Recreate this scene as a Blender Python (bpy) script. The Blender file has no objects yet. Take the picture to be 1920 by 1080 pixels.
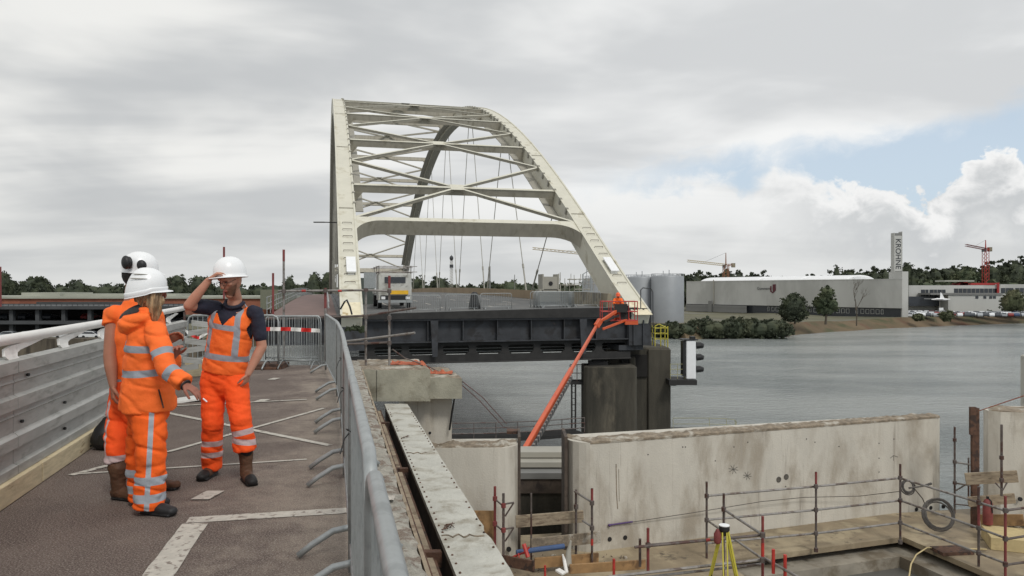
import bpy, math, random
from mathutils import Vector as V, Matrix, noise
R = math.radians
S = bpy.context.scene
COL = S.collection
F, CX, HY, ZC = 1400.0, 960.0, 543.0, 1.58     # focal length in photo pixels, principal column, horizon row, eye height

# ---------------------------------------------------------------- camera
cd = bpy.data.cameras.new('camera'); cam = bpy.data.objects.new('camera', cd); COL.objects.link(cam)
cam.location = (0, 0, ZC); cam.rotation_euler = (R(90), 0, 0)
cd.sensor_width = 36; cd.lens = 36*F/1920; cd.shift_y = 3/1920
cd.clip_start = .05; cd.clip_end = 6000
S.camera = cam
S.view_settings.view_transform = 'Standard'; S.view_settings.look = 'None'
S.view_settings.gamma = 1; S.view_settings.exposure = 0.12

# ---------------------------------------------------------------- node helper
class NT:
    def __init__(s, tree): s.t = tree; s.n = tree.nodes; s.l = tree.links
    def put(s, node, idx, v):
        i = node.inputs[idx]
        if hasattr(v, 'is_output') or isinstance(v, bpy.types.NodeSocket): s.l.new(v, i)
        elif v is not None:
            try: i.default_value = v
            except Exception: i.default_value = (*v, 1)
    def m(s, op, a, b=None, c=None):
        n = s.n.new('ShaderNodeMath'); n.operation = op
        s.put(n, 0, a); s.put(n, 1, b); s.put(n, 2, c); return n.outputs[0]
    def sm(s, x, a, b):
        n = s.n.new('ShaderNodeMapRange'); n.interpolation_type = 'SMOOTHSTEP'
        s.put(n, 0, x); s.put(n, 1, a); s.put(n, 2, b); return n.outputs[0]
    def mix(s, f, a, b):
        n = s.n.new('ShaderNodeMix'); n.data_type = 'RGBA'
        s.put(n, 0, f); s.put(n, 6, a if not isinstance(a, tuple) or len(a) == 4 else (*a, 1)); s.put(n, 7, b if not isinstance(b, tuple) or len(b) == 4 else (*b, 1)); return n.outputs[2]
    def noise(s, vec, scale, detail=4, rough=.55, dist=0):
        n = s.n.new('ShaderNodeTexNoise'); n.noise_dimensions = '3D'
        s.put(n, 'Vector', vec); s.put(n, 'Scale', scale); s.put(n, 'Detail', detail); s.put(n, 'Roughness', rough); s.put(n, 'Distortion', dist)
        return n.outputs[0]
    def comb(s, x, y, z):
        n = s.n.new('ShaderNodeCombineXYZ'); s.put(n, 0, x); s.put(n, 1, y); s.put(n, 2, z); return n.outputs[0]
    def sep(s, v):
        n = s.n.new('ShaderNodeSeparateXYZ'); s.put(n, 0, v); return n.outputs
    def mapv(s, vec, sc, rot=(0, 0, 0)):
        n = s.n.new('ShaderNodeMapping'); s.put(n, 'Vector', vec); n.inputs['Scale'].default_value = sc; n.inputs['Rotation'].default_value = rot
        return n.outputs[0]

# ---------------------------------------------------------------- sky: broken cloud over a Nishita sky
SUN_EL, SUN_AZ = R(48), R(-25)
W = bpy.data.worlds.new("World"); S.world = W; W.use_nodes = True
T = NT(W.node_tree); T.n.clear()
tc = T.n.new('ShaderNodeTexCoord').outputs['Generated']
x, y, z = T.sep(tc)
el = T.m('ARCSINE', z)
az = T.m('ARCTAN2', x, y)
zz = T.m('ADD', T.m('MAXIMUM', z, 0), .16)
q = T.comb(T.m('DIVIDE', x, zz), T.m('DIVIDE', y, zz), 0)
qs = T.mapv(q, (.55, 1.25, 1), (0, 0, R(-18)))
n1 = T.noise(qs, .75, 5, .5, .35)
n2 = T.noise(T.mapv(tc, (2.2, 2.2, 7.5)), 1.6, 4, .5, .3)
n3 = T.noise(T.mapv(tc, (9, 9, 13)), 1.9, 7, .56, .5)
nb = T.noise(T.mapv(tc, (30, 30, 34)), 1.3, 7, .55, .4)
st = T.m('ADD', T.m('MULTIPLY', n1, .62), T.m('MULTIPLY', n2, .38))
f = T.sm(st, .41, .585)
west = T.sm(az, -.55, .35)
dark = T.mix(west, (.505, .520, .530), (.600, .614, .624))
lite = T.mix(west, (.790, .790, .770), (.840, .846, .842))
strat = T.mix(f, dark, lite)
# lower haze veil near the horizon
veil = T.sm(el, .16, .01)
strat = T.mix(T.m('MULTIPLY', veil, .62), strat, T.mix(T.sm(n2, .40, .62), (.520, .535, .535), (.620, .630, .622)))
# gap of blue to the right, cumulus below it
nn = T.m('SUBTRACT', n3, .5); nbb = T.m('SUBTRACT', nb, .5)
up = T.m('ADD', T.m('MULTIPLY_ADD', az, .095, .147), T.m('ADD', T.m('MULTIPLY', nn, .055), T.m('MULTIPLY', nbb, .018)))
def bump(c, w, h):
    d = T.m('DIVIDE', T.m('SUBTRACT', az, c), w)
    d2 = T.m('MULTIPLY', d, d); return T.m('MULTIPLY', T.m('EXPONENT', T.m('MULTIPLY', T.m('POWER', d2, 1.7), -1)), h)
low = T.m('ADD', bump(.352, .036, .044), T.m('ADD', bump(.572, .040, .050), T.m('ADD', bump(.440, .055, .030), bump(.21, .12, .026))))
low = T.m('ADD', low, T.m('ADD', .094, T.m('ADD', T.m('MULTIPLY', nn, .085), T.m('MULTIPLY', nbb, .060))))
soft = T.m('MULTIPLY_ADD', T.sm(az, .30, .44), -.034, .041)
gap = T.m('MULTIPLY', T.sm(T.m('SUBTRACT', up, el), -.012, .026), T.sm(T.m('DIVIDE', T.m('SUBTRACT', el, low), soft), -.1, 1))
gap = T.m('MULTIPLY', gap, T.sm(az, .05, .26))
under = T.m('SUBTRACT', low, el)
cum = T.m('MULTIPLY', T.sm(under, -.001, .007), T.m('MULTIPLY', T.sm(az, .27, .47), .92))
cc = T.mix(T.sm(T.m('ADD', under, T.m('ADD', T.m('MULTIPLY', nn, .09), T.m('MULTIPLY', nbb, .05))), .0, .062), (.84, .84, .835), (.530, .548, .560))
cc = T.mix(T.sm(under, .045, .11), cc, strat)
sky = T.n.new('ShaderNodeTexSky'); sky.sky_type = 'NISHITA'; sky.sun_disc = False
sky.sun_elevation = SUN_EL; sky.sun_rotation = math.pi - SUN_AZ
sks = T.n.new('ShaderNodeVectorMath'); sks.operation = 'SCALE'; T.put(sks, 0, sky.outputs[0]); sks.inputs['Scale'].default_value = .10
blue = T.mix(.78, sks.outputs[0], (.545, .640, .735))
col = T.mix(cum, strat, cc)
col = T.mix(T.m('MULTIPLY', gap, .95), col, blue)
col = T.mix(T.sm(el, -.02, -.12), col, (.20, .205, .20))
bg = T.n.new('ShaderNodeBackground'); T.put(bg, 0, col); bg.inputs[1].default_value = 1.0
wo = T.n.new('ShaderNodeOutputWorld'); T.l.new(bg.outputs[0], wo.inputs[0])

sl = bpy.data.lights.new('sun', 'SUN'); so = bpy.data.objects.new('sun', sl); COL.objects.link(so)
sl.energy = 1.35; sl.angle = R(14); sl.color = (1, .965, .90)
# the sun stands high behind the camera, a little to its left
so.rotation_euler = V((-math.sin(SUN_AZ+math.pi)*math.cos(SUN_EL), -math.cos(SUN_AZ+math.pi)*math.cos(SUN_EL), -math.sin(SUN_EL))).to_track_quat('-Z', 'Y').to_euler()

# ---------------------------------------------------------------- materials
def L(r, g, b):
    g_ = lambda c: ((c/255+.055)/1.055)**2.4 if c > 10 else c/255/12.92
    return (g_(r), g_(g), g_(b))
def mat(name, c, rough=.6, metal=0, var=.12, sc=3.0, c2=None, c2s=1.0, thr=(.5, .62), stretch=None, bump=0, bs=40, spec=.5, fine=0, c3=None, c3s=3, thr3=(.6, .66), st3=None):
    m_ = bpy.data.materials.new(name); m_.use_nodes = True
    t = NT(m_.node_tree); b = t.n['Principled BSDF']
    o = t.n.new('ShaderNodeTexCoord').outputs['Object']
    base = (*c, 1)
    ov = t.mapv(o, stretch) if stretch else o
    n = t.noise(ov, sc, 5, .6)
    lo = tuple(v*(1-var) for v in c); hi = tuple(min(1, v*(1+var)) for v in c)
    colr = t.mix(t.sm(n, .3, .7), lo, hi)
    if c2: colr = t.mix(t.sm(t.noise(ov, c2s, 6, .62, .3), *thr), colr, c2)
    if c3: colr = t.mix(t.sm(t.noise(t.mapv(o, st3) if st3 else o, c3s, 6, .65, .2), *thr3), colr, c3)
    if fine:
        g = t.noise(o, 160, 2, .6)
        colr = t.mix(t.m('MULTIPLY', t.sm(g, .35, .7), fine), colr, tuple(min(1, v*1.9+.05) for v in c))
    t.put(b, 'Base Color', colr)
    b.inputs['Roughness'].default_value = rough; b.inputs['Metallic'].default_value = metal
    b.inputs['Specular IOR Level'].default_value = spec
    if bump:
        bn = t.n.new('ShaderNodeBump'); bn.inputs['Strength'].default_value = bump; bn.inputs['Distance'].default_value = .02
        t.put(bn, 'Height', t.noise(o, bs, 6, .65)); t.l.new(bn.outputs[0], b.inputs['Normal'])
    return m_
def attr_mat(name, base, layers, rough=.7, bump=.25, bs=60, var=.1, spec=.3):
    """cloth or skin: layers = [(attribute, colour, softness, roughness)] lie where the vertex attribute is above 0"""
    m_ = bpy.data.materials.new(name); m_.use_nodes = True
    t = NT(m_.node_tree); b = t.n['Principled BSDF']
    o = t.n.new('ShaderNodeTexCoord').outputs['Object']
    n = t.noise(o, 7, 5, .6)
    c = t.mix(t.sm(n, .3, .7), tuple(v*(1-var) for v in base), tuple(min(1, v*(1+var)) for v in base))
    for an, cl, soft in layers:
        a = t.n.new('ShaderNodeAttribute'); a.attribute_name = an
        c = t.mix(t.sm(a.outputs['Fac'], -soft, soft), c, cl)
    t.put(b, 'Base Color', c); b.inputs['Roughness'].default_value = rough; b.inputs['Specular IOR Level'].default_value = spec
    if bump:
        bn = t.n.new('ShaderNodeBump'); bn.inputs['Strength'].default_value = bump; bn.inputs['Distance'].default_value = .01
        t.put(bn, 'Height', t.noise(o, bs, 4, .6)); t.l.new(bn.outputs[0], b.inputs['Normal'])
    return m_

M = {}
def deckmat():
    m_ = bpy.data.materials.new('worn deck asphalt'); m_.use_nodes = True; t = NT(m_.node_tree); b = t.n['Principled BSDF']
    o = t.n.new('ShaderNodeTexCoord').outputs['Object']; sx = t.sep(o)
    n1_ = t.noise(o, 1.1, 7, .66, .4); n2_ = t.noise(o, 5, 6, .7); n3_ = t.noise(o, 95, 4, .75); n4_ = t.noise(o, 38, 5, .7)
    off = t.m('ADD', t.m('MULTIPLY', sx[1], .236), sx[0])       # distance from the right edge line
    c = t.mix(t.sm(n1_, .35, .65), L(84, 70, 66), L(104, 90, 84))
    worn = t.m('ADD', t.m('MULTIPLY', n1_, .75), t.m('ADD', t.m('MULTIPLY', n2_, .45), t.m('MULTIPLY', off, .21)))
    c = t.mix(t.sm(worn, .36, .72), c, L(146, 134, 122))
    c = t.mix(t.m('MULTIPLY', t.sm(n4_, .50, .74), .55), c, L(66, 56, 52))
    c = t.mix(t.m('MULTIPLY', t.sm(n3_, .46, .66), .62), c, L(182, 174, 162))
    c = t.mix(t.m('MULTIPLY', t.sm(t.noise(o, 130, 3, .8), .56, .70), .6), c, L(52, 44, 42))
    t.put(b, 'Base Color', c); b.inputs['Roughness'].default_value = .9; b.inputs['Specular IOR Level'].default_value = .3
    bn = t.n.new('ShaderNodeBump'); bn.inputs['Strength'].default_value = .7; bn.inputs['Distance'].default_value = .012
    t.put(bn, 'Height', t.m('ADD', n3_, t.m('MULTIPLY', n4_, .8))); t.l.new(bn.outputs[0], b.inputs['Normal'])
    return m_
M['deck'] = deckmat()
M['rubble'] = mat('broken concrete edge', L(150, 146, 136), .95, var=.3, sc=9, c2=L(108, 92, 80), c2s=6, thr=(.48, .58), bump=1.0, bs=30, fine=.3)
M['marking'] = mat('worn white road paint', L(186, 181, 171), .8, var=.10, sc=14, c2=L(128, 118, 110), c2s=20, thr=(.54, .63), bump=.3, bs=120)
M['galv'] = mat('galvanised steel', L(162, 166, 166), .45, .40, var=.08, sc=9, c2=L(144, 148, 148), c2s=14, thr=(.45, .7))
M['alu'] = mat('weathered aluminium profile', L(176, 176, 172), .5, .35, var=.10, sc=3, c2=L(148, 148, 143), c2s=4, thr=(.5, .72), stretch=(1, 1, 4), c3=L(92, 88, 82), c3s=9, thr3=(.70, .76))
M['whitemetal'] = mat('white painted rail', L(226, 224, 220), .4, 0, var=.04, sc=4, c2=L(196, 192, 188), c2s=3, thr=(.58, .75))
M['timber'] = mat('pine timber', L(196, 182, 150), .8, var=.14, sc=5, stretch=(1, 1, 6), c2=L(140, 118, 86), c2s=3, thr=(.60, .72), bump=.3)
M['oldwood'] = mat('grey scaffold board', L(150, 136, 116), .85, var=.2, sc=6, stretch=(1, 1, 5), c2=L(112, 96, 80), c2s=4, thr=(.5, .65), bump=.3)
M['paleyellow'] = mat('faded yellow rail paint', L(158, 154, 112), .6)
M['ply'] = mat('pale plywood', L(190, 172, 128), .75, var=.1, sc=5, c2=L(170, 150, 112), c2s=3, thr=(.58, .7))
M['brownply'] = mat('brown shuttering board', L(150, 118, 80), .7, var=.2, sc=5, c2=L(108, 82, 56), c2s=3, thr=(.5, .65))
M['conc'] = mat('stained concrete', L(194, 189, 178), .9, var=.08, sc=1.1, c2=L(160, 151, 137), c2s=.9, thr=(.46, .70), stretch=(1.3, 1.3, .55), bump=.4, bs=26, c3=L(160, 153, 142), c3s=2.4, thr3=(.56, .72), st3=(3.4, 3.4, .22))
M['concgreen'] = mat('mossy pale concrete', L(158, 155, 140), .9, var=.14, sc=3, c2=L(116, 110, 94), c2s=2, thr=(.50, .72), bump=.5, bs=30)
M['rubblebrown'] = mat('broken brown concrete top', L(134, 122, 106), .95, var=.3, sc=7, c2=L(176, 170, 158), c2s=2.5, thr=(.50, .62), bump=1, bs=30)
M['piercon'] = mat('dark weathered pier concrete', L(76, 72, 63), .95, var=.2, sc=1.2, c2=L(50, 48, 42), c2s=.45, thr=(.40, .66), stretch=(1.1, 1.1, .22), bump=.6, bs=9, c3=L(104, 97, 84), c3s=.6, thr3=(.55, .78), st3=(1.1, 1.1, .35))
M['slab'] = mat('wet construction floor', L(138, 124, 102), .62, var=.16, sc=1.6, c2=L(166, 152, 126), c2s=1.0, thr=(.48, .62), bump=.3, bs=18, c3=L(96, 86, 72), c3s=2.2, thr3=(.58, .68))
M['kerbconc'] = mat('damp kerb concrete', L(146, 139, 126), .85, var=.15, sc=2, c2=L(112, 102, 86), c2s=1.6, thr=(.46, .64), bump=.4, bs=20)
M['pitwater'] = mat('grey pit floor', L(92, 91, 88), .35, var=.06, sc=1)
M['darkhole'] = mat('dark recess', L(30, 28, 26), .9)
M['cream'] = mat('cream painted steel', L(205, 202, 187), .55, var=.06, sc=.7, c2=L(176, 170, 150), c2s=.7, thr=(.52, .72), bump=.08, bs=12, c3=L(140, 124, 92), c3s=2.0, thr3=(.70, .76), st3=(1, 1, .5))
M['creamrust'] = mat('rust stained cream steel', L(222, 212, 184), .6, var=.08, sc=2, c2=L(170, 146, 100), c2s=1.6, thr=(.56, .70), c3=L(96, 70, 44), c3s=2.6, thr3=(.66, .72))
M['web'] = mat('streaked shade-tone steel', L(166, 161, 147), .6, var=.08, sc=1.0, stretch=(2, 2, .4), c2=L(132, 126, 110), c2s=.8, thr=(.50, .75))  # darker tone carries the shade on down-facing sides of the cream beams
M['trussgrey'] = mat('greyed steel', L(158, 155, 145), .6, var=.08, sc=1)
M['dksteel'] = mat('dark grey bridge steel', L(56, 58, 62), .6, .1, var=.25, sc=1.1, c2=L(42, 41, 42), c2s=1, thr=(.5, .62), c3=L(88, 74, 66), c3s=1.6, thr3=(.66, .74))
M['black'] = mat('black plastic', L(30, 30, 31), .5, var=.15)
M['blacksteel'] = mat('grimy black steel', L(38, 37, 36), .7, var=.3, sc=2)
M['rust'] = mat('rusty brown steel', L(92, 66, 52), .85, var=.25, sc=8, c2=L(60, 46, 40), c2s=6, thr=(.5, .6), bump=.4)
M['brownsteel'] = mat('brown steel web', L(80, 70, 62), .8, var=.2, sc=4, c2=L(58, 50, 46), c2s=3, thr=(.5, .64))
M['beamwhite'] = mat('chalky white flange', L(190, 189, 180), .85, var=.08, sc=3, c2=L(150, 144, 130), c2s=2.8, thr=(.47, .68), bump=.7, bs=24, c3=L(120, 104, 82), c3s=3.4, thr3=(.68, .73))
M['scaf'] = mat('scaffold tube steel', L(140, 136, 132), .5, .35, var=.2, sc=7, c2=L(104, 92, 84), c2s=4, thr=(.5, .62))
M['scafdark'] = mat('brown scaffold tube', L(98, 90, 86), .6, .25, var=.25, sc=7, c2=L(82, 58, 52), c2s=3, thr=(.5, .6))
M['truckpaint'] = mat('dirty white truck paint', L(186, 186, 180), .5, var=.1, sc=1.5, c2=L(140, 138, 130), c2s=1.2)
M['red'] = mat('red paint', L(178, 54, 46), .5, var=.15, sc=6, c2=L(150, 52, 48), c2s=4)
M['redrust'] = mat('faded red scaffold end', L(122, 58, 56), .6, var=.2, sc=6)
M['lift'] = mat('orange red lift paint', L(200, 88, 48), .45, var=.07, sc=2, c2=L(186, 66, 40), c2s=2, thr=(.55, .7))
M['yellow'] = mat('yellow paint', L(192, 182, 70), .5, var=.1)
M['plate'] = mat('yellow plate', L(226, 176, 40), .5)
M['white'] = mat('white plastic', L(232, 233, 234), .35, var=.03)
M['helmet'] = mat('white helmet shell', L(236, 237, 238), .3, var=.02)
M['glass'] = mat('dark glass', L(34, 40, 46), .12, 0, var=.1, spec=.8)
M['asphalt'] = mat('bridge road asphalt', L(96, 97, 97), .9, var=.1, sc=.6, c2=L(116, 114, 110), c2s=.4, thr=(.5, .7))
M['redpath'] = mat('red cycle path', L(122, 102, 97), .9, var=.12, sc=1)
M['tan'] = mat('tan barrier', L(146, 128, 104), .85, var=.12, sc=.3)
M['barrierconc'] = mat('dirty concrete barrier', L(132, 124, 106), .9, var=.15, sc=.9, c2=L(100, 94, 82), c2s=.7)
M['orangetarp'] = mat('orange netting', L(182, 98, 68), .8, var=.2, sc=10, c2=L(150, 84, 60), c2s=9, bump=.8)
M['rope'] = mat('reddish rope', L(140, 112, 106), .8)
M['cable'] = mat('dark cable', L(70, 66, 62), .6, var=.2)
M['bluepipe'] = mat('blue pipe', L(60, 84, 124), .5)
M['purple'] = mat('purple strap', L(84, 62, 110), .7)
M['blue'] = mat('dark blue paint', L(40, 60, 96), .5)
M['bark'] = mat('bark', L(84, 76, 66), .9, var=.2)
M['skinm'] = None
# ---------------------------------------------------------------- geometry helpers
def P(px, py, Y): return V(((px-CX)/F*Y, Y, ZC-(py-HY)/F*Y))
def G(px, py, z=0.0): return P(px, py, (ZC-z)*F/(py-HY))
def D(off, Y, z, v=630): return V(((v-CX)/F*Y+off, Y, z))            # along the deck: off metres right of the line to vanishing column v
ORG = {}
class MB:
    def __init__(s): s.v = []; s.f = []; s.mi = []; s.cur = 0
    def add(s, vs, fs):
        b = len(s.v); s.v += [V(p) for p in vs]; s.f += [tuple(i+b for i in f) for f in fs]; s.mi += [s.cur]*len(fs)
    def hexa(s, p):  # 8 points, bottom loop then top loop
        s.add(p, [(3, 2, 1, 0), (4, 5, 6, 7), (0, 1, 5, 4), (1, 2, 6, 5), (2, 3, 7, 6), (3, 0, 4, 7)])
    def box(s, a, b):
        x0, y0, z0 = a; x1, y1, z1 = b
        s.hexa([(x0, y0, z0), (x1, y0, z0), (x1, y1, z0), (x0, y1, z0), (x0, y0, z1), (x1, y0, z1), (x1, y1, z1), (x0, y1, z1)])
    def obox(s, o, u, w, h, a0, a1, b0, b1, c0, c1):  # box in frame o,(u,w,h)
        q = lambda a, b, c: o+u*a+w*b+h*c
        s.hexa([q(a0, b0, c0), q(a1, b0, c0), q(a1, b1, c0), q(a0, b1, c0), q(a0, b0, c1), q(a1, b0, c1), q(a1, b1, c1), q(a0, b1, c1)])
    def beam(s, a, b, w, h, up=V((0, 0, 1))):  # bar of width w, height h from a to b
        a = V(a); b = V(b); d = (b-a); l = d.length; d.normalize()
        x = d.cross(up)
        if x.length < 1e-4: x = d.cross(V((1, 0, 0)))
        x.normalize(); u = x.cross(d).normalized()
        s.obox(a, d, x, u, 0, l, -w/2, w/2, -h/2, h/2)
    def cyl(s, a, b, r, n=10, r2=None): s.tube([a, b], r, n, r2=r2)
    def tube(s, pts, r, n=8, r2=None, caps=True, closed=False):
        pts = [V(p) for p in pts]; k = len(pts); base = len(s.v); prev = None; vs = []; fs = []
        for i, p in enumerate(pts):
            if closed: t = pts[(i+1) % k]-pts[i-1]
            else: t = pts[min(i+1, k-1)]-pts[max(i-1, 0)]
            t.normalize()
            if prev is None:
                x = t.cross(V((0, 0, 1)))
                if x.length < .05: x = t.cross(V((0, 1, 0)))
            else: x = prev-t*prev.dot(t)
            x.normalize(); prev = x; y_ = t.cross(x)
            rr = r[i] if isinstance(r, (list, tuple)) else (r if r2 is None else r+(r2-r)*i/(k-1))
            for j in range(n):
                a = 2*math.pi*j/n; vs.append(p+x*(math.cos(a)*rr)+y_*(math.sin(a)*rr))
        for i in range(k if closed else k-1):
            i2 = (i+1) % k
            for j in range(n): fs.append((i*n+j, i*n+(j+1) % n, i2*n+(j+1) % n, i2*n+j))
        if caps and not closed:
            fs.append(tuple(range(n-1, -1, -1))); fs.append(tuple((k-1)*n+j for j in range(n)))
        s.add(vs, fs)
    def rings(s, rs, caps=True):
        n = len(rs[0]); k = len(rs); vs = [p for r_ in rs for p in r_]; fs = []
        for i in range(k-1):
            for j in range(n): fs.append((i*n+j, i*n+(j+1) % n, (i+1)*n+(j+1) % n, (i+1)*n+j))
        if caps: fs.append(tuple(range(n-1, -1, -1))); fs.append(tuple((k-1)*n+j for j in range(n)))
        s.add(vs, fs)
    def prism(s, poly, d):  # flat polygon pushed along vector d
        n = len(poly); a = [V(p) for p in poly]; b = [p+V(d) for p in a]
        s.add(a+b, [tuple(range(n-1, -1, -1)), tuple(range(n, 2*n))]+[(i, (i+1) % n, (i+1) % n+n, i+n) for i in range(n)])
    def lathe(s, o, prof, n=20, ax=V((0, 0, 1)), caps=True):  # prof = [(r, h)]
        ax = V(ax).normalized(); x = ax.cross(V((0, 1, 0)));
        if x.length < .1: x = ax.cross(V((1, 0, 0)))
        x.normalize(); y_ = ax.cross(x)
        s.rings([[V(o)+ax*h+x*(math.cos(2*math.pi*j/n)*r)+y_*(math.sin(2*math.pi*j/n)*r) for j in range(n)] for r, h in prof], caps)
    def chain(s, pts, rad, side=V((1, 0, 0)), n=16, round_ends=True):
        """elliptical limb: rad[i] = (half width along side, half width across) or a number"""
        pts = [V(p) for p in pts]; k = len(pts)
        if not isinstance(side, list): side = [side]*k
        rs = []
        def ring(p, t, sd, a, b):
            x = V(sd)-t*V(sd).dot(t)
            if x.length < 1e-3: x = t.orthogonal()
            x.normalize(); y_ = t.cross(x).normalized()
            return [p+x*(math.cos(2*math.pi*j/n)*a)+y_*(math.sin(2*math.pi*j/n)*b) for j in range(n)]
        for i, p in enumerate(pts):
            if i == 0: t = pts[1]-p
            elif i == k-1: t = p-pts[-2]
            else: t = (pts[i+1]-p).normalized()+(p-pts[i-1]).normalized()
            t.normalize(); a, b = rad[i] if isinstance(rad[i], (tuple, list)) else (rad[i], rad[i])
            if i == 0 and (round_ends is True or (round_ends and round_ends[0])):
                m_ = min(a, b)
                for q_, sc_ in ((.95, .3), (.7, .71), (.35, .93)): rs.append(ring(p-t*m_*q_, t, side[i], a*sc_, b*sc_))
            rs.append(ring(p, t, side[i], a, b))
            if i == k-1 and (round_ends is True or (round_ends and round_ends[1])):
                m_ = min(a, b)
                for q_, sc_ in ((.35, .93), (.7, .71), (.95, .3)): rs.append(ring(p+t*m_*q_, t, side[i], a*sc_, b*sc_))
        s.rings(rs)
    def ball(s, c, r, n=12, m_=8, rot=None):
        rx, ry, rz = r if isinstance(r, (tuple, list)) else (r, r, r); rs = []
        for i in range(m_+1):
            th = math.pi*(.02+.96*i/m_)
            ring = [V((rx*math.sin(th)*math.cos(2*math.pi*j/n), ry*math.sin(th)*math.sin(2*math.pi*j/n), -rz*math.cos(th))) for j in range(n)]
            if rot is not None: ring = [rot @ p for p in ring]
            rs.append([V(c)+p for p in ring])
        s.rings(rs)
    def build(s, name, m_, parent=None, smooth=False, org=None):
        me = bpy.data.meshes.new(name)
        if parent is not None: o0 = ORG[parent.name]
        elif org is not None: o0 = V(org)
        else:
            xs = [p.x for p in s.v]; ys = [p.y for p in s.v]; zs = [p.z for p in s.v]
            o0 = V(((min(xs)+max(xs))/2, (min(ys)+max(ys))/2, min(zs)))
        me.from_pydata([p-o0 for p in s.v], [], s.f)
        ms = m_ if isinstance(m_, (list, tuple)) else [m_]
        for q in ms: me.materials.append(M[q] if isinstance(q, str) else q)
        if len(ms) > 1: me.polygons.foreach_set('material_index', s.mi)
        if smooth: me.shade_smooth()
        me.update()
        o = bpy.data.objects.new(name, me); COL.objects.link(o)
        if parent is not None: o.parent = parent
        else: o.location = o0
        ORG[o.name] = o0
        return o
def bevel(o, w=.01, seg=1):
    b = o.modifiers.new('bevel', 'BEVEL'); b.width = w; b.segments = seg; b.limit_method = 'ANGLE'; return o
def autosmooth(o):
    me = o.data; me.shade_smooth()
    try:
        me.set_sharp_from_angle(angle=R(40))
    except Exception: pass
    return o
def tag(o, label=None, cat=None, group=None, kind=None):
    if label: o['label'] = label
    if cat: o['category'] = cat
    if group: o['group'] = group
    if kind: o['kind'] = kind
    return o
def thing(name, label, cat, loc=(0, 0, 0), group=None):
    o = bpy.data.objects.new(name, None); COL.objects.link(o); o.location = loc; o.empty_display_size = .2
    ORG[o.name] = V(loc); return tag(o, label, cat, group)
def kids(o): return [c for c in bpy.data.objects if c.parent == o]
def dup(root, loc, rotz=0, label=None, scale=None, group=None):
    def cp(o, par):
        c = o.copy(); COL.objects.link(c)
        if par is not None: c.parent = par
        for ch in kids(o): cp(ch, c)
        return c
    r_ = cp(root, None); r_.location = loc; r_.rotation_euler = (0, 0, rotz)
    if scale: r_.scale = scale if isinstance(scale, (tuple, list)) else (scale,)*3
    if label: r_['label'] = label
    if group: r_['group'] = group
    return r_
def struct(mb, name, m_, org=(0, 0, 0)): return tag(mb.build(name, m_, org=org), kind='structure')
def remeshed(mb, name, m_, parent, voxel=.008, smooth=4, org=None, disp=None, attrs=None, fac=.5):
    """lofts joined into ONE continuous skin; disp(p, n) moves a point along its normal; attrs = {name: fn(world point)}"""
    o = mb.build(name+'_raw', m_, parent, org=org); o0 = ORG[o.name]
    r_ = o.modifiers.new('r', 'REMESH'); r_.mode = 'VOXEL'; r_.voxel_size = voxel
    sm_ = o.modifiers.new('s', 'SMOOTH'); sm_.factor = fac; sm_.iterations = smooth
    dg = bpy.context.evaluated_depsgraph_get()
    me = bpy.data.meshes.new_from_object(o.evaluated_get(dg))
    bpy.data.objects.remove(o)
    me.name = name
    if disp:
        ns = [v.normal.copy() for v in me.vertices]
        for v, n_ in zip(me.vertices, ns): v.co += n_*disp(v.co+o0, n_)
    for an, fn in (attrs or {}).items():
        a = me.attributes.new(an, 'FLOAT', 'POINT')
        a.data.foreach_set('value', [fn(v.co+o0) for v in me.vertices])
    me.materials.clear()
    me.materials.append(M[m_] if isinstance(m_, str) else m_); me.shade_smooth(); me.update()
    ob = bpy.data.objects.new(name, me); COL.objects.link(ob)
    if parent is not None: ob.parent = parent
    else: ob.location = o0
    ORG[ob.name] = o0
    return ob
def text_mesh(txt, size, o, xdir, ydir, m_, name, parent, depth=.03, align='CENTER'):
    cu = bpy.data.curves.new('t', 'FONT'); cu.body = txt; cu.size = size; cu.align_x = align; cu.align_y = 'CENTER'; cu.extrude = depth
    tmp = bpy.data.objects.new('t', cu); COL.objects.link(tmp)
    me = bpy.data.meshes.new_from_object(tmp.evaluated_get(bpy.context.evaluated_depsgraph_get())); bpy.data.objects.remove(tmp)
    x_ = V(xdir).normalized(); y_ = V(ydir).normalized(); z_ = x_.cross(y_); o0 = ORG[parent.name]
    for v in me.vertices: v.co = V(o)+x_*v.co.x+y_*v.co.y+z_*v.co.z-o0
    me.materials.clear(); me.materials.append(M[m_] if isinstance(m_, str) else m_); me.update()
    ob = bpy.data.objects.new(name, me); COL.objects.link(ob); ob.parent = parent; ORG[ob.name] = o0
    return ob
UP = V((0, 0, 1))
# ================================================================ SETTING: water, far banks
WZ = -12.0
wm = bpy.data.materials.new('river water'); wm.use_nodes = True
t = NT(wm.node_tree); b = t.n['Principled BSDF']
o_ = t.n.new('ShaderNodeTexCoord').outputs['Object']
b.inputs['Roughness'].default_value = .16; b.inputs['Specular IOR Level'].default_value = .5; b.inputs['IOR'].default_value = 1.33
t.put(b, 'Base Color', t.mix(t.sm(t.noise(t.mapv(o_, (.018, .05, 1)), 1.0, 4, .6), .35, .65), L(122, 128, 127), L(156, 160, 157)))
w1 = t.noise(t.mapv(o_, (.55, 1.1, 1), (0, 0, .25)), 1.0, 8, .68, .4); w2 = t.noise(t.mapv(o_, (.05, .12, 1), (0, 0, -.2)), 1.0, 4, .6)
bn = t.n.new('ShaderNodeBump'); bn.inputs['Strength'].default_value = 1.0; bn.inputs['Distance'].default_value = .48
t.put(bn, 'Height', t.m('MULTIPLY', w1, t.m('ADD', .35, t.m('MULTIPLY', w2, 1.3)))); t.l.new(bn.outputs[0], b.inputs['Normal'])
M['water'] = wm
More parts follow.
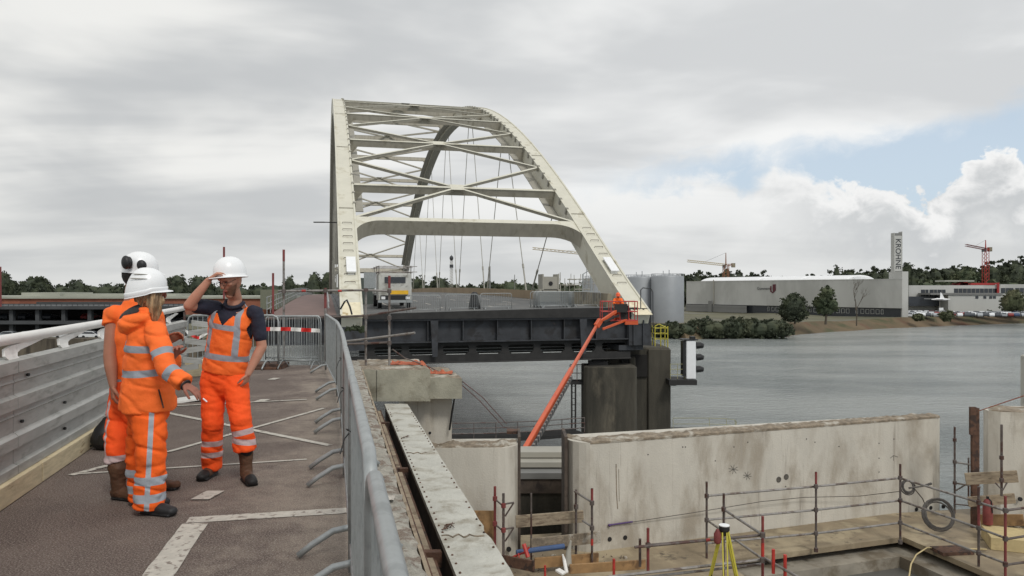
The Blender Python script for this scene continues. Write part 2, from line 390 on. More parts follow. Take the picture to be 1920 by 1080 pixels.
w = MB(); w.add([(-2500, -400, WZ), (2500, -400, WZ), (2500, 3000, WZ), (-2500, 3000, WZ)], [(0, 1, 2, 3)]); struct(w, 'river', 'water')

GZ = -8.9
def shore(px, py): return G(px, py, WZ)
bank = [(-64, 150), (-58, 214), (0, 219), (40, 218)] + [tuple(shore(a, b_).xy) for a, b_ in ((1250, 632), (1290, 637.5), (1380, 634), (1470, 632), (1500, 628), (1560, 623), (1600, 621), (1650, 617), (1720, 614), (1780, 611.5), (1890, 607.5), (1960, 606), (2100, 603), (2600, 598))]
inl = []
for i, (x_, y_) in enumerate(bank):   # inner edge of the sloping bank
    inl.append((x_, y_+(2 if i < 1 else (14 if i < 4 else (8 if i < 7 else 9)))))
g = MB()
vs = [(x_, y_, WZ-.6) for x_, y_ in bank]+[(x_, y_, GZ+(0.25*math.sin(i*1.7))) for i, (x_, y_) in enumerate(inl)]
n_ = len(bank); g.add(vs, [(i, i+1, n_+i+1, n_+i) for i in range(n_-1)])
M['bankgrass'] = mat('dry brown bank grass', L(98, 84, 64), .95, var=.2, sc=.12, c2=L(74, 74, 50), c2s=.09, thr=(.50, .66), bump=.8, bs=2, c3=L(96, 66, 50), c3s=.10, thr3=(.54, .70), st3=(1, 1, 1))
struct(g, 'river_bank', 'bankgrass')
M['land'] = mat('far ground', L(96, 94, 74), .95, var=.2, sc=.05, c2=L(112, 110, 102), c2s=.03)
g = MB()
poly = [(x_, y_, GZ-.02) for x_, y_ in inl]+[(2600, 3200, GZ-.02), (-2600, 3200, GZ-.02), (-2600, 150, GZ-.02)]
back = [(-2600, 152), (-2600, 3200), (2600, 3200)]
# fan of strips reaching the horizon
vs = [(x_, y_, GZ-.02+.25*math.sin(i*1.7)) for i, (x_, y_) in enumerate(inl)]+[(x_*9 if abs(x_) > 60 else x_*12, 3000, GZ) for x_, y_ in inl]
g.add(vs, [(i, i+1, n_+i+1, n_+i) for i in range(n_-1)])
g.add([(-2600, 150, GZ), inl[0]+(GZ,), (-700, 3000, GZ), (-2600, 3000, GZ)], [(0, 1, 2, 3)])
struct(g, 'far_land', 'land')
# quay on the left
q = MB(); q.box((-420, 149, WZ-1), (-63, 152, GZ+.7))
M['quay'] = mat('old quay wall', L(92, 84, 72), .95, var=.3, sc=.3, c2=L(60, 54, 46), c2s=.4, stretch=(1, 1, .3))
tag(q.build('quay_wall', 'quay'), 'old brown quay wall along the water at far left', 'wall')

# ---------------------------------------------------------------- vegetation
rnd = random.Random(7)
def leafmat(name, a, b_):
    m_ = mat(name, a, .8, var=.25, sc=.35, c2=b_, c2s=.22, thr=(.45, .6)); return m_
M['leaf'] = leafmat('dark summer foliage', (.030, .040, .022), (.050, .062, .030))
M['leaf2'] = leafmat('mid green foliage', (.045, .062, .030), (.075, .088, .042))
M['leaf3'] = leafmat('olive foliage', (.062, .072, .032), (.10, .10, .05))
M['bush'] = leafmat('bank shrubs', (.032, .042, .022), (.058, .066, .034))
def crown(mb, c, r, n, leaf, seed, clump=.26, hang=0):
    rr = random.Random(seed); c = V(c); rx, ry, rz = r
    cl = []
    k = max(12, int(n/15))
    for _ in range(k):
        u = V((rr.gauss(0, 1), rr.gauss(0, 1), rr.gauss(0, 1))).normalized()
        d = rr.uniform(.55, 1.0)**.5; d *= 1+.16*noise.noise(u*2.1+V((seed, 0, 0)))
        cl.append((V((u.x*rx*d, u.y*ry*d, u.z*rz*d)), rr.uniform(.6, 1.25)))
    for i in range(n):
        cc, cs = cl[i % k]; sc_ = clump*min(rx, rz)*cs
        p = cc+V((rr.gauss(0, 1), rr.gauss(0, 1), rr.gauss(0, .6)))*sc_*.40
        a = rr.uniform(0, 6.28); tl = rr.uniform(-.9, .9); s_ = leaf*rr.uniform(.6, 1.4)
        u = V((math.cos(a), math.sin(a)*math.cos(tl), math.sin(tl)))*s_; w_ = V((-math.sin(a)*math.sin(tl)*.5, math.cos(a)*.4, .85)).normalized()*s_*.8
        p = c+p
        mb.add([p-u-w_*.6, p+u*.9-w_, p+u+w_*.7, p-u*.7+w_], [(0, 1, 2, 3)])
    # dense heart so that only the rim lets the sky through
    core = []
    for i in range(7):
        th = math.pi*(.03+.94*i/6); core.append([c+V((rx*.80*math.sin(th)*math.cos(j*.785)*(1+.12*noise.noise(V((j, i, seed)))), ry*.78*math.sin(th)*math.sin(j*.785), -rz*.80*math.cos(th))) for j in range(8)])
    mb.rings(core)
def tree(name, label, px, ytop, ybase, wpx, Y, leaf='leaf', seed=1, shape=(1, .62), n=1500, group=None, cat='tree', trunk=.22, gz=GZ, blobs=None):
    s = Y/F; base = V(((px-CX)*s, Y, gz)); top = ZC-(ytop-HY)*s; h = top-gz; wd = wpx*s/2
    root = thing(name, label, cat, base, group)
    tr = MB(); tz = h*.55
    tr.tube([base, base+V((.02*h, 0, tz*.5)), base+V((0, .01*h, tz)), base+V((-.01*h, 0, h*.8))], [h*.03, h*.022, h*.016, h*.006], 7)
    rr = random.Random(seed)
    for k in range(5):
        a = rr.uniform(0, 6.28); b0 = base+V((0, 0, h*(.28+.08*k))); tr.tube([b0, b0+V((math.cos(a)*wd*.35, math.sin(a)*wd*.3, h*.1)), b0+V((math.cos(a)*wd*.7, math.sin(a)*wd*.6, h*.22))], [h*.012, h*.008, h*.003], 5)
    tr.build('trunk', 'bark', root)
    cr = MB(); lo = h*trunk; ch = (h-lo)/2
    blobs = blobs or [(0, -.03, .90, .96), (-.42, -.20, .62, .74), (.44, -.16, .60, .76), (.08, .22, .68, .76)]
    for i, (bx, bz, bw, bh) in enumerate(blobs):
        crown(cr, base+V((bx*wd, rr.uniform(-.3, .3)*wd, lo+ch+bz*ch)), (wd*bw*.92, wd*bw*.85, ch*bh*.92), int(n*1.5/len(blobs)), max(.18, wd*.045), seed*10+i)
    cr.build('crown', leaf, root)
    return root
# left skyline
G1 = 'trees along the left skyline'
tree('broadleaf_tree', 'dark tree cut by the left edge of the photo behind the brick hall', 6, 503, 556, 50, 300, 'leaf', 1, group=G1)
tree('broadleaf_tree', 'widest rounded dark tree behind the brick hall at left', 62, 514, 557, 84, 300, 'leaf', 2, n=2400, group=G1, trunk=.1)
tree('broadleaf_tree', 'dome shaped tree left of the earmuff helmet, two from the left edge', 146, 520, 557, 50, 300, 'leaf', 3, group=G1, trunk=.1)
tree('broadleaf_tree', 'low wide tree just left of the worker with earmuffs', 198, 526, 557, 52, 300, 'leaf', 4, group=G1, trunk=.1)
tree('broadleaf_tree', 'tall dark tree rising between the two white helmets', 326, 507, 557, 56, 300, 'leaf', 5, n=2000, group=G1, trunk=.1)
tree('broadleaf_tree', 'flat topped dark tree behind the raised forearm', 372, 511, 557, 64, 300, 'leaf', 6, n=2000, group=G1, trunk=.1)
tree('broadleaf_tree', 'small round tree behind the tall scaffold pole left of the arch', 543, 512, 552, 38, 330, 'leaf', 7, group=G1, trunk=.1)
tree('broadleaf_tree', 'paired round tree two left of the arch foot', 588, 504, 552, 36, 330, 'leaf', 8, group=G1, trunk=.15)
tree('broadleaf_tree', 'dark tree touching the left arch foot', 614, 502, 552, 40, 330, 'leaf', 9, group=G1, trunk=.15)
G2 = 'trees seen under the arch'
tree('broadleaf_tree', 'dark tree right of the flatbed truck under the arch', 782, 515, 553, 48, 420, 'leaf', 10, group=G2, trunk=.08)
tree('broadleaf_tree', 'tall dark tree left of the slender mast under the arch', 822, 514, 553, 54, 420, 'leaf', 11, group=G2, trunk=.08)
tree('broadleaf_tree', 'low tree between the hanger pairs right of the mast', 916, 524, 553, 60, 440, 'leaf', 12, group=G2, trunk=.08)
tree('broadleaf_tree', 'fuller tree under the arch left of the stacked barriers', 956, 522, 553, 56, 440, 'leaf2', 13, group=G2, trunk=.08)
# right bank
tree('willow_tree', 'round dark willow in front of the long grey warehouse', 1490, 546, 601, 58, 226, 'leaf', 21, n=2800, trunk=.02, blobs=[(0, 0, 1, .98), (-.35, -.3, .6, .65), (.35, -.25, .62, .68), (0, .25, .7, .7)])
tree('oak_tree', 'open crowned tree with bare trunk right of the willow', 1548, 532, 603, 54, 224, 'leaf2', 22, n=2000, trunk=.16, blobs=[(0, .45, .55, .5), (-.35, -.15, .62, .4), (.4, -.2, .6, .4), (.1, -.55, .9, .35), (-.2, .1, .5, .4)])
tree('hedge_tree', 'olive green tree before the offices at the right edge', 1898, 537, 572, 44, 300, 'leaf3', 23, n=1500, trunk=.05)
tree('poplar_tree', 'tall narrow poplar behind the warehouse roof', 1569, 489, 535, 20, 420, 'leaf', 24, n=1400, trunk=.1, blobs=[(0, .1, .95, .85), (0, -.35, 1, .6)])
tree('poplar_tree', 'slimmer poplar right beside the tallest one', 1580, 497, 535, 9, 422, 'leaf', 25, n=700, trunk=.1, blobs=[(0, 0, 1, 1)])
tree('broadleaf_tree', 'big dark tree behind the lettered column', 1701, 484, 545, 44, 400, 'leaf', 26, n=2200, trunk=.1)
tree('broadleaf_tree', 'dark tree behind the beige tower crane', 1362, 495, 535, 34, 440, 'leaf', 27, n=1500, trunk=.1)
tree('broadleaf_tree', 'tall dark tree at the right edge behind the red crane', 1900, 486, 545, 66, 460, 'leaf', 28, n=2400, trunk=.1)
tree('broadleaf_tree', 'grey green tree just left of the red crane mast', 1806, 494, 545, 66, 460, 'leaf2', 29, n=2400, trunk=.1)
tree('broadleaf_tree', 'small pointed tree above the middle of the warehouse roof', 1474, 511, 535, 10, 460, 'leaf', 30, n=500, trunk=.1)
# bare tree
bs = V(((1606-CX)/F*222, 222, GZ-.3)); rt = thing('bare_tree', 'leafless pale tree on the bank before the warehouse', 'tree', bs)
bt = MB(); rr = random.Random(5)
def twig(p, d, l, r_, lv):
    q_ = p+d*l; bt.tube([p, p+d*l*.5+V((rr.uniform(-.1, .1), 0, 0))*l, q_], [r_, r_*.8, r_*.55], 5)
    if lv:
        for k in range(3):
            nd = (d+V((rr.uniform(-.8, .8), rr.uniform(-.6, .6), rr.uniform(-.05, .55)))).normalized(); twig(p+d*l*rr.uniform(.45, .98), nd, l*.62, r_*.5, lv-1)
twig(bs, V((-.03, 0, 1)), 7.0, .20, 0); twig(bs+V((-.2, 0, 4.5)), V((-.12, 0, 1)).normalized(), 5.2, .15, 4); twig(bs+V((-.1, 0, 5)), V((.5, 0, .9)).normalized(), 4.2, .11, 3)
bt.build('branches', 'bark', rt)
# wooded skyline: nobody could count it
def wood(name, segs, Y, m_, n, seed, h_leaf=1.0, gz=GZ):
    mb = MB(); rr = random.Random(seed)
    for (px, yt, wpx) in segs:
        s = Y/F; top = ZC-(yt-HY)*s; h = top-gz; x_ = (px-CX)*s; wd = wpx*s/2
        crown(mb, (x_, Y+rr.uniform(-6, 6), gz+h*.5), (wd, 9, h*.61), n, h_leaf, rr.randint(0, 9999), .30)
    return mb
prf = [(1236, 519), (1300, 516), (1345, 515), (1400, 513), (1432, 517), (1462, 524), (1500, 525), (1540, 516), (1600, 509), (1680, 509), (1740, 506), (1790, 503), (1850, 500), (1900, 493), (2050, 490)]
def pry(x):
    for (a, b_), (c, d) in zip(prf, prf[1:]):
        if a <= x <= c: return b_+(d-b_)*(x-a)/(c-a)
    return 500
ws = [(px_, pry(px_)+rnd.uniform(-1.5, 3.5), rnd.uniform(22, 40)) for px_ in range(1240, 2040, 10)]
tag(wood('woodland', ws, 470, 'leaf', 420, 3, .7).build('woodland', 'leaf', org=(0, 0, 0)), 'dark wooded skyline behind the warehouse on the right', 'woodland', kind='stuff')
ws = [(-60+i*30, 537+rnd.uniform(-3, 3), 56) for i in range(0, 24)]+[(760+i*32, 533+rnd.uniform(-2, 3), 60) for i in range(0, 16)]
tag(wood('treeline', ws, 520, 'leaf', 300, 4, 1.0).build('distant_treeline', 'leaf', org=(0, 0, 0)), 'low distant treeline along the left and middle horizon', 'woodland', kind='stuff')
ws = [(1730+i*20, 531+rnd.uniform(-3, 3), 40) for i in range(0, 11)]
tag(wood('undergrowth', ws, 380, 'leaf2', 200, 8, .8).build('scrub', 'leaf2', org=(0, 0, 0)), 'green scrub between the offices and the wooded skyline', 'woodland', kind='stuff')
# shrubs on the near bank
mb = MB(); rr = random.Random(11)
for i in range(46):
    px = 1236+i*5.2; yb = 634-(.0 if px < 1470 else 4); yt = 608-12*math.sin(min(1, max(0, (px-1250)/200))*1.9)+rr.uniform(-3, 3)
    if px > 1455: yt = 606
    Y = rr.uniform(206, 220); s = Y/F; top = ZC-(yt-HY)*s; bz = WZ+.2; h = top-bz
    crown(mb, ((px-CX)*s, Y, bz+h/2*rr.uniform(.75, 1.05)), (rr.uniform(1.8, 3.4), 3, h*rr.uniform(.45, .58)), 420, rr.uniform(.22, .34), rr.randint(0, 999), .4)
for i in range(18):
    px = 1640+i*22; Y = 290+i*2.0
    if 1700 < px < 1860 or px < 1690: continue
    s = Y/F; crown(mb, ((px-CX)*s, Y, GZ-.5), (3.5, 3, 2.4), 200, .36, 70+i, .5)
tag(mb.build('bank_shrubs', 'bush', org=(0, 0, 0)), 'dense dark green shrubs covering the river bank', 'shrubs', kind='stuff')
for (px, Y, h, w_, lb) in ((1775, 272, 1.9, 2.6, 'dark bush among the parked cars on the bank'), (1722, 268, 1.2, 1.8, 'small bush left of the white pole on the bank')):
    mb = MB(); crown(mb, ((px-CX)/F*Y, Y, GZ+h/2), (w_, 2, h), 700, .3, int(px), .4); tag(mb.build('bush', 'leaf3'), lb, 'bush')
# ================================================================ ARCH BRIDGE
BU = V((-.2419, .9703, 0)).normalized(); BW = V((.9703, .2419, 0)).normalized(); BO = V((-10.4, 48.2, 0)); BL, BH, RT = 165.0, 31.3, 19.4
def B(s, t_, z=0.0): return BO+BU*s+BW*t_+UP*z
def az_(s): q = min(1, max(0, (s+2)/(BL+4))); return BH*(4*q*(1-q))**1.12
def zd(s, t_): return .36-.36*max(0, 1-t_/18)**1.4+.75*max(0, 4*(s/BL)*(1-s/BL))
def tang(s):
    d = (BU*.1+UP*(az_(s+.05)-az_(s-.05))).normalized(); return d, (UP*d.dot(BU)-BU*d.dot(UP)).normalized()   # tangent, outward normal
bridge = thing('arch_bridge', 'cream steel arch bridge with crossed bracing and hangers over the river', 'bridge', B(0, 10, -3))
def rib(t0):
    m_ = MB(); rs = []; N = 44; hw = .64
    for i in range(N+1):
        s = -1.45+(BL+2.9)*i/N; d, nrm = tang(s); c = B(s, t0, az_(s)-1.1)
        th = 1.0
        rs.append([c-BW*hw-nrm*th, c+BW*hw-nrm*th, c+BW*hw+nrm*th*.95, c-BW*hw+nrm*th*.95])
    # cut to deck at both ends: drop end rings to vertical feet
    m_.rings(rs)
    for i in range(N): m_.mi[i*4] = 1   # underside takes the grey: its shade is put into the colour
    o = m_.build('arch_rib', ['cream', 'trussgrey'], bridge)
    # flange lips
    f = MB()
    for sg in (-1, 1):
        rr_ = []
        for i in range(N+1):
            s = -1.45+(BL+2.9)*i/N; d, nrm = tang(s); c = B(s, t0, az_(s)-1.1)+nrm*.97+BW*sg*hw
            rr_.append([c-BW*.07-nrm*.03, c+BW*.07-nrm*.03, c+BW*.07+nrm*.05, c-BW*.07+nrm*.05])
        f.rings(rr_)
    f.build('flange_lip', 'cream', o)
    # climbing rungs and joint plates on the outer flange
    for k in range(9):
        g_ = MB(); s = 2.2+k*.95; d, nrm = tang(s); c = B(s, t0, az_(s)-1.1)+nrm*.98
        g_.tube([c-BW*.34+nrm*0, c-BW*.34+nrm*.10, c+BW*.34+nrm*.10, c+BW*.34], .022, 5)
        g_.build('climbing_rung', 'brownsteel', o)
    for s in (12.2, 25, 38, 51):
        g_ = MB(); d, nrm = tang(s); c = B(s, t0, az_(s)-1.1)+nrm*.985
        g_.obox(c, d, BW, nrm, -.05, .05, -.6, .6, 0, .02)
        g_.build('joint_plate', 'web', o)
    # white boards low on the ribs
    s = 4.3 if t0 > 5 else 4.0; d, nrm = tang(s); c = B(s, t0+(.10 if t0 < 5 else -.08), az_(s)-1.1)+nrm*1.12
    w_ = MB(); w_.obox(c, d, BW, nrm, -1.05, 1.05, -.30, .34, .06, .14)
    w_.obox(c, d, BW, nrm, -1.0, -.8, -.22, .22, -.15, .06); w_.obox(c, d, BW, nrm, .8, 1.0, -.22, .22, -.15, .06)
    w_.build('white_board', 'white', o)
    r_ = MB(); 
    for k, (s, tt) in enumerate(((-.7, .0),)):
        d, nrm = tang(s); c = B(s, t0, az_(s)-1.1)+nrm*.985
        r_.obox(c, d, BW, nrm, -1.15, .75, -.66, .66, 0, .025)
    r_.build('stained_foot_plate', 'creamrust', o)
    # inner walkway panel
    p_ = MB(); sg = 1 if t0 < 5 else -1; rr_ = []; N2 = 36
    for i in range(N2+1):
        s = 14.5+(BL-29)*i/N2; d, nrm = tang(s); c = B(s, t0+sg*(hw+.45), az_(s)-1.1)-nrm*.55
        rr_.append([c-BW*.42-nrm*.06, c+BW*.42-nrm*.06, c+BW*.42+nrm*.02, c-BW*.42+nrm*.02])
    p_.rings(rr_); p_.build('walkway_panel', 'trussgrey', o)
    for i in range(40):
        b_ = MB(); s = 13+(BL/2-13)*i/39; d, nrm = tang(s); c = B(s, t0+sg*(hw+.02), az_(s)-1.1)-nrm*.2
        b_.obox(c, d, BW, nrm, -.12, .12, -.12, .12, .7, 1.3)
        b_.build('bracket', 'trussgrey', o)
    return o
ribL = rib(0); ribR = rib(RT)
def portal(s):
    d, nrm = tang(s); 
    if s > BL/2: d = -d; 
    c = B(s, 0, az_(s)-1.1)
    pts = [(.6, .20), (RT-.6, .20), (RT-.6, -2.71)]
    for k in range(9):
        a = math.pi/2*k/8; pts.append((RT-2.7+2.1*math.cos(a), -2.7+2.3*math.sin(a)))
    for k in range(9):
        a = math.pi/2*(1-k/8); pts.append((2.7-2.1*math.cos(a), -2.7+2.3*math.sin(a)))
    poly = [c+BW*a+d*b_+nrm*.93 for a, b_ in pts]
    m_ = MB(); n = len(poly); back = [p-nrm*1.25 for p in poly]
    vs = poly+back
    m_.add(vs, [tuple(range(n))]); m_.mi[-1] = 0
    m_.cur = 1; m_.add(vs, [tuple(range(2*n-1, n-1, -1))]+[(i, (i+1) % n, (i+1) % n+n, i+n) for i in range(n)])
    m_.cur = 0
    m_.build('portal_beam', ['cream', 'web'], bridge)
portal(10.8); portal(BL-10.8)
nb_ = [16.5+11*k for k in range(13)]
for k, s in enumerate(nb_):
    d, nrm = tang(s); c = B(s, 0, az_(s)-1.1)+nrm*.9; m_ = MB()
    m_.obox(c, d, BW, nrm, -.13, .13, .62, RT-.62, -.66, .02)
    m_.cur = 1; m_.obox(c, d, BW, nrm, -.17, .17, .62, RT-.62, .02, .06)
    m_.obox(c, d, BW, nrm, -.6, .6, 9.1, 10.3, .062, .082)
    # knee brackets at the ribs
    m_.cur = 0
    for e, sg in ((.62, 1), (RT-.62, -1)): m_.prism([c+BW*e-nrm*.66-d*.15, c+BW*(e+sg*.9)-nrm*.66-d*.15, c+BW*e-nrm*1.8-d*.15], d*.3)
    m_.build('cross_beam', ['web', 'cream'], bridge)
    cc_ = c+BW*RT/2
    for s2 in (s-5.5, s+5.5):
        d2, n2 = tang(s2)
        for e in (.62, RT-.62):
            q_ = B(s2, e, az_(s2)-1.1)+n2*.82; mm = MB()
            a_ = cc_+(q_-cc_).normalized()*.5
            mm.beam(a_-nrm*.10, q_-n2*.10, .19, .24, nrm); mm.cur = 1; mm.beam(a_+nrm*.045, q_+n2*.045, .23, .03, nrm)
            mm.build('brace', ['web', 'cream'], bridge)
# hangers
tops = [16.5+22*k for k in range(7)]; bots = [27.5+22*k for k in range(6)]
for t0 in (0, RT):
    seq = []
    for k in range(6): seq += [(tops[k]+.9, bots[k]-.7), (tops[k+1]-.9, bots[k]+.7)]
    for st_, sb in seq:
        a = B(st_, t0, az_(st_)-1.4); b_ = B(sb, t0, zd(sb, t0)+.1); m_ = MB(); m_.cyl(a, b_, .05, 6)
        q_ = b_+(a-b_).normalized()*3.4; m_.cyl(b_, q_, .085, 6); m_.cyl(q_, q_+(a-b_).normalized()*.5, .12, 6)
        m_.build('hanger', 'trussgrey', bridge)
# deck
def strip(mb, t0, t1, s0, s1, dz, n=24, m=5):
    vs = []; 
    for i in range(n+1):
        s = s0+(s1-s0)*i/n
        for j in range(m+1): q_ = t0+(t1-t0)*j/m; vs.append(B(s, q_, zd(s, q_)+dz))
    mb.add(vs, [(i*(m+1)+j, i*(m+1)+j+1, (i+1)*(m+1)+j+1, (i+1)*(m+1)+j) for i in range(n) for j in range(m)])
m_ = MB(); strip(m_, -.9, 18.7, -1.2, BL+60, 0); 
m_.build('road_deck', 'asphalt', bridge)
m_ = MB(); strip(m_, -5.2, -.9, -1.2, BL+60, -.01); m_.build('cycle_path', 'redpath', bridge)
m_ = MB()
for t_ in (3.2, 16.6): strip(m_, t_, t_+.15, 0, BL+50, .006, 24, 1)
for t_ in (6.6, 10.2, 13.4):
    for k in range(14): strip(m_, t_, t_+.15, 2+k*9, 5.5+k*9, .006, 1, 1)
m_.build('lane_marking', 'marking', bridge)
# edge slab + end cross girder, main girders and floor beams
m_ = MB()
def zrow(t_, a, b_): return B(-1.25, t_, a), B(-1.25, t_, b_)
def bar_t(mb, t0, t1, s0, s1, z0, z1, n=8, top=None):
    rs = []
    for j in range(n+1):
        q_ = t0+(t1-t0)*j/n; zt = (zd(0, q_)+top) if top is not None else z1
        rs.append([B(s0, q_, z0), B(s1, q_, z0), B(s1, q_, zt), B(s0, q_, zt)])
    mb.rings(rs)
bar_t(m_, -5.2, 19.2, -1.6, -1.2, -.30, 0, top=-.004); m_.build('deck_edge', 'blacksteel', bridge)
m_ = MB(); bar_t(m_, -5.2, 19.3, -1.0, -.9, -1.80, -.25)
bar_t(m_, -5.2, 19.3, -1.45, -.6, -1.84, -1.76); bar_t(m_, -5.2, 19.3, -1.5, -1.05, -.42, -.305)
for k in range(11): q_ = -4.4+2.3*k; m_.obox(B(0, q_), BU, BW, UP, -1.4, -1.0, -.03, .03, -1.76, -.42)
for q_ in (5.2, 15.3):
    m_.prism([B(-1.55, q_-.25, -.42), B(-1.55, q_+.25, -.42), B(-1.55, q_+.2, -2.75), B(-1.55, q_-.12, -2.75)], BU*.12)
m_.build('end_girder', 'dksteel', bridge)
m_ = MB(); bar_t(m_, -1, 18.9, -1.1, -.8, -3.15, -2.68); bar_t(m_, -1, 18.9, -1.0, -.85, -2.08, -1.84)
for k in range(9):
    q_ = 1.2+2.2*k; m_.prism([B(-1.02, q_-.45, -1.9), B(-1.02, q_+.45, -1.9), B(-1.02, q_+.22, -2.2), B(-1.02, q_+.26, -2.5), B(-1.02, q_+.5, -2.70), B(-1.02, q_-.5, -2.70), B(-1.02, q_-.26, -2.5), B(-1.02, q_-.22, -2.2)], BU*.14)
m_.cyl(B(-1.2, -1, -3.16), B(-1.2, 18.9, -3.16), .05, 6)
m_.build('lower_gantry_girder', 'blacksteel', bridge)
m_ = MB(); m_.cyl(B(.6, 0, -2.62), B(.6, 18.5, -2.62), .035, 6); m_.cyl(B(1.2, 0, -2.45), B(1.2, 18.5, -2.45), .03, 6); m_.build('gantry_tube', 'galv', bridge)
m_ = MB()
for t0 in (0, RT): 
    rs = [[B(s, t0-.6, -2.2), B(s, t0+.6, -2.2), B(s, t0+.6, zd(s, t0)+.05), B(s, t0-.6, zd(s, t0)+.05)] for s in (-.8, 30, 60, 82, 105, 135, 166)]; m_.rings(rs)
m_.build('main_girder', 'dksteel', bridge)
m_ = MB()
for k in range(30): 
    s = 2.0+5.5*k; bar_t(m_, .6, 19.4, s, s+.2, (-2.45 if k else -2.80)+zd(s, 10)-.36, zd(s, 10)-.6, 3)
for t_ in (3, 6.5, 10, 13.5, 17): rs = [[B(s, t_-.08, -1.3), B(s, t_+.08, -1.3), B(s, t_+.08, zd(s, t_)-.05), B(s, t_-.08, zd(s, t_)-.05)] for s in (-.85, 40, 82, 125, 166)]; m_.rings(rs)
m_.build('floor_beam', 'blacksteel', bridge)
# end block and bearing below the right rib
m_ = MB(); m_.obox(B(0, RT), BU, BW, UP, -1.5, 1.5, -.78, .85, -2.25, .30); m_.obox(B(0, RT), BU, BW, UP, -1.62, -1.5, .2, .3, -2.2, .3); m_.obox(B(0, RT), BU, BW, UP, -1.62, -1.5, -.5, -.4, -2.2, .3)
m_.obox(B(0, RT), BU, BW, UP, -1.2, 1.0, -1.4, .4, -2.6, -2.25)
m_.tube([B(-1.7, RT, .3), B(-1.7, RT, 1.55), B(-1.7, RT+.15, 1.7), B(-1.7, RT+.75, 1.65), B(-1.7, RT+.9, 1.4), B(-1.7, RT+.92, -2.3)], .035, 6)
m_.build('bearing_block', 'dksteel', bridge)
m_ = MB(); m_.obox(B(0, 0), BU, BW, UP, -1.5, 1.5, -.78, .78, -2.25, -.05); m_.build('bearing_block', 'dksteel', bridge)
# lamp arm sticking out left of the left rib
s = 20; c = B(s, -.6, 1.58+123*69/F); m_ = MB(); m_.cyl(c, c-BW*1.2, .05, 6); m_.box((c.x-2.1, c.y-.1, c.z-.02), (c.x-1.1, c.y+.1, c.z+.07)); m_.build('lamp_arm', 'blacksteel', bridge)
# cycle path railing at the left
m_ = MB()
for h in (.35, .7, 1.1): m_.tube([B(s, -5.1, zd(s, 0)+h) for s in (-1, 20, 40, 60, 82, 105, 135, 200)], .03, 5)
for k in range(34): s = -.8+k*3; m_.cyl(B(s, -5.1, zd(s, 0)), B(s, -5.1, zd(s, 0)+1.1), .03, 5)
m_.build('path_railing', 'galv', bridge)
m_ = MB()
for h in (.45, .8): m_.tube([B(s, -1.4, zd(s, 0)+h) for s in (-1, 20, 40, 60, 82, 105, 135, 200)], .05, 5)
m_.build('guard_rail', 'galv', bridge)

# barriers on the right side of the bridge deck
m_ = MB()
def bar_s(mb, t_, w_, h, s0, s1, n=6):
    mb.rings([[B(s, t_-w_, zd(s, t_)-.02), B(s, t_+w_, zd(s, t_)-.02), B(s, t_+w_*.5, zd(s, t_)+h), B(s, t_-w_*.5, zd(s, t_)+h)] for s in [s0+(s1-s0)*i/n for i in range(n+1)]])
bar_s(m_, 17.6, .25, .95, -.5, 13); tag(m_.build('concrete_barrier', 'barrierconc'), 'dirty grey concrete barrier wall at the near right end of the bridge deck', 'barrier')
m_ = MB(); bar_s(m_, 18.0, .15, .80, 13.1, 200, 24); tag(m_.build('side_barrier', 'tan'), 'long tan side barrier running away along the right of the bridge road', 'barrier')

# ---------------------------------------------------------------- pier and its walkways
pier = thing('bridge_pier', 'dark weathered concrete pier carrying the right arch foot', 'pier', P(1190, 900, 53).xy.to_3d()+V((0, 0, -12.6)))
def pxb(mb, x0, x1, Y0, Y1, z0, z1, ref=None):
    r_ = (ref or Y0)/F; mb.box(((x0-CX)*r_, Y0, z0), ((x1-CX)*r_, Y1, z1))
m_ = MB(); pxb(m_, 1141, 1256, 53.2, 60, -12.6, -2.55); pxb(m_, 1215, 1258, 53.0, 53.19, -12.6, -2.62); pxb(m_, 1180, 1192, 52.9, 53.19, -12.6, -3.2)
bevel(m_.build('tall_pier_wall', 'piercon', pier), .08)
m_ = MB(); 
prof = []
s_ = 51/F
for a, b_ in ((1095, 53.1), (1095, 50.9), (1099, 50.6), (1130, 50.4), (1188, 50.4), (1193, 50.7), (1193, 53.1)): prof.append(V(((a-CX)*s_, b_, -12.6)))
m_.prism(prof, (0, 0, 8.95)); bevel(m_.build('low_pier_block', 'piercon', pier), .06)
m_ = MB(); pxb(m_, 1165, 1214, 53.02, 53.195, -4.6, -3.05); m_.build('recess_shade', 'darkhole', pier)  # dark slab on the wall face, colour stands for a recess in shade
m_ = MB()
for (a, b_, y0, h) in ((1105, 1140, 51.5, .28), (1112, 1132, 51.6, .5)): pxb(m_, a, b_, y0, y0+1, -3.65, -3.65+h)
m_.build('bearing_lump', 'blacksteel', pier)
def railing(name, label, cat, pts, h, nr, sp, r_, m_, slab=None, posts_r=None):
    pts = [V(p) for p in pts]; root = thing(name, label, cat, pts[0])
    for k in range(nr):
        mb = MB(); mb.tube([p+UP*(h*(k+1)/nr) for p in pts], r_, 5); mb.build('rail', m_, root)
    for a, b_ in zip(pts, pts[1:]):
        n = max(1, round((b_-a).length/sp))
        for i in range(n):
            mb = MB(); q_ = a.lerp(b_, i/n); mb.cyl(q_, q_+UP*h, posts_r or r_, 5); mb.build('post', m_, root)
    mb = MB(); mb.cyl(pts[-1], pts[-1]+UP*h, r_, 5); mb.build('post', m_, root)
    if slab:
        mb = MB(); 
        for a, b_ in zip(pts, pts[1:]):
            d = (b_-a).normalized(); w_ = V((-d.y, d.x, 0)); mb.obox(a, d, w_, UP, 0, (b_-a).length, -.05, slab, -.22, -.01)
        mb.build('walkway_slab', 'blacksteel', root)
    return root
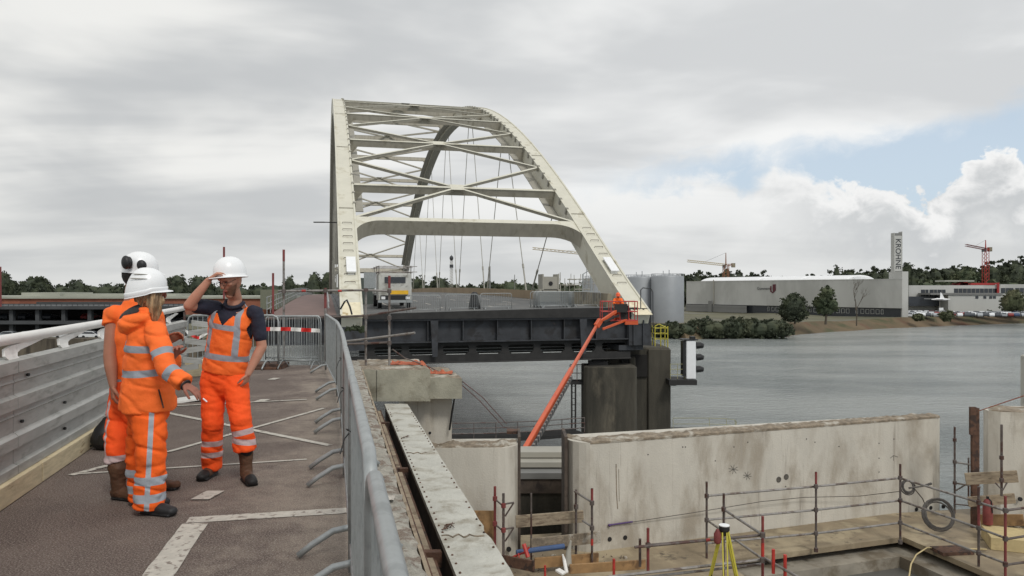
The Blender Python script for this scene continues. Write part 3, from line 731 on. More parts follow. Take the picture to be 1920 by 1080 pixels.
railing('walkway_railing', 'dark steel railing on the low walkway left of the dark pier', 'railing', [P(846, 824, 44), P(930, 822, 45), P(1010, 818, 46.5), P(1096, 811, 48)], .95, 3, 1.5, .03, 'scafdark', 1.6)
railing('pier_railing', 'thin yellowish curved railing low behind the white wall, right of the pier', 'railing', [P(1262, 806, 60), P(1330, 806, 60), P(1362, 807, 60.6), P(1378, 809, 62), P(1381, 811, 66)], .95, 2, 2.0, .02, 'paleyellow', 1.2)
railing('platform_railing', 'short yellow railing on the platform between the pier and the signal mast', 'railing', [P(1257, 712, 52.5), P(1284, 712, 52.5)], 1.1, 3, .55, .02, 'paleyellow')
railing('platform_railing', 'small railing on the platform at the left side of the pier', 'railing', [P(1069, 715, 51.5), P(1095, 715, 51.5)], 1.15, 2, .5, .03, 'scafdark', 1.2)
m_ = MB()
for x_ in (1072, 1079): m_.cyl(P(x_, 716, 51.6), P(x_, 905, 51.6), .06, 6)
for k in range(16): m_.cyl(P(1072, 724+k*11.5, 51.6), P(1079, 724+k*11.5, 51.6), .025, 5)
tag(m_.build('pier_ladder', 'blacksteel'), 'tall dark ladder below the platform at the left of the pier', 'ladder')
# platform with signal mast
m_ = MB(); pxb(m_, 1255, 1307, 51.8, 54, -5.05, -4.70); m_.tube([P(1258, 722, 52), P(1268, 722, 52)], .05); tag(m_.build('signal_platform', 'blacksteel'), 'dark cantilever platform sticking out right of the pier', 'platform')
sg_ = thing('navigation_signal', 'tall white shipping signal box with three black lamp hoods by the pier', 'signal', P(1295, 712, 52.6))
m_ = MB(); pxb(m_, 1287, 1305, 52.3, 53.3, -4.70, -1.98); bevel(m_.build('signal_box', 'white', sg_), .05)
m_ = MB(); pxb(m_, 1281, 1286.5, 52.4, 53.2, -4.5, -2.05); pxb(m_, 1279, 1309, 52.25, 53.35, -1.97, -1.90); pxb(m_, 1296, 1304, 52.5, 53.1, -1.90, -1.72); m_.build('back_plate', 'black', sg_)
for yy in (648, 670, 692.5):
    c = P(1305.5, yy, 52.7); m_ = MB(); m_.tube([c, c+V((.28, 0, .02)), c+V((.5, 0, -.02))], [.24, .23, .16], 12); m_.build('lamp_hood', 'black', sg_)
# yellow cage
m_ = MB(); c0 = P(1228, 645, 54.5); c1 = P(1252, 645, 54.5)
for z_ in (.35, .75, 1.15): 
    m_.tube([c0+UP*z_, c1+UP*z_, c1+UP*z_+V((0, 1, 0)), c0+UP*z_+V((0, 1, 0))], .04, 5, closed=True)
for q_ in (c0, c0.lerp(c1, .45), c1, c1+V((0, 1, 0)), c0+V((0, 1, 0))): m_.cyl(q_-UP*.25, q_+UP*1.3, .04, 5)
m_.tube([c0+UP*1.3, c0.lerp(c1, .3)+UP*1.45, c1+UP*1.15], .04, 5)
tag(m_.build('yellow_guard_cage', 'yellow'), 'bright yellow tubular guard cage on top of the pier', 'cage')

# ---------------------------------------------------------------- things standing on the far deck
def barrier_proto(L_=2.2, H=1.1, nb=17, name='crowd_barrier', label='x', m_='galv'):
    root = thing(name, label, 'barrier', (0, 0, 0)); r0 = .021; c = .13; z0 = .17
    f_ = MB(); pts = [V((0, 0, 0.02)), V((0, 0, H-c)), V((c*.3, 0, H-c*.3)), V((c, 0, H)), V((L_-c, 0, H)), V((L_-c*.3, 0, H-c*.3)), V((L_, 0, H-c)), V((L_, 0, .02))]
    f_.tube(pts, r0, 10); f_.tube([(0, 0, z0), (L_, 0, z0)], r0*.8, 8); f_.build('frame', m_, root, smooth=True)
    b_ = MB()
    for i in range(nb): x_ = L_*(i+1)/(nb+1); b_.cyl((x_, 0, z0), (x_, 0, H), .009, 6)
    b_.build('bars', m_, root)
    for x_ in (.28, L_-.28):
        g_ = MB(); g_.tube([(x_, -.30, .02), (x_, -.22, .08), (x_, -.10, .15), (x_, 0, .165), (x_, .10, .15), (x_, .22, .08), (x_, .30, .02)], .02, 8); g_.build('foot', m_, root, smooth=True)
    return root
bar0 = barrier_proto()
def put_bar(p0, ang, label, group, H=1.0): return dup(bar0, p0, ang, label, None, group)
GB = 'crowd barriers on the far bridge deck'
bang = math.atan2(BW.y, BW.x)
fz = lambda s, t_: B(s, t_, zd(s, t_)+.005)
put_bar(fz(.2, 6.2), bang, 'crowd barrier across the far road right of the flatbed truck', GB)
put_bar(fz(.3, 8.6), bang+.05, 'thin crowd barrier standing left of the stacked barriers on the far road', GB)
put_bar(fz(.1, 3.6), bang-.1, 'crowd barrier in front of the flatbed truck bumper', GB)
for k in range(7):
    lab = ['front barrier of the stack leaning together on the far road', 'second barrier of the leaning stack on the far road', 'third barrier of the leaning stack on the far road', 'fourth barrier of the leaning stack on the far road', 'fifth barrier of the leaning stack on the far road', 'sixth barrier of the leaning stack on the far road', 'rearmost barrier of the leaning stack on the far road'][k]
    q_ = put_bar(fz(.3+k*.16, 12.55+(k % 3)*.16-k*.03), bang, lab, 'stacked crowd barriers on the far bridge deck'); q_.scale = (1.15, 1, 1.02)
put_bar(fz(.5, 15.1), bang, 'crowd barrier before the concrete barrier at the right of the far road', GB)
# flatbed service truck
tk = thing('service_truck', 'white service truck with a scaffold rack and yellow plate parked on the far bridge', 'truck', fz(5.2, 3.3))
def tb(mb, t0, t1, s0, s1, z0, z1): mb.obox(B(5.2, 3.3, zd(5, 5)), BW, BU, UP, t0, t1, s0, s1, z0, z1)
m_ = MB(); tb(m_, -1.2, 1.2, .1, 2.0, .55, 2.55); tb(m_, -1.15, 1.15, 2.2, 8, 1.0, 1.25); bevel(m_.build('cab', 'truckpaint', tk), .08, 2)
m_ = MB(); tb(m_, -.75, .75, .05, .098, 1.85, 2.28); m_.build('windscreen', 'glass', tk)
m_ = MB(); tb(m_, -.45, .95, .02, .06, 1.02, 1.30); m_.build('yellow_plate', 'plate', tk)
m_ = MB(); tb(m_, -1.05, 1.05, .04, .098, .62, .95); m_.build('grille', 'black', tk)
m_ = MB(); tb(m_, -1.22, 1.22, -.12, .08, .42, .60); m_.build('bumper', 'galv', tk)
for e in (-1.0, .75):
    m_ = MB(); tb(m_, e, e+.28, -.14, -.11, .66, .86); m_.build('headlight', 'white', tk)
for e in (-1.05, 1.05):
    for s_ in (.9, 6.0):
        m_ = MB(); c = B(5.2+s_, 3.3+e, zd(5, 5)+.46); m_.tube([c-BW*.14, c+BW*.14], .46, 16); m_.build('wheel', 'black', tk)
m_ = MB()
for e in (-1.15, 1.15):
    for s_ in (.15, 2.6, 5.5): m_.cyl(B(5.2+s_, 3.3+e, zd(5, 5)+1.0), B(5.2+s_, 3.3+e, zd(5, 5)+3.1), .035, 6)
    for z_ in (2.65, 3.05): m_.cyl(B(5.2, 3.3+e, zd(5, 5)+z_), B(12.2, 3.3+e, zd(5, 5)+z_), .03, 6)
for s_ in (0.1, 3, 6): 
    for z_ in (2.65, 3.05): m_.cyl(B(5.2+s_, 1.9, zd(5, 5)+z_), B(5.2+s_, 4.9, zd(5, 5)+z_), .03, 6)
m_.build('roof_rack', 'scaf', tk)
m_ = MB(); tb(m_, -2.2, -1.35, .3, .5, 1.45, 2.6); m_.build('side_cabinet', 'galv', tk)
# tarpaulin bundle left of the truck behind the arch foot
m_ = MB(); m_.obox(B(16, .9, zd(16, 1)), BW, BU, UP, -.2, 1.6, 0, 2, 0, 2.3); tag(bevel(m_.build('green_container', mat('dull green container', L(84, 92, 86), .7)), .04), 'dull green container half hidden by the left arch foot', 'container')
# black sandbags
m_ = MB(); c = fz(1.2, 8.35)
m_.chain([c+UP*.1, c+UP*.5, c+UP*1.0], [(.42, .3), (.34, .28), (.26, .2)], BW, 12); tag(autosmooth(m_.build('black_sack', 'black')), 'black sack standing behind the crowd barrier under the mast', 'sack')
# grey plant unit with round fan on the right of the deck
un = thing('plant_unit', 'grey boxy machine with a round black opening behind the stacked barriers', 'machine', fz(6, 14))
o_u = B(8, 15.9, zd(6, 14)+.2); m_ = MB(); m_.obox(o_u, BW, BU, UP, -.6, .6, 0, 1.2, 1.0, 2.0); m_.obox(o_u, BW, BU, UP, -.9, .9, .1, 1.3, 0, .99); m_.obox(o_u, BW, BU, UP, -.68, -.58, -.05, 1.25, .9, 2.2); m_.obox(o_u, BW, BU, UP, .58, .68, -.05, 1.25, .9, 2.2); m_.build('housing', 'trussgrey', un)
m_ = MB(); c = o_u+BW*.0+UP*1.45; m_.tube([c-BU*.05, c+BU*.02], .17, 14); m_.build('fan_opening', 'black', un)
# hedge of pipes in the plant beyond the bridge
pl = thing('pipe_plant', 'tangle of grey pipes and walkways left of the storage tanks', 'industrial plant', (40, 232, GZ))
m_ = MB(); rr = random.Random(4)
for k in range(26):
    x_ = rr.uniform(1046, 1150); y_ = rr.uniform(520, 556); q_ = P(x_, y_, 235); l = rr.uniform(2, 6)
    m_.cyl(q_, q_+(V((l, 0, 0)) if k % 2 else V((0, 0, l*.5))), rr.uniform(.08, .2), 5)
for x_ in range(1050, 1140, 9): m_.cyl(P(x_, 522, 236), P(x_, 602, 236), .12, 5)
m_.build('pipework', 'trussgrey', pl)
m_ = MB(); m_.tube([P(1093, 600, 232), P(1093, 514, 232), P(1108, 505, 232), P(1108, 600, 232)], .22, 6); m_.cyl(P(1100, 540, 232), P(1100, 497, 232), .1, 5); m_.build('vent_pipe', 'galv', pl)
# ================================================================ FAR BUILDINGS
M['cladding'] = mat('grey metal cladding', L(186, 186, 182), .6, var=.05, sc=.06, c2=L(170, 170, 166), c2s=.05, thr=(.45, .6), stretch=(1, 1, .4))
M['clad2'] = mat('darker grey cladding', L(120, 120, 118), .6, var=.06, sc=.1)
M['brick'] = mat('red brick hall', L(146, 92, 72), .85, var=.12, sc=.3, c2=L(128, 80, 64), c2s=.1)
M['roofpale'] = mat('pale flat roof edge', L(160, 162, 150), .7, var=.1, sc=.1)
M['dkglass'] = mat('dark facade glass', L(44, 48, 54), .25, var=.2, sc=.3, spec=.7)
M['carpark'] = mat('dark concrete deck', L(70, 72, 74), .85, var=.2, sc=.2)
M['tank'] = mat('grey storage tank steel', L(150, 153, 156), .5, .2, var=.05, sc=.2)
M['lettering'] = mat('dark grey lettering', L(60, 62, 66), .6)
M['maroon'] = mat('maroon emblem', L(92, 44, 52), .7)
# storage tanks
for (cx_, rx, yt, Y, lb) in ((1258, 31, 519, 222, 'right storage tank, widest grey cylinder beside the warehouse'), (1206, 29, 521, 228, 'middle storage tank just right of the arch foot'), (1122, 24, 523, 240, 'left storage tank partly hidden by the arch foot')):
    r_ = rx*Y/F; c = V(((cx_-CX)/F*Y, Y+r_, GZ)); h = ZC-(yt-HY)/F*Y-GZ
    tk = thing('storage_tank', lb, 'tank', c, 'grey storage tanks on the far bank')
    m_ = MB(); m_.lathe(c, [(r_, 0), (r_, h), (r_*.97, h+.25), (r_*.5, h+.7), (.3, h+.9)], 40); autosmooth(m_.build('shell', 'tank', tk))
    m_ = MB()
    for k in range(26):
        a = 6.283*k/26; p = c+V((math.cos(a)*r_*.97, math.sin(a)*r_*.97, h)); m_.cyl(p, p+UP*1.0, .05, 4)
    m_.tube([c+V((math.cos(6.283*k/26)*r_*.97, math.sin(6.283*k/26)*r_*.97, h+1.0)) for k in range(26)], .04, 4, closed=True)
    m_.cyl(c+V((.5, 0, h)), c+V((.5, 0, h+2.2)), .12, 5); m_.cyl(c+V((-1.5, -1, h)), c+V((-1.5, -1, h+1.9)), .1, 5)
    m_.build('roof_rail', 'tank', tk)
    m_ = MB(); m_.lathe(c, [(r_+.9, -.4), (r_+.9, .5), (r_+.3, .5), (r_+.3, .51)], 32); m_.build('tank_base', 'barrierconc', tk)
# warehouse
A0 = V((85.4, 365.7, GZ)); A1 = V((145.1, 277.7, GZ)); wu = (A1-A0); WL = wu.length; wu.normalize(); wn = V((wu.y, -wu.x, 0));
if wn.y > 0: wn = -wn
wdep = V((.40, .916, 0)).normalized()
wh = thing('warehouse', 'long pale grey windowless warehouse with curved white rooflights on the far bank', 'warehouse', A0)
def wb(mb, a0, a1, d0, d1, z0, z1, o=A0): mb.obox(o, wu, wdep, UP, a0, a1, d0, d1, z0, z1)
HW = 5.6-GZ
m_ = MB(); wb(m_, 0, WL, 0, 70, 3.5, HW); m_.build('wall', 'cladding', wh)
m_ = MB()
for k in range(1, 34): wb(m_, k*WL/34-.03, k*WL/34+.03, -.03, -.001, 3.5, HW)
wb(m_, -.1, WL+.1, -.08, 0.0, HW-.25, HW+.05)
m_.build('cladding_joints', 'cladding', wh)
m_ = MB(); wb(m_, .5, WL-.5, 1.0, 69, -2.5, 3.49); m_.build('dark_base', 'dkglass', wh)
m_ = MB(); wb(m_, 0, 36, -1.6, .9, 2.2, 3.2); wb(m_, 0, 36, -1.5, .9, 0, 2.19); m_.build('loading_ledge', 'clad2', wh)
m_ = MB(); wb(m_, 14.2, 16.2, -2.4, -1.62, 0, 5.2); m_.build('stair_box', 'clad2', wh)
m_ = MB(); wb(m_, 16.8, 17.3, -.5, -.1, 3, HW+.6); m_.build('downpipe', 'trussgrey', wh)
for k in range(26):
    a = 47+k*2.05
    if a > WL-2.5: break
    if k % 7 == 5: continue
    w_ = 1.45 if k % 5 else 1.0
    m_ = MB(); wb(m_, a, a+w_, .9, .99, 1.1, 2.9); f_ = m_.build('window', 'cladding', wh)
    m_ = MB(); wb(m_, a+.17, a+w_-.17, .86, .899, 1.25, 2.75); m_.build('pane', 'dkglass', f_)
for (a0, a1) in ((8, 41), (43, 63), (63.5, 84)):
    m_ = MB(); rs = []
    for a in (a0, a0+.6, a1-.6, a1):
        sc_ = 1 if a0 < a < a1 else .75
        rs.append([A0+wu*a-wn*(11-10*math.cos(math.pi*j/10))+UP*(HW-.3+2.2*sc_*math.sin(math.pi*j/10)) for j in range(11)])
    m_.rings(rs); m_.build('curved_rooflight', 'white', wh, smooth=False)
# small emblem and lettering on the facade
c = P(1414.5+17.5, 541, 300); # put on the facade plane
def onwall(px, py):   # where the ray through a column meets the facade
    k_ = (px-CX)/F; # x = k_*y ; point A0+wu*a
    a = (A0.x-k_*A0.y)/(k_*wu.y-wu.x); p = A0+wu*a; p.z = ZC-(py-HY)/F*p.y; return p
pt = onwall(1432, 541); text_mesh('Gommers', 1.7, pt+wn*.12, wu, UP, 'lettering', 'lettering', wh, .02)
em = MB(); c = onwall(1449, 540); X_ = lambda u, v_: c+wn*.12+wu*u*.85+UP*v_*.8
em.prism([X_(-1.5, .9), X_(-.75, 1.2), X_(-.75, -1.6), X_(.1, -2.2), X_(.1, -2.9), X_(-1.5, -1.9)], wn*.06)
em.prism([X_(0, 1.9), X_(1.9, 2.1), X_(1.9, -1.3), X_(.12, -2.9), X_(.12, -1.6), X_(0, -1.2)], wn*.07)
em.build('emblem', 'maroon', wh)
# lettered column and end tower
col_ = thing('lettered_column', 'tall grey column with vertical KROHNE lettering behind the warehouse', 'sign tower', P(1684, HY, 284).xy.to_3d()+V((0, 0, GZ)))
m_ = MB(); s_ = 284/F; x0, x1 = (1677.3-CX)*s_, (1691-CX)*s_; zt = ZC+106*s_
m_.box((x0, 284, GZ), (x1, 286.4, zt)); m_.build('shaft', 'clad2', col_)
m_ = MB(); m_.box((x0-.15, 283.9, GZ), (x0-.001, 286.5, zt+.1)); m_.box((x1+.001, 283.9, GZ), (x1+.15, 286.5, zt+.6)); m_.box((x0, 283.97, zt-14.4), (x1, 283.999, zt-1.0)); m_.build('side_panel', 'cladding', col_)
cx_ = (x0+x1)/2; 
text_mesh('KROHNE', 2.85, V((cx_-.1, 283.9, zt-7.9)), -UP, V((1, 0, 0)), 'lettering', 'lettering', col_, .03)
m_ = MB(); s_ = 278/F; m_.box(((1692-CX)*s_, 278.2, GZ), ((1703.5-CX)*s_, 288, ZC+34*s_)); tag(m_.build('end_tower', 'cladding'), 'plain grey square stair tower at the right end of the warehouse', 'tower')
# offices on the right
of = thing('office_block', 'low grey office building with dark window bands behind the parked cars', 'building', P(1780, HY, 330).xy.to_3d()+V((0, 0, GZ)))
def pb(mb, x0, x1, y0, y1, Y, d=12): s = Y/F; mb.box(((x0-CX)*s, Y, ZC-(y1-HY)*s), ((x1-CX)*s, Y+d, ZC-(y0-HY)*s))
m_ = MB(); pb(m_, 1704, 1876, 535, 586, 330, 30); pb(m_, 1876.1, 1990, 533, 586, 332, 30); m_.build('wall', 'cladding', of)
for (a, b_, y0, y1) in ((1727, 1741, 543, 560), (1743, 1757, 543, 560), (1758, 1773, 543, 553), (1789, 1874, 541, 551), (1877, 1900, 540, 550), (1904, 1990, 540, 549)):
    m_ = MB(); pb(m_, a, b_, y0, y1, 329.9 if a < 1876 else 331.9, .08); f_ = m_.build('window', 'dkglass', of)
    m_ = MB()
    for k in range(1, max(2, int((b_-a)/8))): pb(m_, a+k*8-.25, a+k*8+.25, y0, y1, (329.9 if a < 1876 else 331.9)-.06, .05)
    m_.build('frame', 'trussgrey', f_)
m_ = MB(); pb(m_, 1772, 1827, 525.5, 528, 334, 8); m_.build('roof_canopy', 'roofpale', of)
ow = thing('office_wing', 'lower single storey wing with small square windows in front of the offices', 'building', P(1830, HY, 320).xy.to_3d()+V((0, 0, GZ)))
m_ = MB(); pb(m_, 1778, 1882, 553, 588, 320, 9); m_.build('wall', 'cladding', ow)
m_ = MB(); pb(m_, 1745, 1880, 549.5, 552.9, 319.5, 10); m_.build('roof', 'clad2', ow)
for a in (1829, 1844, 1855, 1862):
    m_ = MB(); pb(m_, a, a+5.5, 555, 560, 319.9, .08); m_.build('window', 'dkglass', ow)
m_ = MB(); pb(m_, 1704, 1778, 556, 574, 326, 3); m_.build('dark_plinth', 'dkglass', ow)
# small aeroplane on a post
ap = thing('display_aeroplane', 'small white aeroplane shape mounted above the parked cars', 'aeroplane', P(1762, 578, 300))
c = P(1762, 562, 300); m_ = MB()
m_.chain([c+V((-3.2, 0, .1)), c+V((-1, 0, .2)), c+V((2.5, 0, .1)), c+V((4.2, 0, .2))], [.15, .45, .4, .1], UP, 10)
m_.prism([c+V((-3.8, -4.5, .25)), c+V((-2.4, -4.5, .25)), c+V((1.8, 0, .25)), c+V((-2.4, 4.5, .25)), c+V((-3.8, 4.5, .25)), c+V((-1.2, 0, .25))], (0, 0, .15))
m_.prism([c+V((.1, -.1, .3)), c+V((.3, -.1, 3.0)), c+V((.8, -.1, 2.6)), c+V((2.0, -.1, .3))], (0, .2, 0)); m_.build('airframe', 'white', ap, smooth=False)
m_ = MB(); m_.cyl(c-UP*4.2, c, .12, 6); m_.build('post', 'trussgrey', ap)
sp_ = thing('bank_sign', 'small white sign on a pale post in front of the parked cars', 'sign', P(1765, 593, 276)); m_ = MB(); m_.cyl(P(1765, 592, 276), P(1765, 580, 276), .12, 6); m_.build('post', 'white', sp_)
m_ = MB(); pb(m_, 1761, 1769, 577, 582, 275.8, .1); m_.build('panel', 'white', sp_)
# cars
def car(name, label, paint):
    r_ = thing(name, label, 'car', (0, 0, 0)); m_ = MB()
    prof = [(-2.1, .3), (2.1, .3), (2.15, .75), (1.3, .92), (.5, 1.42), (-1.1, 1.45), (-1.9, 1.0), (-2.15, .8)]
    m_.rings([[V((x_, y_*w_, z_)) for x_, z_ in prof] for y_, w_ in ((-.85, 1), (-.80, 1), (.80, 1), (.85, 1))]); m_.build('body', paint, r_)
    m_ = MB()
    for sg in (-1, 1): m_.prism([(1.15, sg*.852, .95), (.48, sg*.852, 1.34), (-1.05, sg*.852, 1.36), (-1.7, sg*.852, 1.0)], (0, sg*.01, 0))
    m_.prism([(1.31, -.72, .93), (1.31, .72, .93), (.55, .66, 1.40), (.55, -.66, 1.40)], (.03, 0, .02)); m_.build('windows', 'dkglass', r_)
    for x_ in (-1.3, 1.3):
        for sg in (-1, 1): m_ = MB(); m_.tube([(x_, sg*.7, .32), (x_, sg*.87, .32)], .32, 12); m_.build('wheel', 'black', r_)
    return r_
cols = [('white', L(222, 224, 226)), ('silver', L(166, 170, 174)), ('dark grey', L(62, 66, 72)), ('red', L(130, 44, 42)), ('blue', L(52, 70, 104))]
protos = []
for cn, cc in cols: protos.append((cn, car('parked_car', '', mat(cn+' car paint', cc, .3, .1, var=.02, spec=.7))))
rr = random.Random(21); used = set()
OW = 'first second third fourth fifth sixth seventh eighth ninth tenth eleventh twelfth thirteenth fourteenth fifteenth sixteenth seventeenth eighteenth nineteenth twentieth'.split()
def ordw(i): return OW[i-1] if i <= 20 else 'twenty-'+OW[i-21]
def place_car(p, rot, place, gname, w=(6, 4, 4, 1, 1)):
    i = rr.choices(range(5), w)[0]; cn, pr = protos[i]; lb = f'{cn} {place}'

    g_ = gname
    if i not in used: used.add(i); o = pr; o.location = p; o.rotation_euler = (0, 0, rot); o['label'] = lb; o['group'] = g_
    else: dup(pr, p, rot, lb, None, g_)
for row, (Y, x0, x1) in enumerate(((281, 1706, 1920), (289, 1700, 1925), (297, 1700, 1930), (305, 1700, 1935), (313, 1704, 1780))):
    px = x0; ci = 0; rn = ('front', 'second', 'third', 'fourth', 'rearmost')[row]
    while px < x1:
        ci += 1
        if not (1756 < px < 1792 and row == 0):
            place_car(V(((px-CX)/F*Y, Y+rr.uniform(-.4, .4), GZ+.25)), rr.choice((1.15, 1.15, -2.0))+rr.uniform(-.06, .06), f'car, {ordw(ci)} from the left in the {rn} parked row below the offices', 'cars parked on the right bank')
        px += 2.75*F/Y*.86
# ---------------------------------------------------------------- left bank
hall = thing('brick_hall', 'long low red brick hall with pale flat roof across the left background', 'building', P(200, HY, 250).xy.to_3d()+V((0, 0, GZ)))
m_ = MB(); pb(m_, -200, 500, 560, 590, 250, 20); m_.build('wall', 'brick', hall)
m_ = MB(); pb(m_, -200, 500, 555.5, 559.9, 249.3, 40); m_.build('roof', 'roofpale', hall)
m_ = MB(); pb(m_, 40, 112, 548.5, 555.4, 252, 20); pb(m_, 112.1, 330, 551, 555.4, 254, 20); m_.build('roof_light', 'roofpale', hall)
m_ = MB(); pb(m_, 68, 240, 566, 571, 249.2, .6); m_.build('dark_canopy', 'carpark', hall)
m_ = MB(); pb(m_, 488, 522, 543, 580, 240, 20); tag(m_.build('olive_shed', mat('olive grey cladding', L(112, 114, 98), .8)), 'plain olive grey shed right of the brick hall', 'building')
m_ = MB(); pb(m_, 518, 560, 549, 585, 300, 20); tag(m_.build('grey_shed', 'clad2'), 'dark grey building behind the tall scaffold pole left of the arch', 'building')
m_ = MB(); pb(m_, 560, 640, 552, 585, 320, 20); tag(m_.build('low_shed', 'cladding'), 'low pale building left of the arch foot on the horizon', 'building')
pd = thing('parking_structure', 'dark two storey open parking deck behind the left railing', 'building', P(150, HY, 168).xy.to_3d()+V((0, 0, GZ)))
m_ = MB(); pb(m_, -160, 345, 574, 580, 166, 26); pb(m_, -160, 345, 602, 608, 166, 26); m_.build('deck_slab', 'carpark', pd)
m_ = MB(); pb(m_, -160, 345, 580, 626, 188, .5); m_.build('back_wall', 'blacksteel', pd)
for px in range(-130, 345, 49):
    m_ = MB(); pb(m_, px, px+7, 580.05, 625, 167, 1); m_.build('column', 'carpark', pd)
m_ = MB(); pb(m_, -160, 345, 569.5, 571, 166.2, .1); 
for px in range(-155, 345, 10): pb(m_, px, px+.8, 570, 574, 166.2, .1)
m_.build('deck_railing', 'carpark', pd)
px = 20; ci = 0
while px < 345:
    Y = 158; ci += 1; place_car(V(((px-CX)/F*Y, Y, GZ+.2)), rr.uniform(-.2, .2), f'car, {ordw(ci)} from the left on the quay before the parking deck', 'cars on the left quay', (8, 3, 2, 0, 0)); px += rr.choice((36, 44, 52))
for ci, px in enumerate((14, 52, 96, 170, 215, 300), 1):
    Y = 174; place_car(V(((px-CX)/F*Y, Y, ZC-59*166/F+.05)), rr.uniform(1.3, 1.8), f'car, {ordw(ci)} from the left on the floor of the dark parking deck', 'cars inside the left parking deck', (2, 3, 4, 1, 1))
m_ = MB(); m_.cyl(P(0, 575, 150), P(0, 500, 150), .30, 8, .25); tag(m_.build('red_mooring_pole', 'redrust'), 'dark red pole cut by the left edge of the photo', 'pole')
m_ = MB(); pb(m_, -60, 330, 641, 644, 149.5, .2)
for px in range(-60, 330, 12): pb(m_, px, px+1, 636, 641, 149.5, .15)
tag(m_.build('quay_railing', 'clad2'), 'low grey railing along the top of the left quay', 'railing')

# ---------------------------------------------------------------- cranes and mast
def crane(label, px, ybase, ytop, yj, Y, jl_px, jr_px, mc, jc, jtilt=0, wpx=9):
    s = Y/F; x_ = (px-CX)*s; r_ = thing('tower_crane', label, 'crane', (x_, Y, GZ)); hw = wpx*s/2; zt = ZC-(yj-HY)*s; z0 = GZ
    def lattice(mb, a, b_, w, n, r, sd=V((0, 1, 0))):
        d = (b_-a); u = d.cross(sd).normalized()*w; v_ = sd.normalized()*w
        cs = [u+v_, u-v_, -u-v_, -u+v_]
        for c in cs: mb.cyl(a+c, b_+c, r, 4)
        for i in range(n):
            p, q_ = a+d*(i/n), a+d*((i+1)/n)
            for j in range(4): mb.cyl(p+cs[j], (q_ if i % 2 else q_)+cs[(j+1) % 4], r*.6, 4)
    m_ = MB(); lattice(m_, V((x_, Y, z0)), V((x_, Y, zt)), hw, 16, .16); m_.build('mast', mc, r_)
    m_ = MB(); a = V((x_, Y, zt)); b_ = V(((jl_px-CX)*s, Y-6, zt-(jtilt*s))); lattice(m_, a, b_, .75*s*2.4, 18, .11, UP); m_.build('jib', jc, r_)
    m_ = MB(); b_ = V(((jr_px-CX)*s, Y+1, zt+.2)); lattice(m_, a, b_, 1.6*s, 4, .14, UP); m_.build('counter_jib', mc, r_)
    m_ = MB(); m_.obox(b_, V((1, 0, 0)), V((0, 1, 0)), UP, -4*s, 2*s, -.8, .8, -5*s, 3*s); m_.build('counterweight', 'barrierconc', r_)
    m_ = MB(); m_.cyl(V((x_, Y, zt)), V((x_, Y, ZC-(ytop-HY)*s)), .38, 5, .2); m_.build('apex', mc, r_)
    m_ = MB(); m_.obox(V((x_, Y, zt)), V((1, 0, 0)), V((0, 1, 0)), UP, -6*s, -1.5*s, -1.2, .8, -5*s, .5*s); m_.build('cab', 'dkglass', r_)
    m_ = MB(); m_.cyl(V((x_, Y, ZC-(ytop-HY)*s)), a.lerp(V(((jl_px-CX)*s, Y-6, zt-(jtilt*s))), .6), .05, 4); m_.build('tie_cable', 'cable', r_)
    return r_
M['craney'] = mat('pale yellow crane lattice', L(176, 160, 120), .6); M['craneb'] = mat('rusty brown crane mast', L(136, 92, 66), .7, var=.2)
crane('beige tower crane over the left part of the warehouse roof', 1361, 528, 474, 497, 400, 1284, 1377, 'craneb', 'craney', -7)
crane('bright red and white tower crane above the offices at far right', 1848, 533, 450, 467, 400, 1798, 1859, 'red', 'redrust', -6, 8)
crane('yellow crane jib reaching left from behind the right arch leg', 1134, 540, 462, 480, 380, 998, 1143, 'craneb', 'craney', -13)
m_ = MB(); pb(m_, 1800, 1872, 530.5, 534.5, 336, 6); pb(m_, 1870, 1874, 530, 552, 329, .5); m_.prism([P(1790, 535, 336), P(1815, 527, 336), P(1815, 535, 336)], (0, 5, 0)); tag(m_.build('red_roof_structure', mat('dull red steel', L(150, 44, 42), .7)), 'flat red steel structure on the office roof below the red crane', 'roof structure')
ms = thing('lattice_mast', 'slender grey lattice mast seen between the bridge hangers', 'mast', P(846.5, 600, 380)); m_ = MB()
c0 = P(846.5, 600, 380); c1 = P(846.5, 486, 380); 
for e in (V((.9, 0, 0)), V((-.9, 0, 0)), V((0, .9, 0))): m_.cyl(c0+e, c1+e*.6, .12, 4)
for k in range(22): p = c0.lerp(c1, k/22); q_ = c0.lerp(c1, (k+1)/22); m_.cyl(p+V((.85, 0, 0)), q_+V((-.8, 0, 0)), .07, 4)
m_.build('lattice', 'trussgrey', ms); m_ = MB(); m_.ball(P(846.5, 484, 380), (1.0, 1.0, 1.3), 8, 6); m_.cyl(P(846.5, 480, 380), P(846.5, 478, 380), .15, 5); m_.obox(P(846.5, 499, 380), V((1, 0, 0)), V((0, 1, 0)), UP, -.9, .9, -.6, .6, -.8, .8); m_.build('antenna', 'lettering', ms)
m_ = MB(); m_.cyl(P(918.5, 560, 260), P(918.5, 499, 260), .28, 6, .22); tag(m_.build('grey_pole', 'clad2'), 'plain grey pole between the two middle hanger pairs', 'pole')
m_ = MB(); m_.cyl(P(965, 560, 400), P(965, 515, 400), .2, 5); tag(m_.build('thin_antenna', 'clad2'), 'very thin distant antenna left of the stacked barriers', 'antenna')
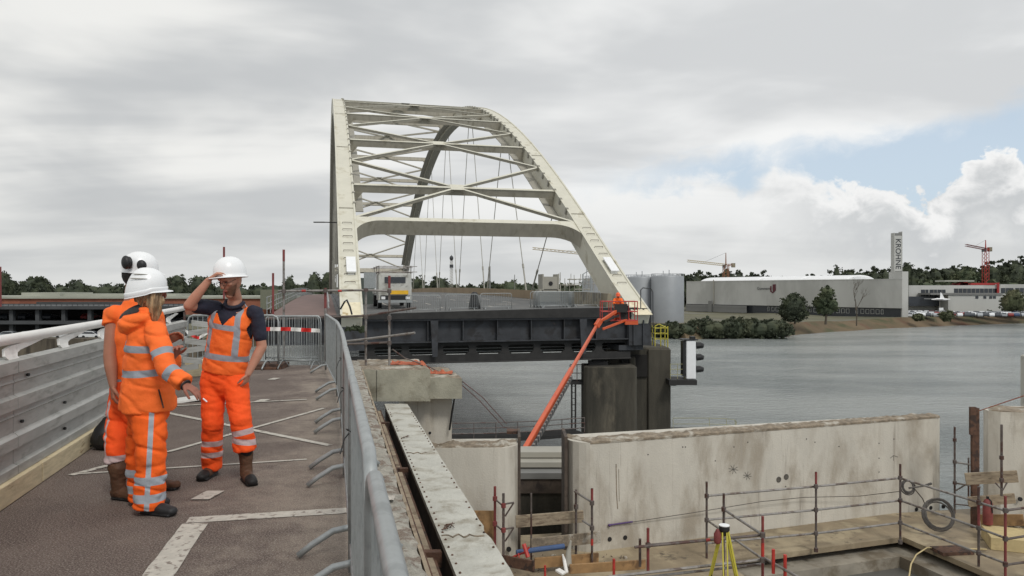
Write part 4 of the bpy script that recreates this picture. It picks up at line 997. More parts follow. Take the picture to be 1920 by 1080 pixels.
# ================================================================ NEAR DECK
def Dp(off, Y, z, v): return V(((v-CX)/F*Y+off, Y, z))
ys = [-.5, 1, 2, 4, 6, 8, 10, 12, 14, 15.2, 15.6]
m_ = MB(); vs = []
for y_ in ys: vs += [Dp(-2.45, y_, 0, 600), Dp(-1.0, y_, 0, 615), Dp(.02, y_, 0, 628), Dp(.20, y_, 0, 630)]
m_.add(vs, [(i*4+j, i*4+j+1, (i+1)*4+j+1, (i+1)*4+j) for i in range(len(ys)-1) for j in range(3)])
vs2 = [v-UP*.5 for v in vs]; k = len(vs); n = len(ys)
m_.add(vs+vs2, [((n-1)*4+j, (n-1)*4+j+1, k+(n-1)*4+j+1, k+(n-1)*4+j) for j in range(3)]+[(i*4, (i+1)*4, k+(i+1)*4, k+i*4) for i in range(n-1)])
struct(m_, 'footbridge_deck', 'deck')
# rough broken concrete strip along the right edge
m_ = MB(); rr = random.Random(3); N = 230; K = 9; vs = []
for i in range(N+1):
    y_ = .4+16.2*i/N
    for j in range(K):
        o_ = .20+.30*j/(K-1)
        nz = .018*noise.noise(V((o_*14, y_*9, 0)))+.012*noise.noise(V((o_*40, y_*28, 3)))
        e = .025*noise.noise(V((y_*5, 0, 9)))*(j == K-1)+.02*noise.noise(V((y_*17, 4, 9)))*(j >= K-2)
        drop = -.05*max(0, (j-K+3)/2)*max(0, noise.noise(V((y_*3.1, 7, 2)))+.3)
        vs.append(Dp(o_+e, y_, .006+nz*(1 if j else 0)+drop, 630.5))
m_.add(vs, [(i*K+j, i*K+j+1, (i+1)*K+j+1, (i+1)*K+j) for i in range(N) for j in range(K-1)])
lowv = []
for i in range(N+1): p = vs[i*K+K-1]; lowv += [p, V((p.x-.01, p.y, -.42))]
m_.add(lowv, [(2*i, 2*i+1, 2*i+3, 2*i+2) for i in range(N)])
struct(m_, 'deck_edge_concrete', 'rubble')
# formwork board on the deck edge
m_ = MB(); m_.rings([[Dp(a, y_, z_, 631) for a, z_ in ((.505, -.32), (.53, -.32), (.53, -.02), (.505, -.02))] for y_ in (.4, 4, 8, 12, 15.0)]); tag(m_.build('edge_board', 'oldwood'), 'thin grey board along the right edge of the deck', 'board')
# painted lines
def line(name, label, a, b_, w, parent=None, z=.004):
    pa, pb_ = G(*a), G(*b_); d = (pb_-pa).normalized(); n = V((-d.y, d.x, 0))*w/2; m_ = MB()
    k = max(2, int((pb_-pa).length/.12)); vs = []
    for i in range(k+1):
        p = pa.lerp(pb_, i/k); e1 = 1+.10*noise.noise(p*9); e2 = 1+.10*noise.noise(p*9+V((5, 5, 5))); vs += [p-n*e1+UP*z, p+n*e2+UP*z]
    m_.add(vs, [(2*i, 2*i+1, 2*i+3, 2*i+2) for i in range(k)])
    o = m_.build(name, 'marking', org=(0, 0, 0)); o['kind'] = 'structure'; return o
for i, (a, b_, w) in enumerate((((352, 976), (664, 957), .135), ((366, 982), (288, 1092), .17), ((133, 890), (575, 862), .045), ((133, 892), (212, 871), .07), ((290, 770), (618, 836), .075), ((316, 848), (608, 766), .06), ((212, 871), (318, 847), .06), ((330, 762), (575, 750), .06), ((690, 941), (740, 940), .13))):
    line('road_marking', '', a, b_, w, z=.004+.0008*i if i < 8 else .03)
for (c, a) in ((((388, 930)), .24), ((490, 752), .26), ((513, 711), .26)):
    p = G(*c); m_ = MB(); m_.add([p+V((-.075, -a/2, .009)), p+V((.065, -a/2, .009)), p+V((.09, a/2, .009)), p+V((-.05, a/2, .009))], [(0, 1, 2, 3)]); struct(m_, 'road_marking', 'marking', p)

# ---------------------------------------------------------------- left parapet: timber kerb, profiled aluminium panels, white tube
YR = [2.6+i*.52 for i in range(21)]
par = thing('aluminium_parapet', 'ribbed grey aluminium parapet with a white tubular handrail on curved brackets', 'parapet', Dp(-2.4, 7, 0, 600))
prof = [(-.01, .17), (-.01, .235), (-.05, .25), (-.05, .36), (-.012, .372), (-.012, .455), (-.03, .475), (-.05, .485), (-.05, .60), (-.035, .612), (-.05, .625), (-.05, .655), (-.012, .668), (-.012, .755), (-.05, .775), (-.05, .86), (-.035, .872), (-.05, .885), (-.05, .93), (-.008, .944), (-.008, 1.035), (-.10, 1.05), (-.10, .17)]
for k, (i0, i1) in enumerate(((0, 6), (6, 12), (12, 18), (18, 20))):
    m_ = MB(); yy = YR[i0:i1+1]; yy = [yy[0]+.004]+yy[1:-1]+[yy[-1]-.004]
    m_.rings([[Dp(-2.30+a, y_, z_, 600) for a, z_ in prof] for y_ in yy]); m_.build('parapet_panel', 'alu', par)
m_ = MB(); m_.tube([Dp(-2.42, y_, 1.19+.0028*max(0, y_-5)**1.45, 600) for y_ in [2.4+.6*i for i in range(19)]], .043, 16); m_.build('handrail', 'whitemetal', par, smooth=True)
k = 0
for y0 in (4.5, 5.68, 6.86, 8.1, 9.3, 10.5, 11.7):
    m_ = MB(); a = [(0, 1.035, -2.37), (-.05, 1.075, -2.385), (-.02, 1.125, -2.40), (.14, 1.145, -2.41), (.42, 1.155, -2.42), (.70, 1.175, -2.42), (.86, 1.19, -2.42)]
    b_ = [(.20, 1.035, -2.37), (.18, 1.06, -2.385), (.22, 1.085, -2.40), (.30, 1.10, -2.41), (.55, 1.12, -2.42), (.80, 1.15, -2.42), (1.0, 1.17, -2.42)]
    rs = [[Dp(o1-.012, y0+u1, z1, 600), Dp(o1+.012, y0+u1, z1, 600), Dp(o2+.012, y0+u2, z2, 600), Dp(o2-.012, y0+u2, z2, 600)] for (u1, z1, o1), (u2, z2, o2) in zip(a, b_)]
    m_.rings(rs); m_.build('handrail_bracket', 'whitemetal', par)
m_ = MB()
for i in range(9):
    for h in (.31, .55, .70, .90): 
        if rr.random() < .5: p = Dp(-2.342, 5.0+i*.9+rr.uniform(-.1, .1), h, 600); m_.tube([p, p+V((.018, 0, 0))], .014, 6)
m_.build('bolt', 'black', par)
m_ = MB(); m_.rings([[Dp(a, y_, z_, 600) for a, z_ in ((-2.36, .003), (-2.27, .003), (-2.27, .165), (-2.36, .165))] for y_ in (2.6, 6.1)]); tag(bevel(m_.build('timber_kerb', 'timber'), .006), 'nearest pale timber beam below the parapet at the left edge', 'timber beam', 'timber beams under the parapet')
m_ = MB(); m_.rings([[Dp(a, y_, z_, 600) for a, z_ in ((-2.36, .003), (-2.27, .003), (-2.27, .165), (-2.36, .165))] for y_ in (6.12, 11.9)]); tag(bevel(m_.build('timber_kerb', 'timber'), .006), 'second pale timber beam running under the parapet behind the backpack', 'timber beam', 'timber beams under the parapet')
m_ = MB()
for i in range(6):
    y0 = 12.6+i*.05; m_.obox(Dp(-2.35+.05*i, y0, .2+i*.15, 600), V((1, .3, .15*(-1)**i)).normalized(), V((-.3, 1, 0)).normalized(), UP, -.1, .28, -.05, .03, 0, .09)
tag(m_.build('cut_panel_ends', 'alu'), 'jagged cut ends of the parapet panels behind the two workers', 'panel ends')
# timber offcuts by the parapet end
p = G(352, 706); m_ = MB(); m_.obox(p, V((.75, .66, 0)), V((-.66, .75, 0)), UP, -.08, .42, -.15, .05, 0, .30); tag(bevel(m_.build('timber_block', 'timber'), .01), 'pale square timber block behind the woman\'s outstretched arm', 'timber block')
p = G(345, 750); m_ = MB(); m_.obox(p, V((.9, .43, .1)).normalized(), V((-.43, .9, 0)), UP, -.1, .3, -.3, .1, 0.005, .03); tag(m_.build('white_board_piece', 'whitemetal'), 'white board piece on the deck behind the woman\'s hand', 'board')
# backpack
p = G(196, 842); bp = thing('backpack', 'black backpack lying on the deck against the timber beam', 'backpack', p)
m_ = MB(); m_.chain([p+V((0, 0, .09)), p+V((.01, .03, .18)), p+V((.02, .05, .27))], [(.13, .11), (.12, .09), (.07, .05)], V((1, .2, 0)), 14); m_.build('bag', 'black', bp, smooth=True)
m_ = MB(); m_.tube([p+V((-.05, -.05, .06)), p+V((-.14, -.02, .03)), p+V((-.19, .05, .02)), p+V((-.12, .1, .02))], .012, 6); m_.build('strap', 'black', bp)
m_ = MB(); m_.chain([p+V((.05, -.1, .07)), p+V((.05, -.1, .15))], [(.07, .03), (.06, .025)], V((1, 0, 0)), 10); m_.build('pocket', 'black', bp, smooth=True)

# ---------------------------------------------------------------- crowd barriers lining the deck edge
GN = 'crowd barriers along the right edge of the deck'
ends = [(2.05, .098), (4.15, .088), (6.3, .077), (8.5, .070), (11.0, .02), (14.55, -.20)]
prev = (-.13, .105)
labs = ['nearest galvanised crowd barrier cut by the bottom of the photo', 'second crowd barrier from the camera along the deck edge', 'third crowd barrier from the camera along the deck edge', 'fourth crowd barrier from the camera along the deck edge', 'fifth crowd barrier from the camera along the deck edge', 'farthest crowd barrier of the long row, by the corner']
for i, (y1, o1) in enumerate(ends):
    a = Dp(prev[1], prev[0]+.03, 0, 630); b_ = Dp(o1, y1-.02, 0, 630); d = b_-a
    q_ = dup(bar0, a, math.atan2(d.y, d.x), labs[i], None, GN); q_.scale = (d.length/2.2, 1, 1); prev = (y1, o1)
GT = 'crowd barriers closing the deck end'
a = V(((352-CX)/F*14.9, 14.9, 0)); q_ = dup(bar0, a, -.02, 'crowd barrier closing the deck end behind the bearded man', None, GT); q_.scale = (.83, 1, .97)
a = V(((521-CX)/F*15.0, 15.0, 0)); q_ = dup(bar0, a, -.06, 'crowd barrier closing the deck end right of the bearded man, hung with tape', None, GT); q_.scale = (.40, 1, .95)
# proto itself becomes the barrier lying flat in the rear, left of the row
bar0.location = V(((498-CX)/F*15.6, 15.6, .0)); bar0.rotation_euler = (0, 0, .05); bar0['label'] = 'rear crowd barrier overlapping behind the taped one'; bar0['group'] = GT; bar0.scale = (.5, 1, .93)
# ties
m_ = MB()
for (o_, y_, z_) in ((.10, 2.06, .55), (.09, 4.16, .8), (.078, 6.31, .75), (.072, 8.5, .8)):
    c = Dp(o_, y_, z_, 630); m_.tube([c+V((.03*math.cos(a), .05*math.sin(a), .01*math.sin(2*a))) for a in [k*.7 for k in range(9)]], .004, 5)
    m_.tube([c, c+V((-.02, -.10, -.03)), c+V((-.03, -.16, -.10))], .004, 5)
tag(m_.build('cable_tie', 'black'), 'black cable ties joining the barriers of the row', 'cable tie')
# barrier tape
M['tape'] = bpy.data.materials.new('red and white tape'); M['tape'].use_nodes = True
t = NT(M['tape'].node_tree); b = t.n['Principled BSDF']; o_ = t.n.new('ShaderNodeTexCoord').outputs['Object']; sx = t.sep(o_)[0]
fr = t.m('FRACT', t.m('MULTIPLY', sx, 2.45)); t.put(b, 'Base Color', t.mix(t.m('GREATER_THAN', fr, .5), L(226, 224, 220), L(204, 38, 32))); b.inputs['Roughness'].default_value = .4
def tape(label, pts, w=.075):
    m_ = MB(); vs = []; N = 26; pts = [V(p) for p in pts]
    for i in range(N+1):
        f_ = i/N*(len(pts)-1); k = min(int(f_), len(pts)-2); p = pts[k].lerp(pts[k+1], f_-k); tw = .012*math.sin(i*1.3)
        vs += [p+V((0, tw, -w/2)), p+V((0, -tw, w/2))]
    m_.add(vs, [(2*i, 2*i+1, 2*i+3, 2*i+2) for i in range(N)]); tag(m_.build('barrier_tape', 'tape'), label, 'tape', 'red and white tape on the end barriers')
tape('red and white tape stretched along the end barrier right of the man', [P(490, 617, 14.7), P(540, 617, 14.7), P(600, 620, 14.65)])
tape('crumpled red and white tape hanging behind the raised elbow', [P(345, 618, 14.7), P(358, 628, 14.65), P(372, 634, 14.6), P(392, 622, 14.7), P(410, 612, 14.7)], .06)
# brown slabs on the deck
p = G(497, 692); m_ = MB(); m_.obox(p, V((1, .02, 0)), V((-.02, 1, 0)), UP, -.36, .34, -.05, .5, .005, .10); m_.obox(p, V((1, .02, 0)), V((-.02, 1, 0)), UP, -.40, .26, -.16, -.06, .005, .05)
tag(m_.build('brown_slab', 'rust'), 'dark brown flat slab lying before the end barrier', 'slab')
# ---------------------------------------------------------------- scaffold frame at the deck end
def tubes(name, label, cat, items, group=None, base=None):
    """items = [(part, material, radius, [points])]"""
    root = thing(name, label, cat, base or items[0][3][0], group)
    for part, m__, r_, pts in items:
        mb = MB(); mb.tube(pts, r_, 8); mb.build(part, m__, root, smooth=False)
    return root
def clamps(mb_items, pts, m__='scafdark'):
    for p in pts: mb_items.append(('clamp', m__, .045, [V(p)-UP*.04, V(p)+UP*.04]))
Yq = 15.9; it = []
for (x_, yt, yb, m__, Y) in ((532, 468, 693, 'scaf', 15.9), (512, 512, 592, 'redrust', 16.2), (420, 463, 560, 'redrust', 17), (686, 540, 689, 'scaf', 15.9), (730, 517, 690, 'scaf', 15.8), (610, 540, 690, 'scaf', 15.9)):
    it.append(('upright', m__, .025, [P(x_, yt, Y), P(x_, yb, Y)]))
it.append(('red_end', 'redrust', .027, [P(532, 468, 15.9), P(532, 490, 15.9)])); it.append(('red_end', 'redrust', .027, [P(730, 517, 15.8), P(730, 540, 15.8)])); it.append(('red_end', 'redrust', .027, [P(610, 540, 15.9), P(610, 578, 15.9)]))
for pts, m__ in (([P(522, 546, 15.9), P(690, 544, 15.85), P(732, 546, 15.8)], 'scaf'), ([P(540, 598, 16.0), P(686, 592, 15.9), P(780, 577, 15.6)], 'scafdark'), ([P(640, 641, 15.8), P(700, 634, 15.6), P(778, 624, 15.2)], 'scaf'), ([P(640, 646, 15.9), P(732, 642, 15.8)], 'scafdark'), ([P(420, 600, 16.2), P(532, 598, 15.9)], 'scafdark'), ([P(346, 585, 15.5), P(346, 690, 15.5)], 'scafdark')):
    it.append(('ledger', m__, .024, pts))
for (a, b_) in ((566, 573), (634, 641)): it.append(('red_band', 'red', .0262, [P(a, 545.4, 15.86), P(b_, 545.3, 15.86)]))
clamps(it, [P(532, 546, 15.87), P(610, 545, 15.85), P(686, 544, 15.83), P(730, 546, 15.77), P(686, 594, 15.87), P(730, 596, 15.77), P(686, 643, 15.87), P(730, 643, 15.77)])
tubes('guard_scaffold', 'grey and red scaffold tube guard frame at the end of the deck', 'scaffold', it, base=P(610, 690, 15.9))
m_ = MB(); m_.tube([P(638, 580, 16), P(646, 566, 16), P(650, 562, 16), P(656, 575, 16), P(660, 590, 16)], .02, 6); tag(m_.build('black_hose', 'black'), 'curved black hose over the scaffold frame at the arch foot', 'hose')
m_ = MB(); crown(m_, P(668, 617, 16.3), (.22, .1, .05), 60, .05, 5, .5); tag(m_.build('weed', 'leaf2'), 'tuft of green weed behind the scaffold post', 'plant')
# ================================================================ CONSTRUCTION SITE BELOW THE DECK
# deck girder under the footbridge, trench with old rails, white flange beam
m_ = MB(); m_.rings([[Dp(a, y_, z_, 631) for a, z_ in ((-2.2, -1.6), (.40, -1.6), (.40, -.43), (-2.2, -.43))] for y_ in (-.5, 4, 8, 12, 15.1)]); struct(m_, 'deck_girder', 'brownsteel')
m_ = MB(); m_.rings([[Dp(a, y_, z_, 631) for a, z_ in ((.41, -1.75), (1.30, -1.75), (1.30, -1.65), (.41, -1.65))] for y_ in (-.5, 4, 8, 12, 14.9)]); struct(m_, 'trench_floor', 'blacksteel')
rl = thing('old_rail_track', 'rusty brown rails with cross plates in the slot beside the deck', 'rail track', Dp(.7, 9, -1.0, 631))
for (a0, a1, z0, z1, mm) in ((.755, .782, -.98, -.74, 'rust'), (.862, .885, -1.0, -.82, 'rust')):
    m_ = MB(); m_.rings([[Dp(a, y_, z_, 631) for a, z_ in ((a0, z0), (a1, z0), (a1, z1), (a0, z1))] for y_ in (1.5, 5, 9, 14.9)]); m_.build('rail', mm, rl)
for (ya, yb) in ((1.5, 4.1), (4.2, 6.6), (6.8, 9.7), (9.95, 14.6)):
    m_ = MB(); m_.rings([[Dp(a, y_, z_, 631) for a, z_ in ((.795, -.96), (.852, -.96), (.852, -.79), (.795, -.79))] for y_ in (ya, yb)]); m_.build('timber_filler', 'oldwood', rl)
for yc in (4.15, 6.7, 9.82, 13.2):
    m_ = MB(); m_.rings([[Dp(a, y_, z_, 631) for a, z_ in ((.74, -.90), (.94, -.90), (.94, -.765), (.74, -.765))] for y_ in (yc-.04, yc+.04)]); m_.build('cross_plate', 'rust', rl)
wbm = thing('white_flange_beam', 'long steel beam with a chalky white riveted top flange beside the deck', 'beam', Dp(1.2, 9, -2, 631))
m_ = MB(); vs = []; N = 150
for i in range(N+1):
    y_ = 1.6+13.3*i/N
    for j, o_ in enumerate((.955, 1.03, 1.11, 1.19, 1.27, 1.35, 1.42)):
        e = (.018*noise.noise(V((y_*6, 1, 1)))+.02*max(0, noise.noise(V((y_*2.2, 5, 1)))-.25)*4) if j == 6 else 0
        vs.append(Dp(o_-abs(e), y_, -.70+.006*noise.noise(V((o_*20, y_*8, 5)))+.012*max(0, noise.noise(V((o_*5, y_*2.3, 8))) - .2), 631))
m_.add(vs, [(i*7+j, i*7+j+1, (i+1)*7+j+1, (i+1)*7+j) for i in range(N) for j in range(6)])
vv = []
for i in range(N+1):
    vv += [vs[i*7], vs[i*7]-UP*.05]
m_.add(vv, [(2*i+1, 2*i+3, 2*i+2, 2*i) for i in range(N)])
vv = []
for i in range(N+1): vv += [vs[i*7+6], vs[i*7+6]-UP*.05]
m_.add(vv, [(2*i, 2*i+2, 2*i+3, 2*i+1) for i in range(N)])
m_.build('top_flange', 'beamwhite', wbm)
m_ = MB(); m_.rings([[Dp(a, y_, z_, 631) for a, z_ in ((.975, -1.9), (1.02, -1.9), (1.02, -.752), (.975, -.752))] for y_ in (1.6, 15)]); m_.rings([[Dp(a, y_, z_, 631) for a, z_ in ((1.34, -1.9), (1.37, -1.9), (1.37, -.752), (1.34, -.752))] for y_ in (1.6, 15)]); m_.build('web', 'brownsteel', wbm)
m_ = MB()
for i in range(46):
    for o_ in (.99, 1.385):
        if rr.random() < .7: p = Dp(o_+rr.uniform(-.004, .004), 5.2+i*.2, -.694, 631); m_.lathe(p-UP*.01, [(.011, 0), (.011, .012), (.005, .018)], 6)
m_.build('rivet', 'rust', wbm)
m_ = MB()
for (yc, s0) in ((7.05, 1), (11.4, .7)):
    for k in range(9): a = Dp(1.0+.012*k, yc+.02*k, -.69, 631); m_.tube([a, a+V((rr.uniform(-.02, .05), rr.uniform(-.08, .08), .015*s0)), a+V((rr.uniform(-.02, .08), rr.uniform(-.1, .14), .01*s0))], .004*s0, 5)
m_.build('torn_steel', 'rust', wbm)
m_ = MB(); 
for yc in (6.9, 10.4): m_.rings([[Dp(.97+q*.0333, yc+.03*math.sin(q*1.7)+.02*math.sin(q*4)+w__, -.690, 631) for w__ in (-.008, .012)]+[Dp(.97+q*.0333, yc+.03*math.sin(q*1.7)+.02*math.sin(q*4)+w__, -.70, 631) for w__ in (.012, -.008)] for q in range(13)])
m_.build('joint_scar', 'rubblebrown', wbm)

# concrete cap block and its leg
cb = thing('concrete_pier', 'blocky stained concrete pier cap with a broken top at the end of the deck', 'pier cap', P(780, 900, 15.6))
def rough_block(x0, x1, Y0, Y1, z0, z1, m__, seed, sub=.09, amp=.02):
    mb = MB(); nx = max(2, int((x1-x0)/sub)); ny = max(2, int((Y1-Y0)/sub)); vs = []
    for i in range(nx+1):
        for j in range(ny+1):
            x_ = x0+(x1-x0)*i/nx; y_ = Y0+(Y1-Y0)*j/ny; ed = 1
            vs.append(V((x_, y_, z1+amp*noise.noise(V((x_*5, y_*5, seed)))+amp*.6*noise.noise(V((x_*17, y_*17, seed))))))
    mb.cur = 1; mb.add(vs, [(i*(ny+1)+j, (i+1)*(ny+1)+j, (i+1)*(ny+1)+j+1, i*(ny+1)+j+1) for i in range(nx) for j in range(ny)]); mb.cur = 0
    loop = [i*(ny+1) for i in range(nx+1)]+[nx*(ny+1)+j for j in range(1, ny+1)]+[i*(ny+1)+ny for i in range(nx-1, -1, -1)]+[j for j in range(ny-1, 0, -1)]
    lv = [vs[i] for i in loop]; lb = [V((p.x, p.y, z0)) for p in lv]; n = len(lv)
    mb.add(lv+lb, [(i, n+i, n+(i+1) % n, (i+1) % n) for i in range(n)]+[tuple(range(2*n-1, n-1, -1))])
    for p in mb.v: p.x -= .235*(p.y-15.0)
    return mb
rough_block(-3.05, -1.64, 15.0, 17.2, -.665, -.03, '', 1, amp=.03).build('cap_block', ['concgreen', 'rubblebrown'], cb)
rough_block(-1.637, -.985, 15.12, 17.3, -.63, -.215, '', 2, amp=.04).build('cap_shelf', ['concgreen', 'rubblebrown'], cb)
m_ = MB(); m_.box((-2.72, 14.985, -.66), (-2.715, 14.999, -.04)); m_.build('joint_line', 'darkhole', cb)
m_ = MB(); m_.box((-2.10, 15.45, -12.5), (-1.60, 17.0, -.67)); m_.box((-1.599, 15.52, -12.5), (-1.13, 17.0, -.64))
for p in m_.v: p.x -= .235*(p.y-15.0)
m_.build('leg', 'conc', cb)
m_ = MB()
for (a, b_) in ((805, 747), (806, 812)): p = P(a, b_, 15.44); m_.tube([p, p+V((0, .02, 0))], .03, 8)
m_.build('anchor_hole', 'black', cb)
m_ = MB(); m_.chain([P(853, 742, 15.3), P(848, 770, 15.35), P(843, 805, 15.4)], [.012, .022, .02], n=8); tag(m_.build('hanging_cable', 'black'), 'short dark cable hanging below the concrete cap', 'cable')
m_ = MB(); rr2 = random.Random(9); vs = []
NX, NY = 34, 8
for i in range(NX+1):
    for j in range(NY+1):
        x_ = -2.62+1.35*i/NX; y_ = 15.9+(.55*j/NY)*(1-.5*i/NX)-.1*i/NX+.08*noise.noise(V((i*.4, 2, 2))); z_ = -.03-.19*max(0, min(1, (x_+1.9)*6)) +.13*abs(noise.noise(V((x_*7, y_*9, 1))))*math.sin(math.pi*j/NY)+.015
        vs.append(V((x_, y_, z_)))
m_.add(vs, [(i*(NY+1)+j, (i+1)*(NY+1)+j, (i+1)*(NY+1)+j+1, i*(NY+1)+j+1) for i in range(NX) for j in range(NY)])
tag(m_.build('orange_netting', 'orangetarp', smooth=True), 'crumpled orange netting on top of the concrete cap', 'netting')
rp = []
a = P(736, 655, 15.8); m_ = MB(); m_.tube([a, P(760, 672, 15.9), P(800, 685, 16), P(850, 712, 16.1), P(868, 716, 16.5)], .016, 6); tag(m_.build('steel_cable', 'scafdark'), 'slack grey cable running from the scaffold over the concrete cap', 'cable')
m_ = MB(); m_.tube([P(868, 716, 16.5), P(905, 745, 20), P(950, 795, 25)], .012, 5); m_.tube([P(864, 720, 16.5), P(900, 752, 20), P(944, 800, 25)], .012, 5); tag(m_.build('reddish_rope', 'rope'), 'pair of reddish ropes slanting from the concrete cap down to the walkway', 'rope')

# ---- site floor
FZ = -3.87
A_, B_, C_, D_ = V((4.3, 15.02, 0)), V((8.62, 16.45, 0)), V((9.75, 12.0, 0)), V((5.1, 9.6, 0))
def ringslab(mb, outer, inner, z0, z1):
    n = len(outer); o1 = [V((p.x, p.y, z1)) for p in outer]; i1 = [V((p.x, p.y, z1)) for p in inner]; o0 = [p-UP*(z1-z0) for p in o1]; i0 = [p-UP*(z1-z0) for p in i1]
    mb.add(o1+i1+o0+i0, [(k, (k+1) % n, n+(k+1) % n, n+k) for k in range(n)]+[(n+k, n+(k+1) % n, 3*n+(k+1) % n, 3*n+k) for k in range(n)]+[((k+1) % n, k, 2*n+k, 2*n+(k+1) % n) for k in range(n)])
out = [V((-3.5, 15.9, 0)), V((13.2, 18.9, 0)), V((16, 8, 0)), V((-3.5, 5.5, 0))]
m_ = MB(); ringslab(m_, out, [A_, B_, C_, D_], FZ-.11, FZ); struct(m_, 'site_floor', 'slab')
inn = [V((4.75, 14.78, 0)), V((8.30, 15.98, 0)), V((9.3, 12.4, 0)), V((5.4, 10.2, 0))]
m_ = MB(); ringslab(m_, [p+V((0, 0, 0)) for p in out], inn, FZ-.60, FZ-.26); struct(m_, 'pit_kerb', 'kerbconc')
m_ = MB(); m_.box((3, 8, FZ-.75), (11, 18, FZ-.50)); struct(m_, 'pit_floor', 'pitwater')
m_ = MB(); m_.box((-3.5, 6, -13), (13, 15.8, FZ-.76)); struct(m_, 'foundation_block', 'piercon')
# boards and puddled planks on the floor
for k, (x0, x1, y0, y1, mm) in enumerate(((1100, 1440, 1032, 1036, 0), (1110, 1500, 1012, 1015, 0))): pass
# ---- walls
def wall_poly(name, label, poly, z0, z1, mats, seed, cap=True):
    root = thing(name, label, 'wall', V((poly[0][0], poly[0][1], z0)))
    mb = MB(); mb.prism([V((x_, y_, z0)) for x_, y_ in poly], (0, 0, z1-z0)); mb.build('wall_face', mats, root)
    return root
def arc(cx_, cy_, r_, a0, a1, n=8): return [(cx_+r_*math.cos(R(a0+(a1-a0)*k/n)), cy_+r_*math.sin(R(a0+(a1-a0)*k/n))) for k in range(n+1)]
def captop(root, fr, bk, z1, seed, h=.05, n=90):
    """broken ragged top between the front and back edge lines"""
    mb = MB(); vs = []; K = 6
    def along(line, t_):
        ls = [(V(b_)-V(a)).length for a, b_ in zip(line, line[1:])]; d = t_*sum(ls)
        for a, b_, l in zip(line, line[1:], ls):
            if d <= l+1e-6: return V(a).lerp(V(b_), d/l)
            d -= l
        return V(line[-1])
    for i in range(n+1):
        a, b_ = along(fr, i/n), along(bk, i/n)
        hh = h*(1+.9*noise.noise(V((i*.16, seed, 0)))+.5*noise.noise(V((i*.6, seed, 4))))
        for j in range(K+1):
            p = a.lerp(b_, j/K); e = 0 if 0 < j < K else -.012
            q_ = (b_-a).normalized()*(e+.012*noise.noise(V((i*.5, j, seed))))
            vs.append(V((p.x+q_.x, p.y+q_.y, z1-.012+(hh+.02*noise.noise(V((i*.7, j*1.3, seed))) if 0 < j < K else hh*(.55 if j == 0 else .7)))))
    mb.add(vs, [(i*(K+1)+j, (i+1)*(K+1)+j, (i+1)*(K+1)+j+1, i*(K+1)+j+1) for i in range(n) for j in range(K)])
    sk = []
    for i in range(n+1): p = vs[i*(K+1)]; sk += [p, V((p.x+.0, p.y, z1-.03))]
    mb.add(sk, [(2*i, 2*i+1, 2*i+3, 2*i+2) for i in range(n)])
    mb.build('broken_top', 'rubblebrown', root)
wd_ = (V((10.75, 18.7))-V((1.62, 15.5))).normalized(); wn_ = V((-wd_.y, wd_.x))
f0, f1 = (1.62, 15.5), (10.6, 18.65); tk_ = .45
pf = [(1.17, 16.35), (1.17, 15.95)]+[(1.17+.45*(1-math.cos(R(a))), 15.95-.45*math.sin(R(a))) for a in (20, 40, 60, 80)]+[f0, f1, (f1[0]+.15, f1[1]+.12), (f1[0]+.15-tk_*.3, f1[1]+tk_)]
w1 = wall_poly('concrete_wall', 'long pale stained concrete wall across the lower right', pf, -4.6, -1.60, 'conc', 1)
captop(w1, [V((1.18, 16.0, 0)), V((1.62, 15.5, 0)), V((10.7, 18.69, 0))], [V((1.2, 16.30, 0)), V((1.5, 16.0, 0)), V((10.62, 19.05, 0))], -1.60, 3, h=.05, n=150)
def onw(px, py, off=.004):
    k_ = (px-CX)/F; a = V(f0); b_ = V(f1); d = b_-a; tt = (k_*a.y-a.x)/(d.x-k_*d.y); p = a+d*tt
    return V((p.x+wd_.y*off, p.y-wd_.x*off, ZC-(py-HY)/F*p.y))
wx_, wy_ = V((wd_.x, wd_.y, 0)), UP; wnn = V((wd_.y, -wd_.x, 0))
def disc(mb, p, r_, n=14, d=.01, nn=None): mb.tube([p-(nn or wnn)*.02, p+(nn or wnn)*d], r_, n)
for k, (px, py, r_) in enumerate(((1143, 1011, .048), (1172, 1008, .048), (1718, 955, .05), (1745, 952, .05), (1769, 950, .05))):
    m_ = MB(); disc(m_, onw(px, py), r_, d=.006); m_.build('drain_hole', 'black', w1)
M['greydisc'] = mat('dark grey plug', L(88, 84, 78), .8, var=.3, sc=30)
for (px, py) in ((1460, 899), (1474, 894)):
    m_ = MB(); disc(m_, onw(px, py), .065, d=.008); m_.build('grey_plug', 'greydisc', w1)
m_ = MB()
for (px, py) in ((1280, 838), (1285, 838), (1341, 864), (1376, 838), (1402, 829), (1512, 823), (1528, 829), (1573, 837), (1648, 831), (1648, 859), (1648, 885), (1676, 823), (1215, 852), (1473, 912)): disc(m_, onw(px, py), .013, 8, .004)
m_.build('anchor_mark', 'black', w1)
M['crayon'] = mat('black marker paint', L(104, 101, 95), .9)
m_ = MB()
def stroke(pts, w_=.012, f=onw):
    pp = [f(a, b_, .003) for a, b_ in pts]
    for a, b_ in zip(pp, pp[1:]): m_.beam(a, b_, w_, .003, wnn)
for (cx_, cy_, r_) in ((1375, 880, 9), (1401, 892, 8)):
    for a in (10, 55, 100, 150): stroke([(cx_-r_*math.cos(R(a)), cy_-r_*math.sin(R(a))), (cx_+r_*math.cos(R(a)), cy_+r_*math.sin(R(a)))])
stroke([(1675, 864), (1675, 854)]); stroke([(1669, 859), (1675, 854), (1684, 857)])
m_.build('survey_marks', 'crayon', w1)
m_ = MB(); stroke([(1155, 870), (1156, 925), (1158, 954)], .02); stroke([(1160, 880), (1161, 940)], .012); m_.build('crack_stain', 'rubblebrown', w1)
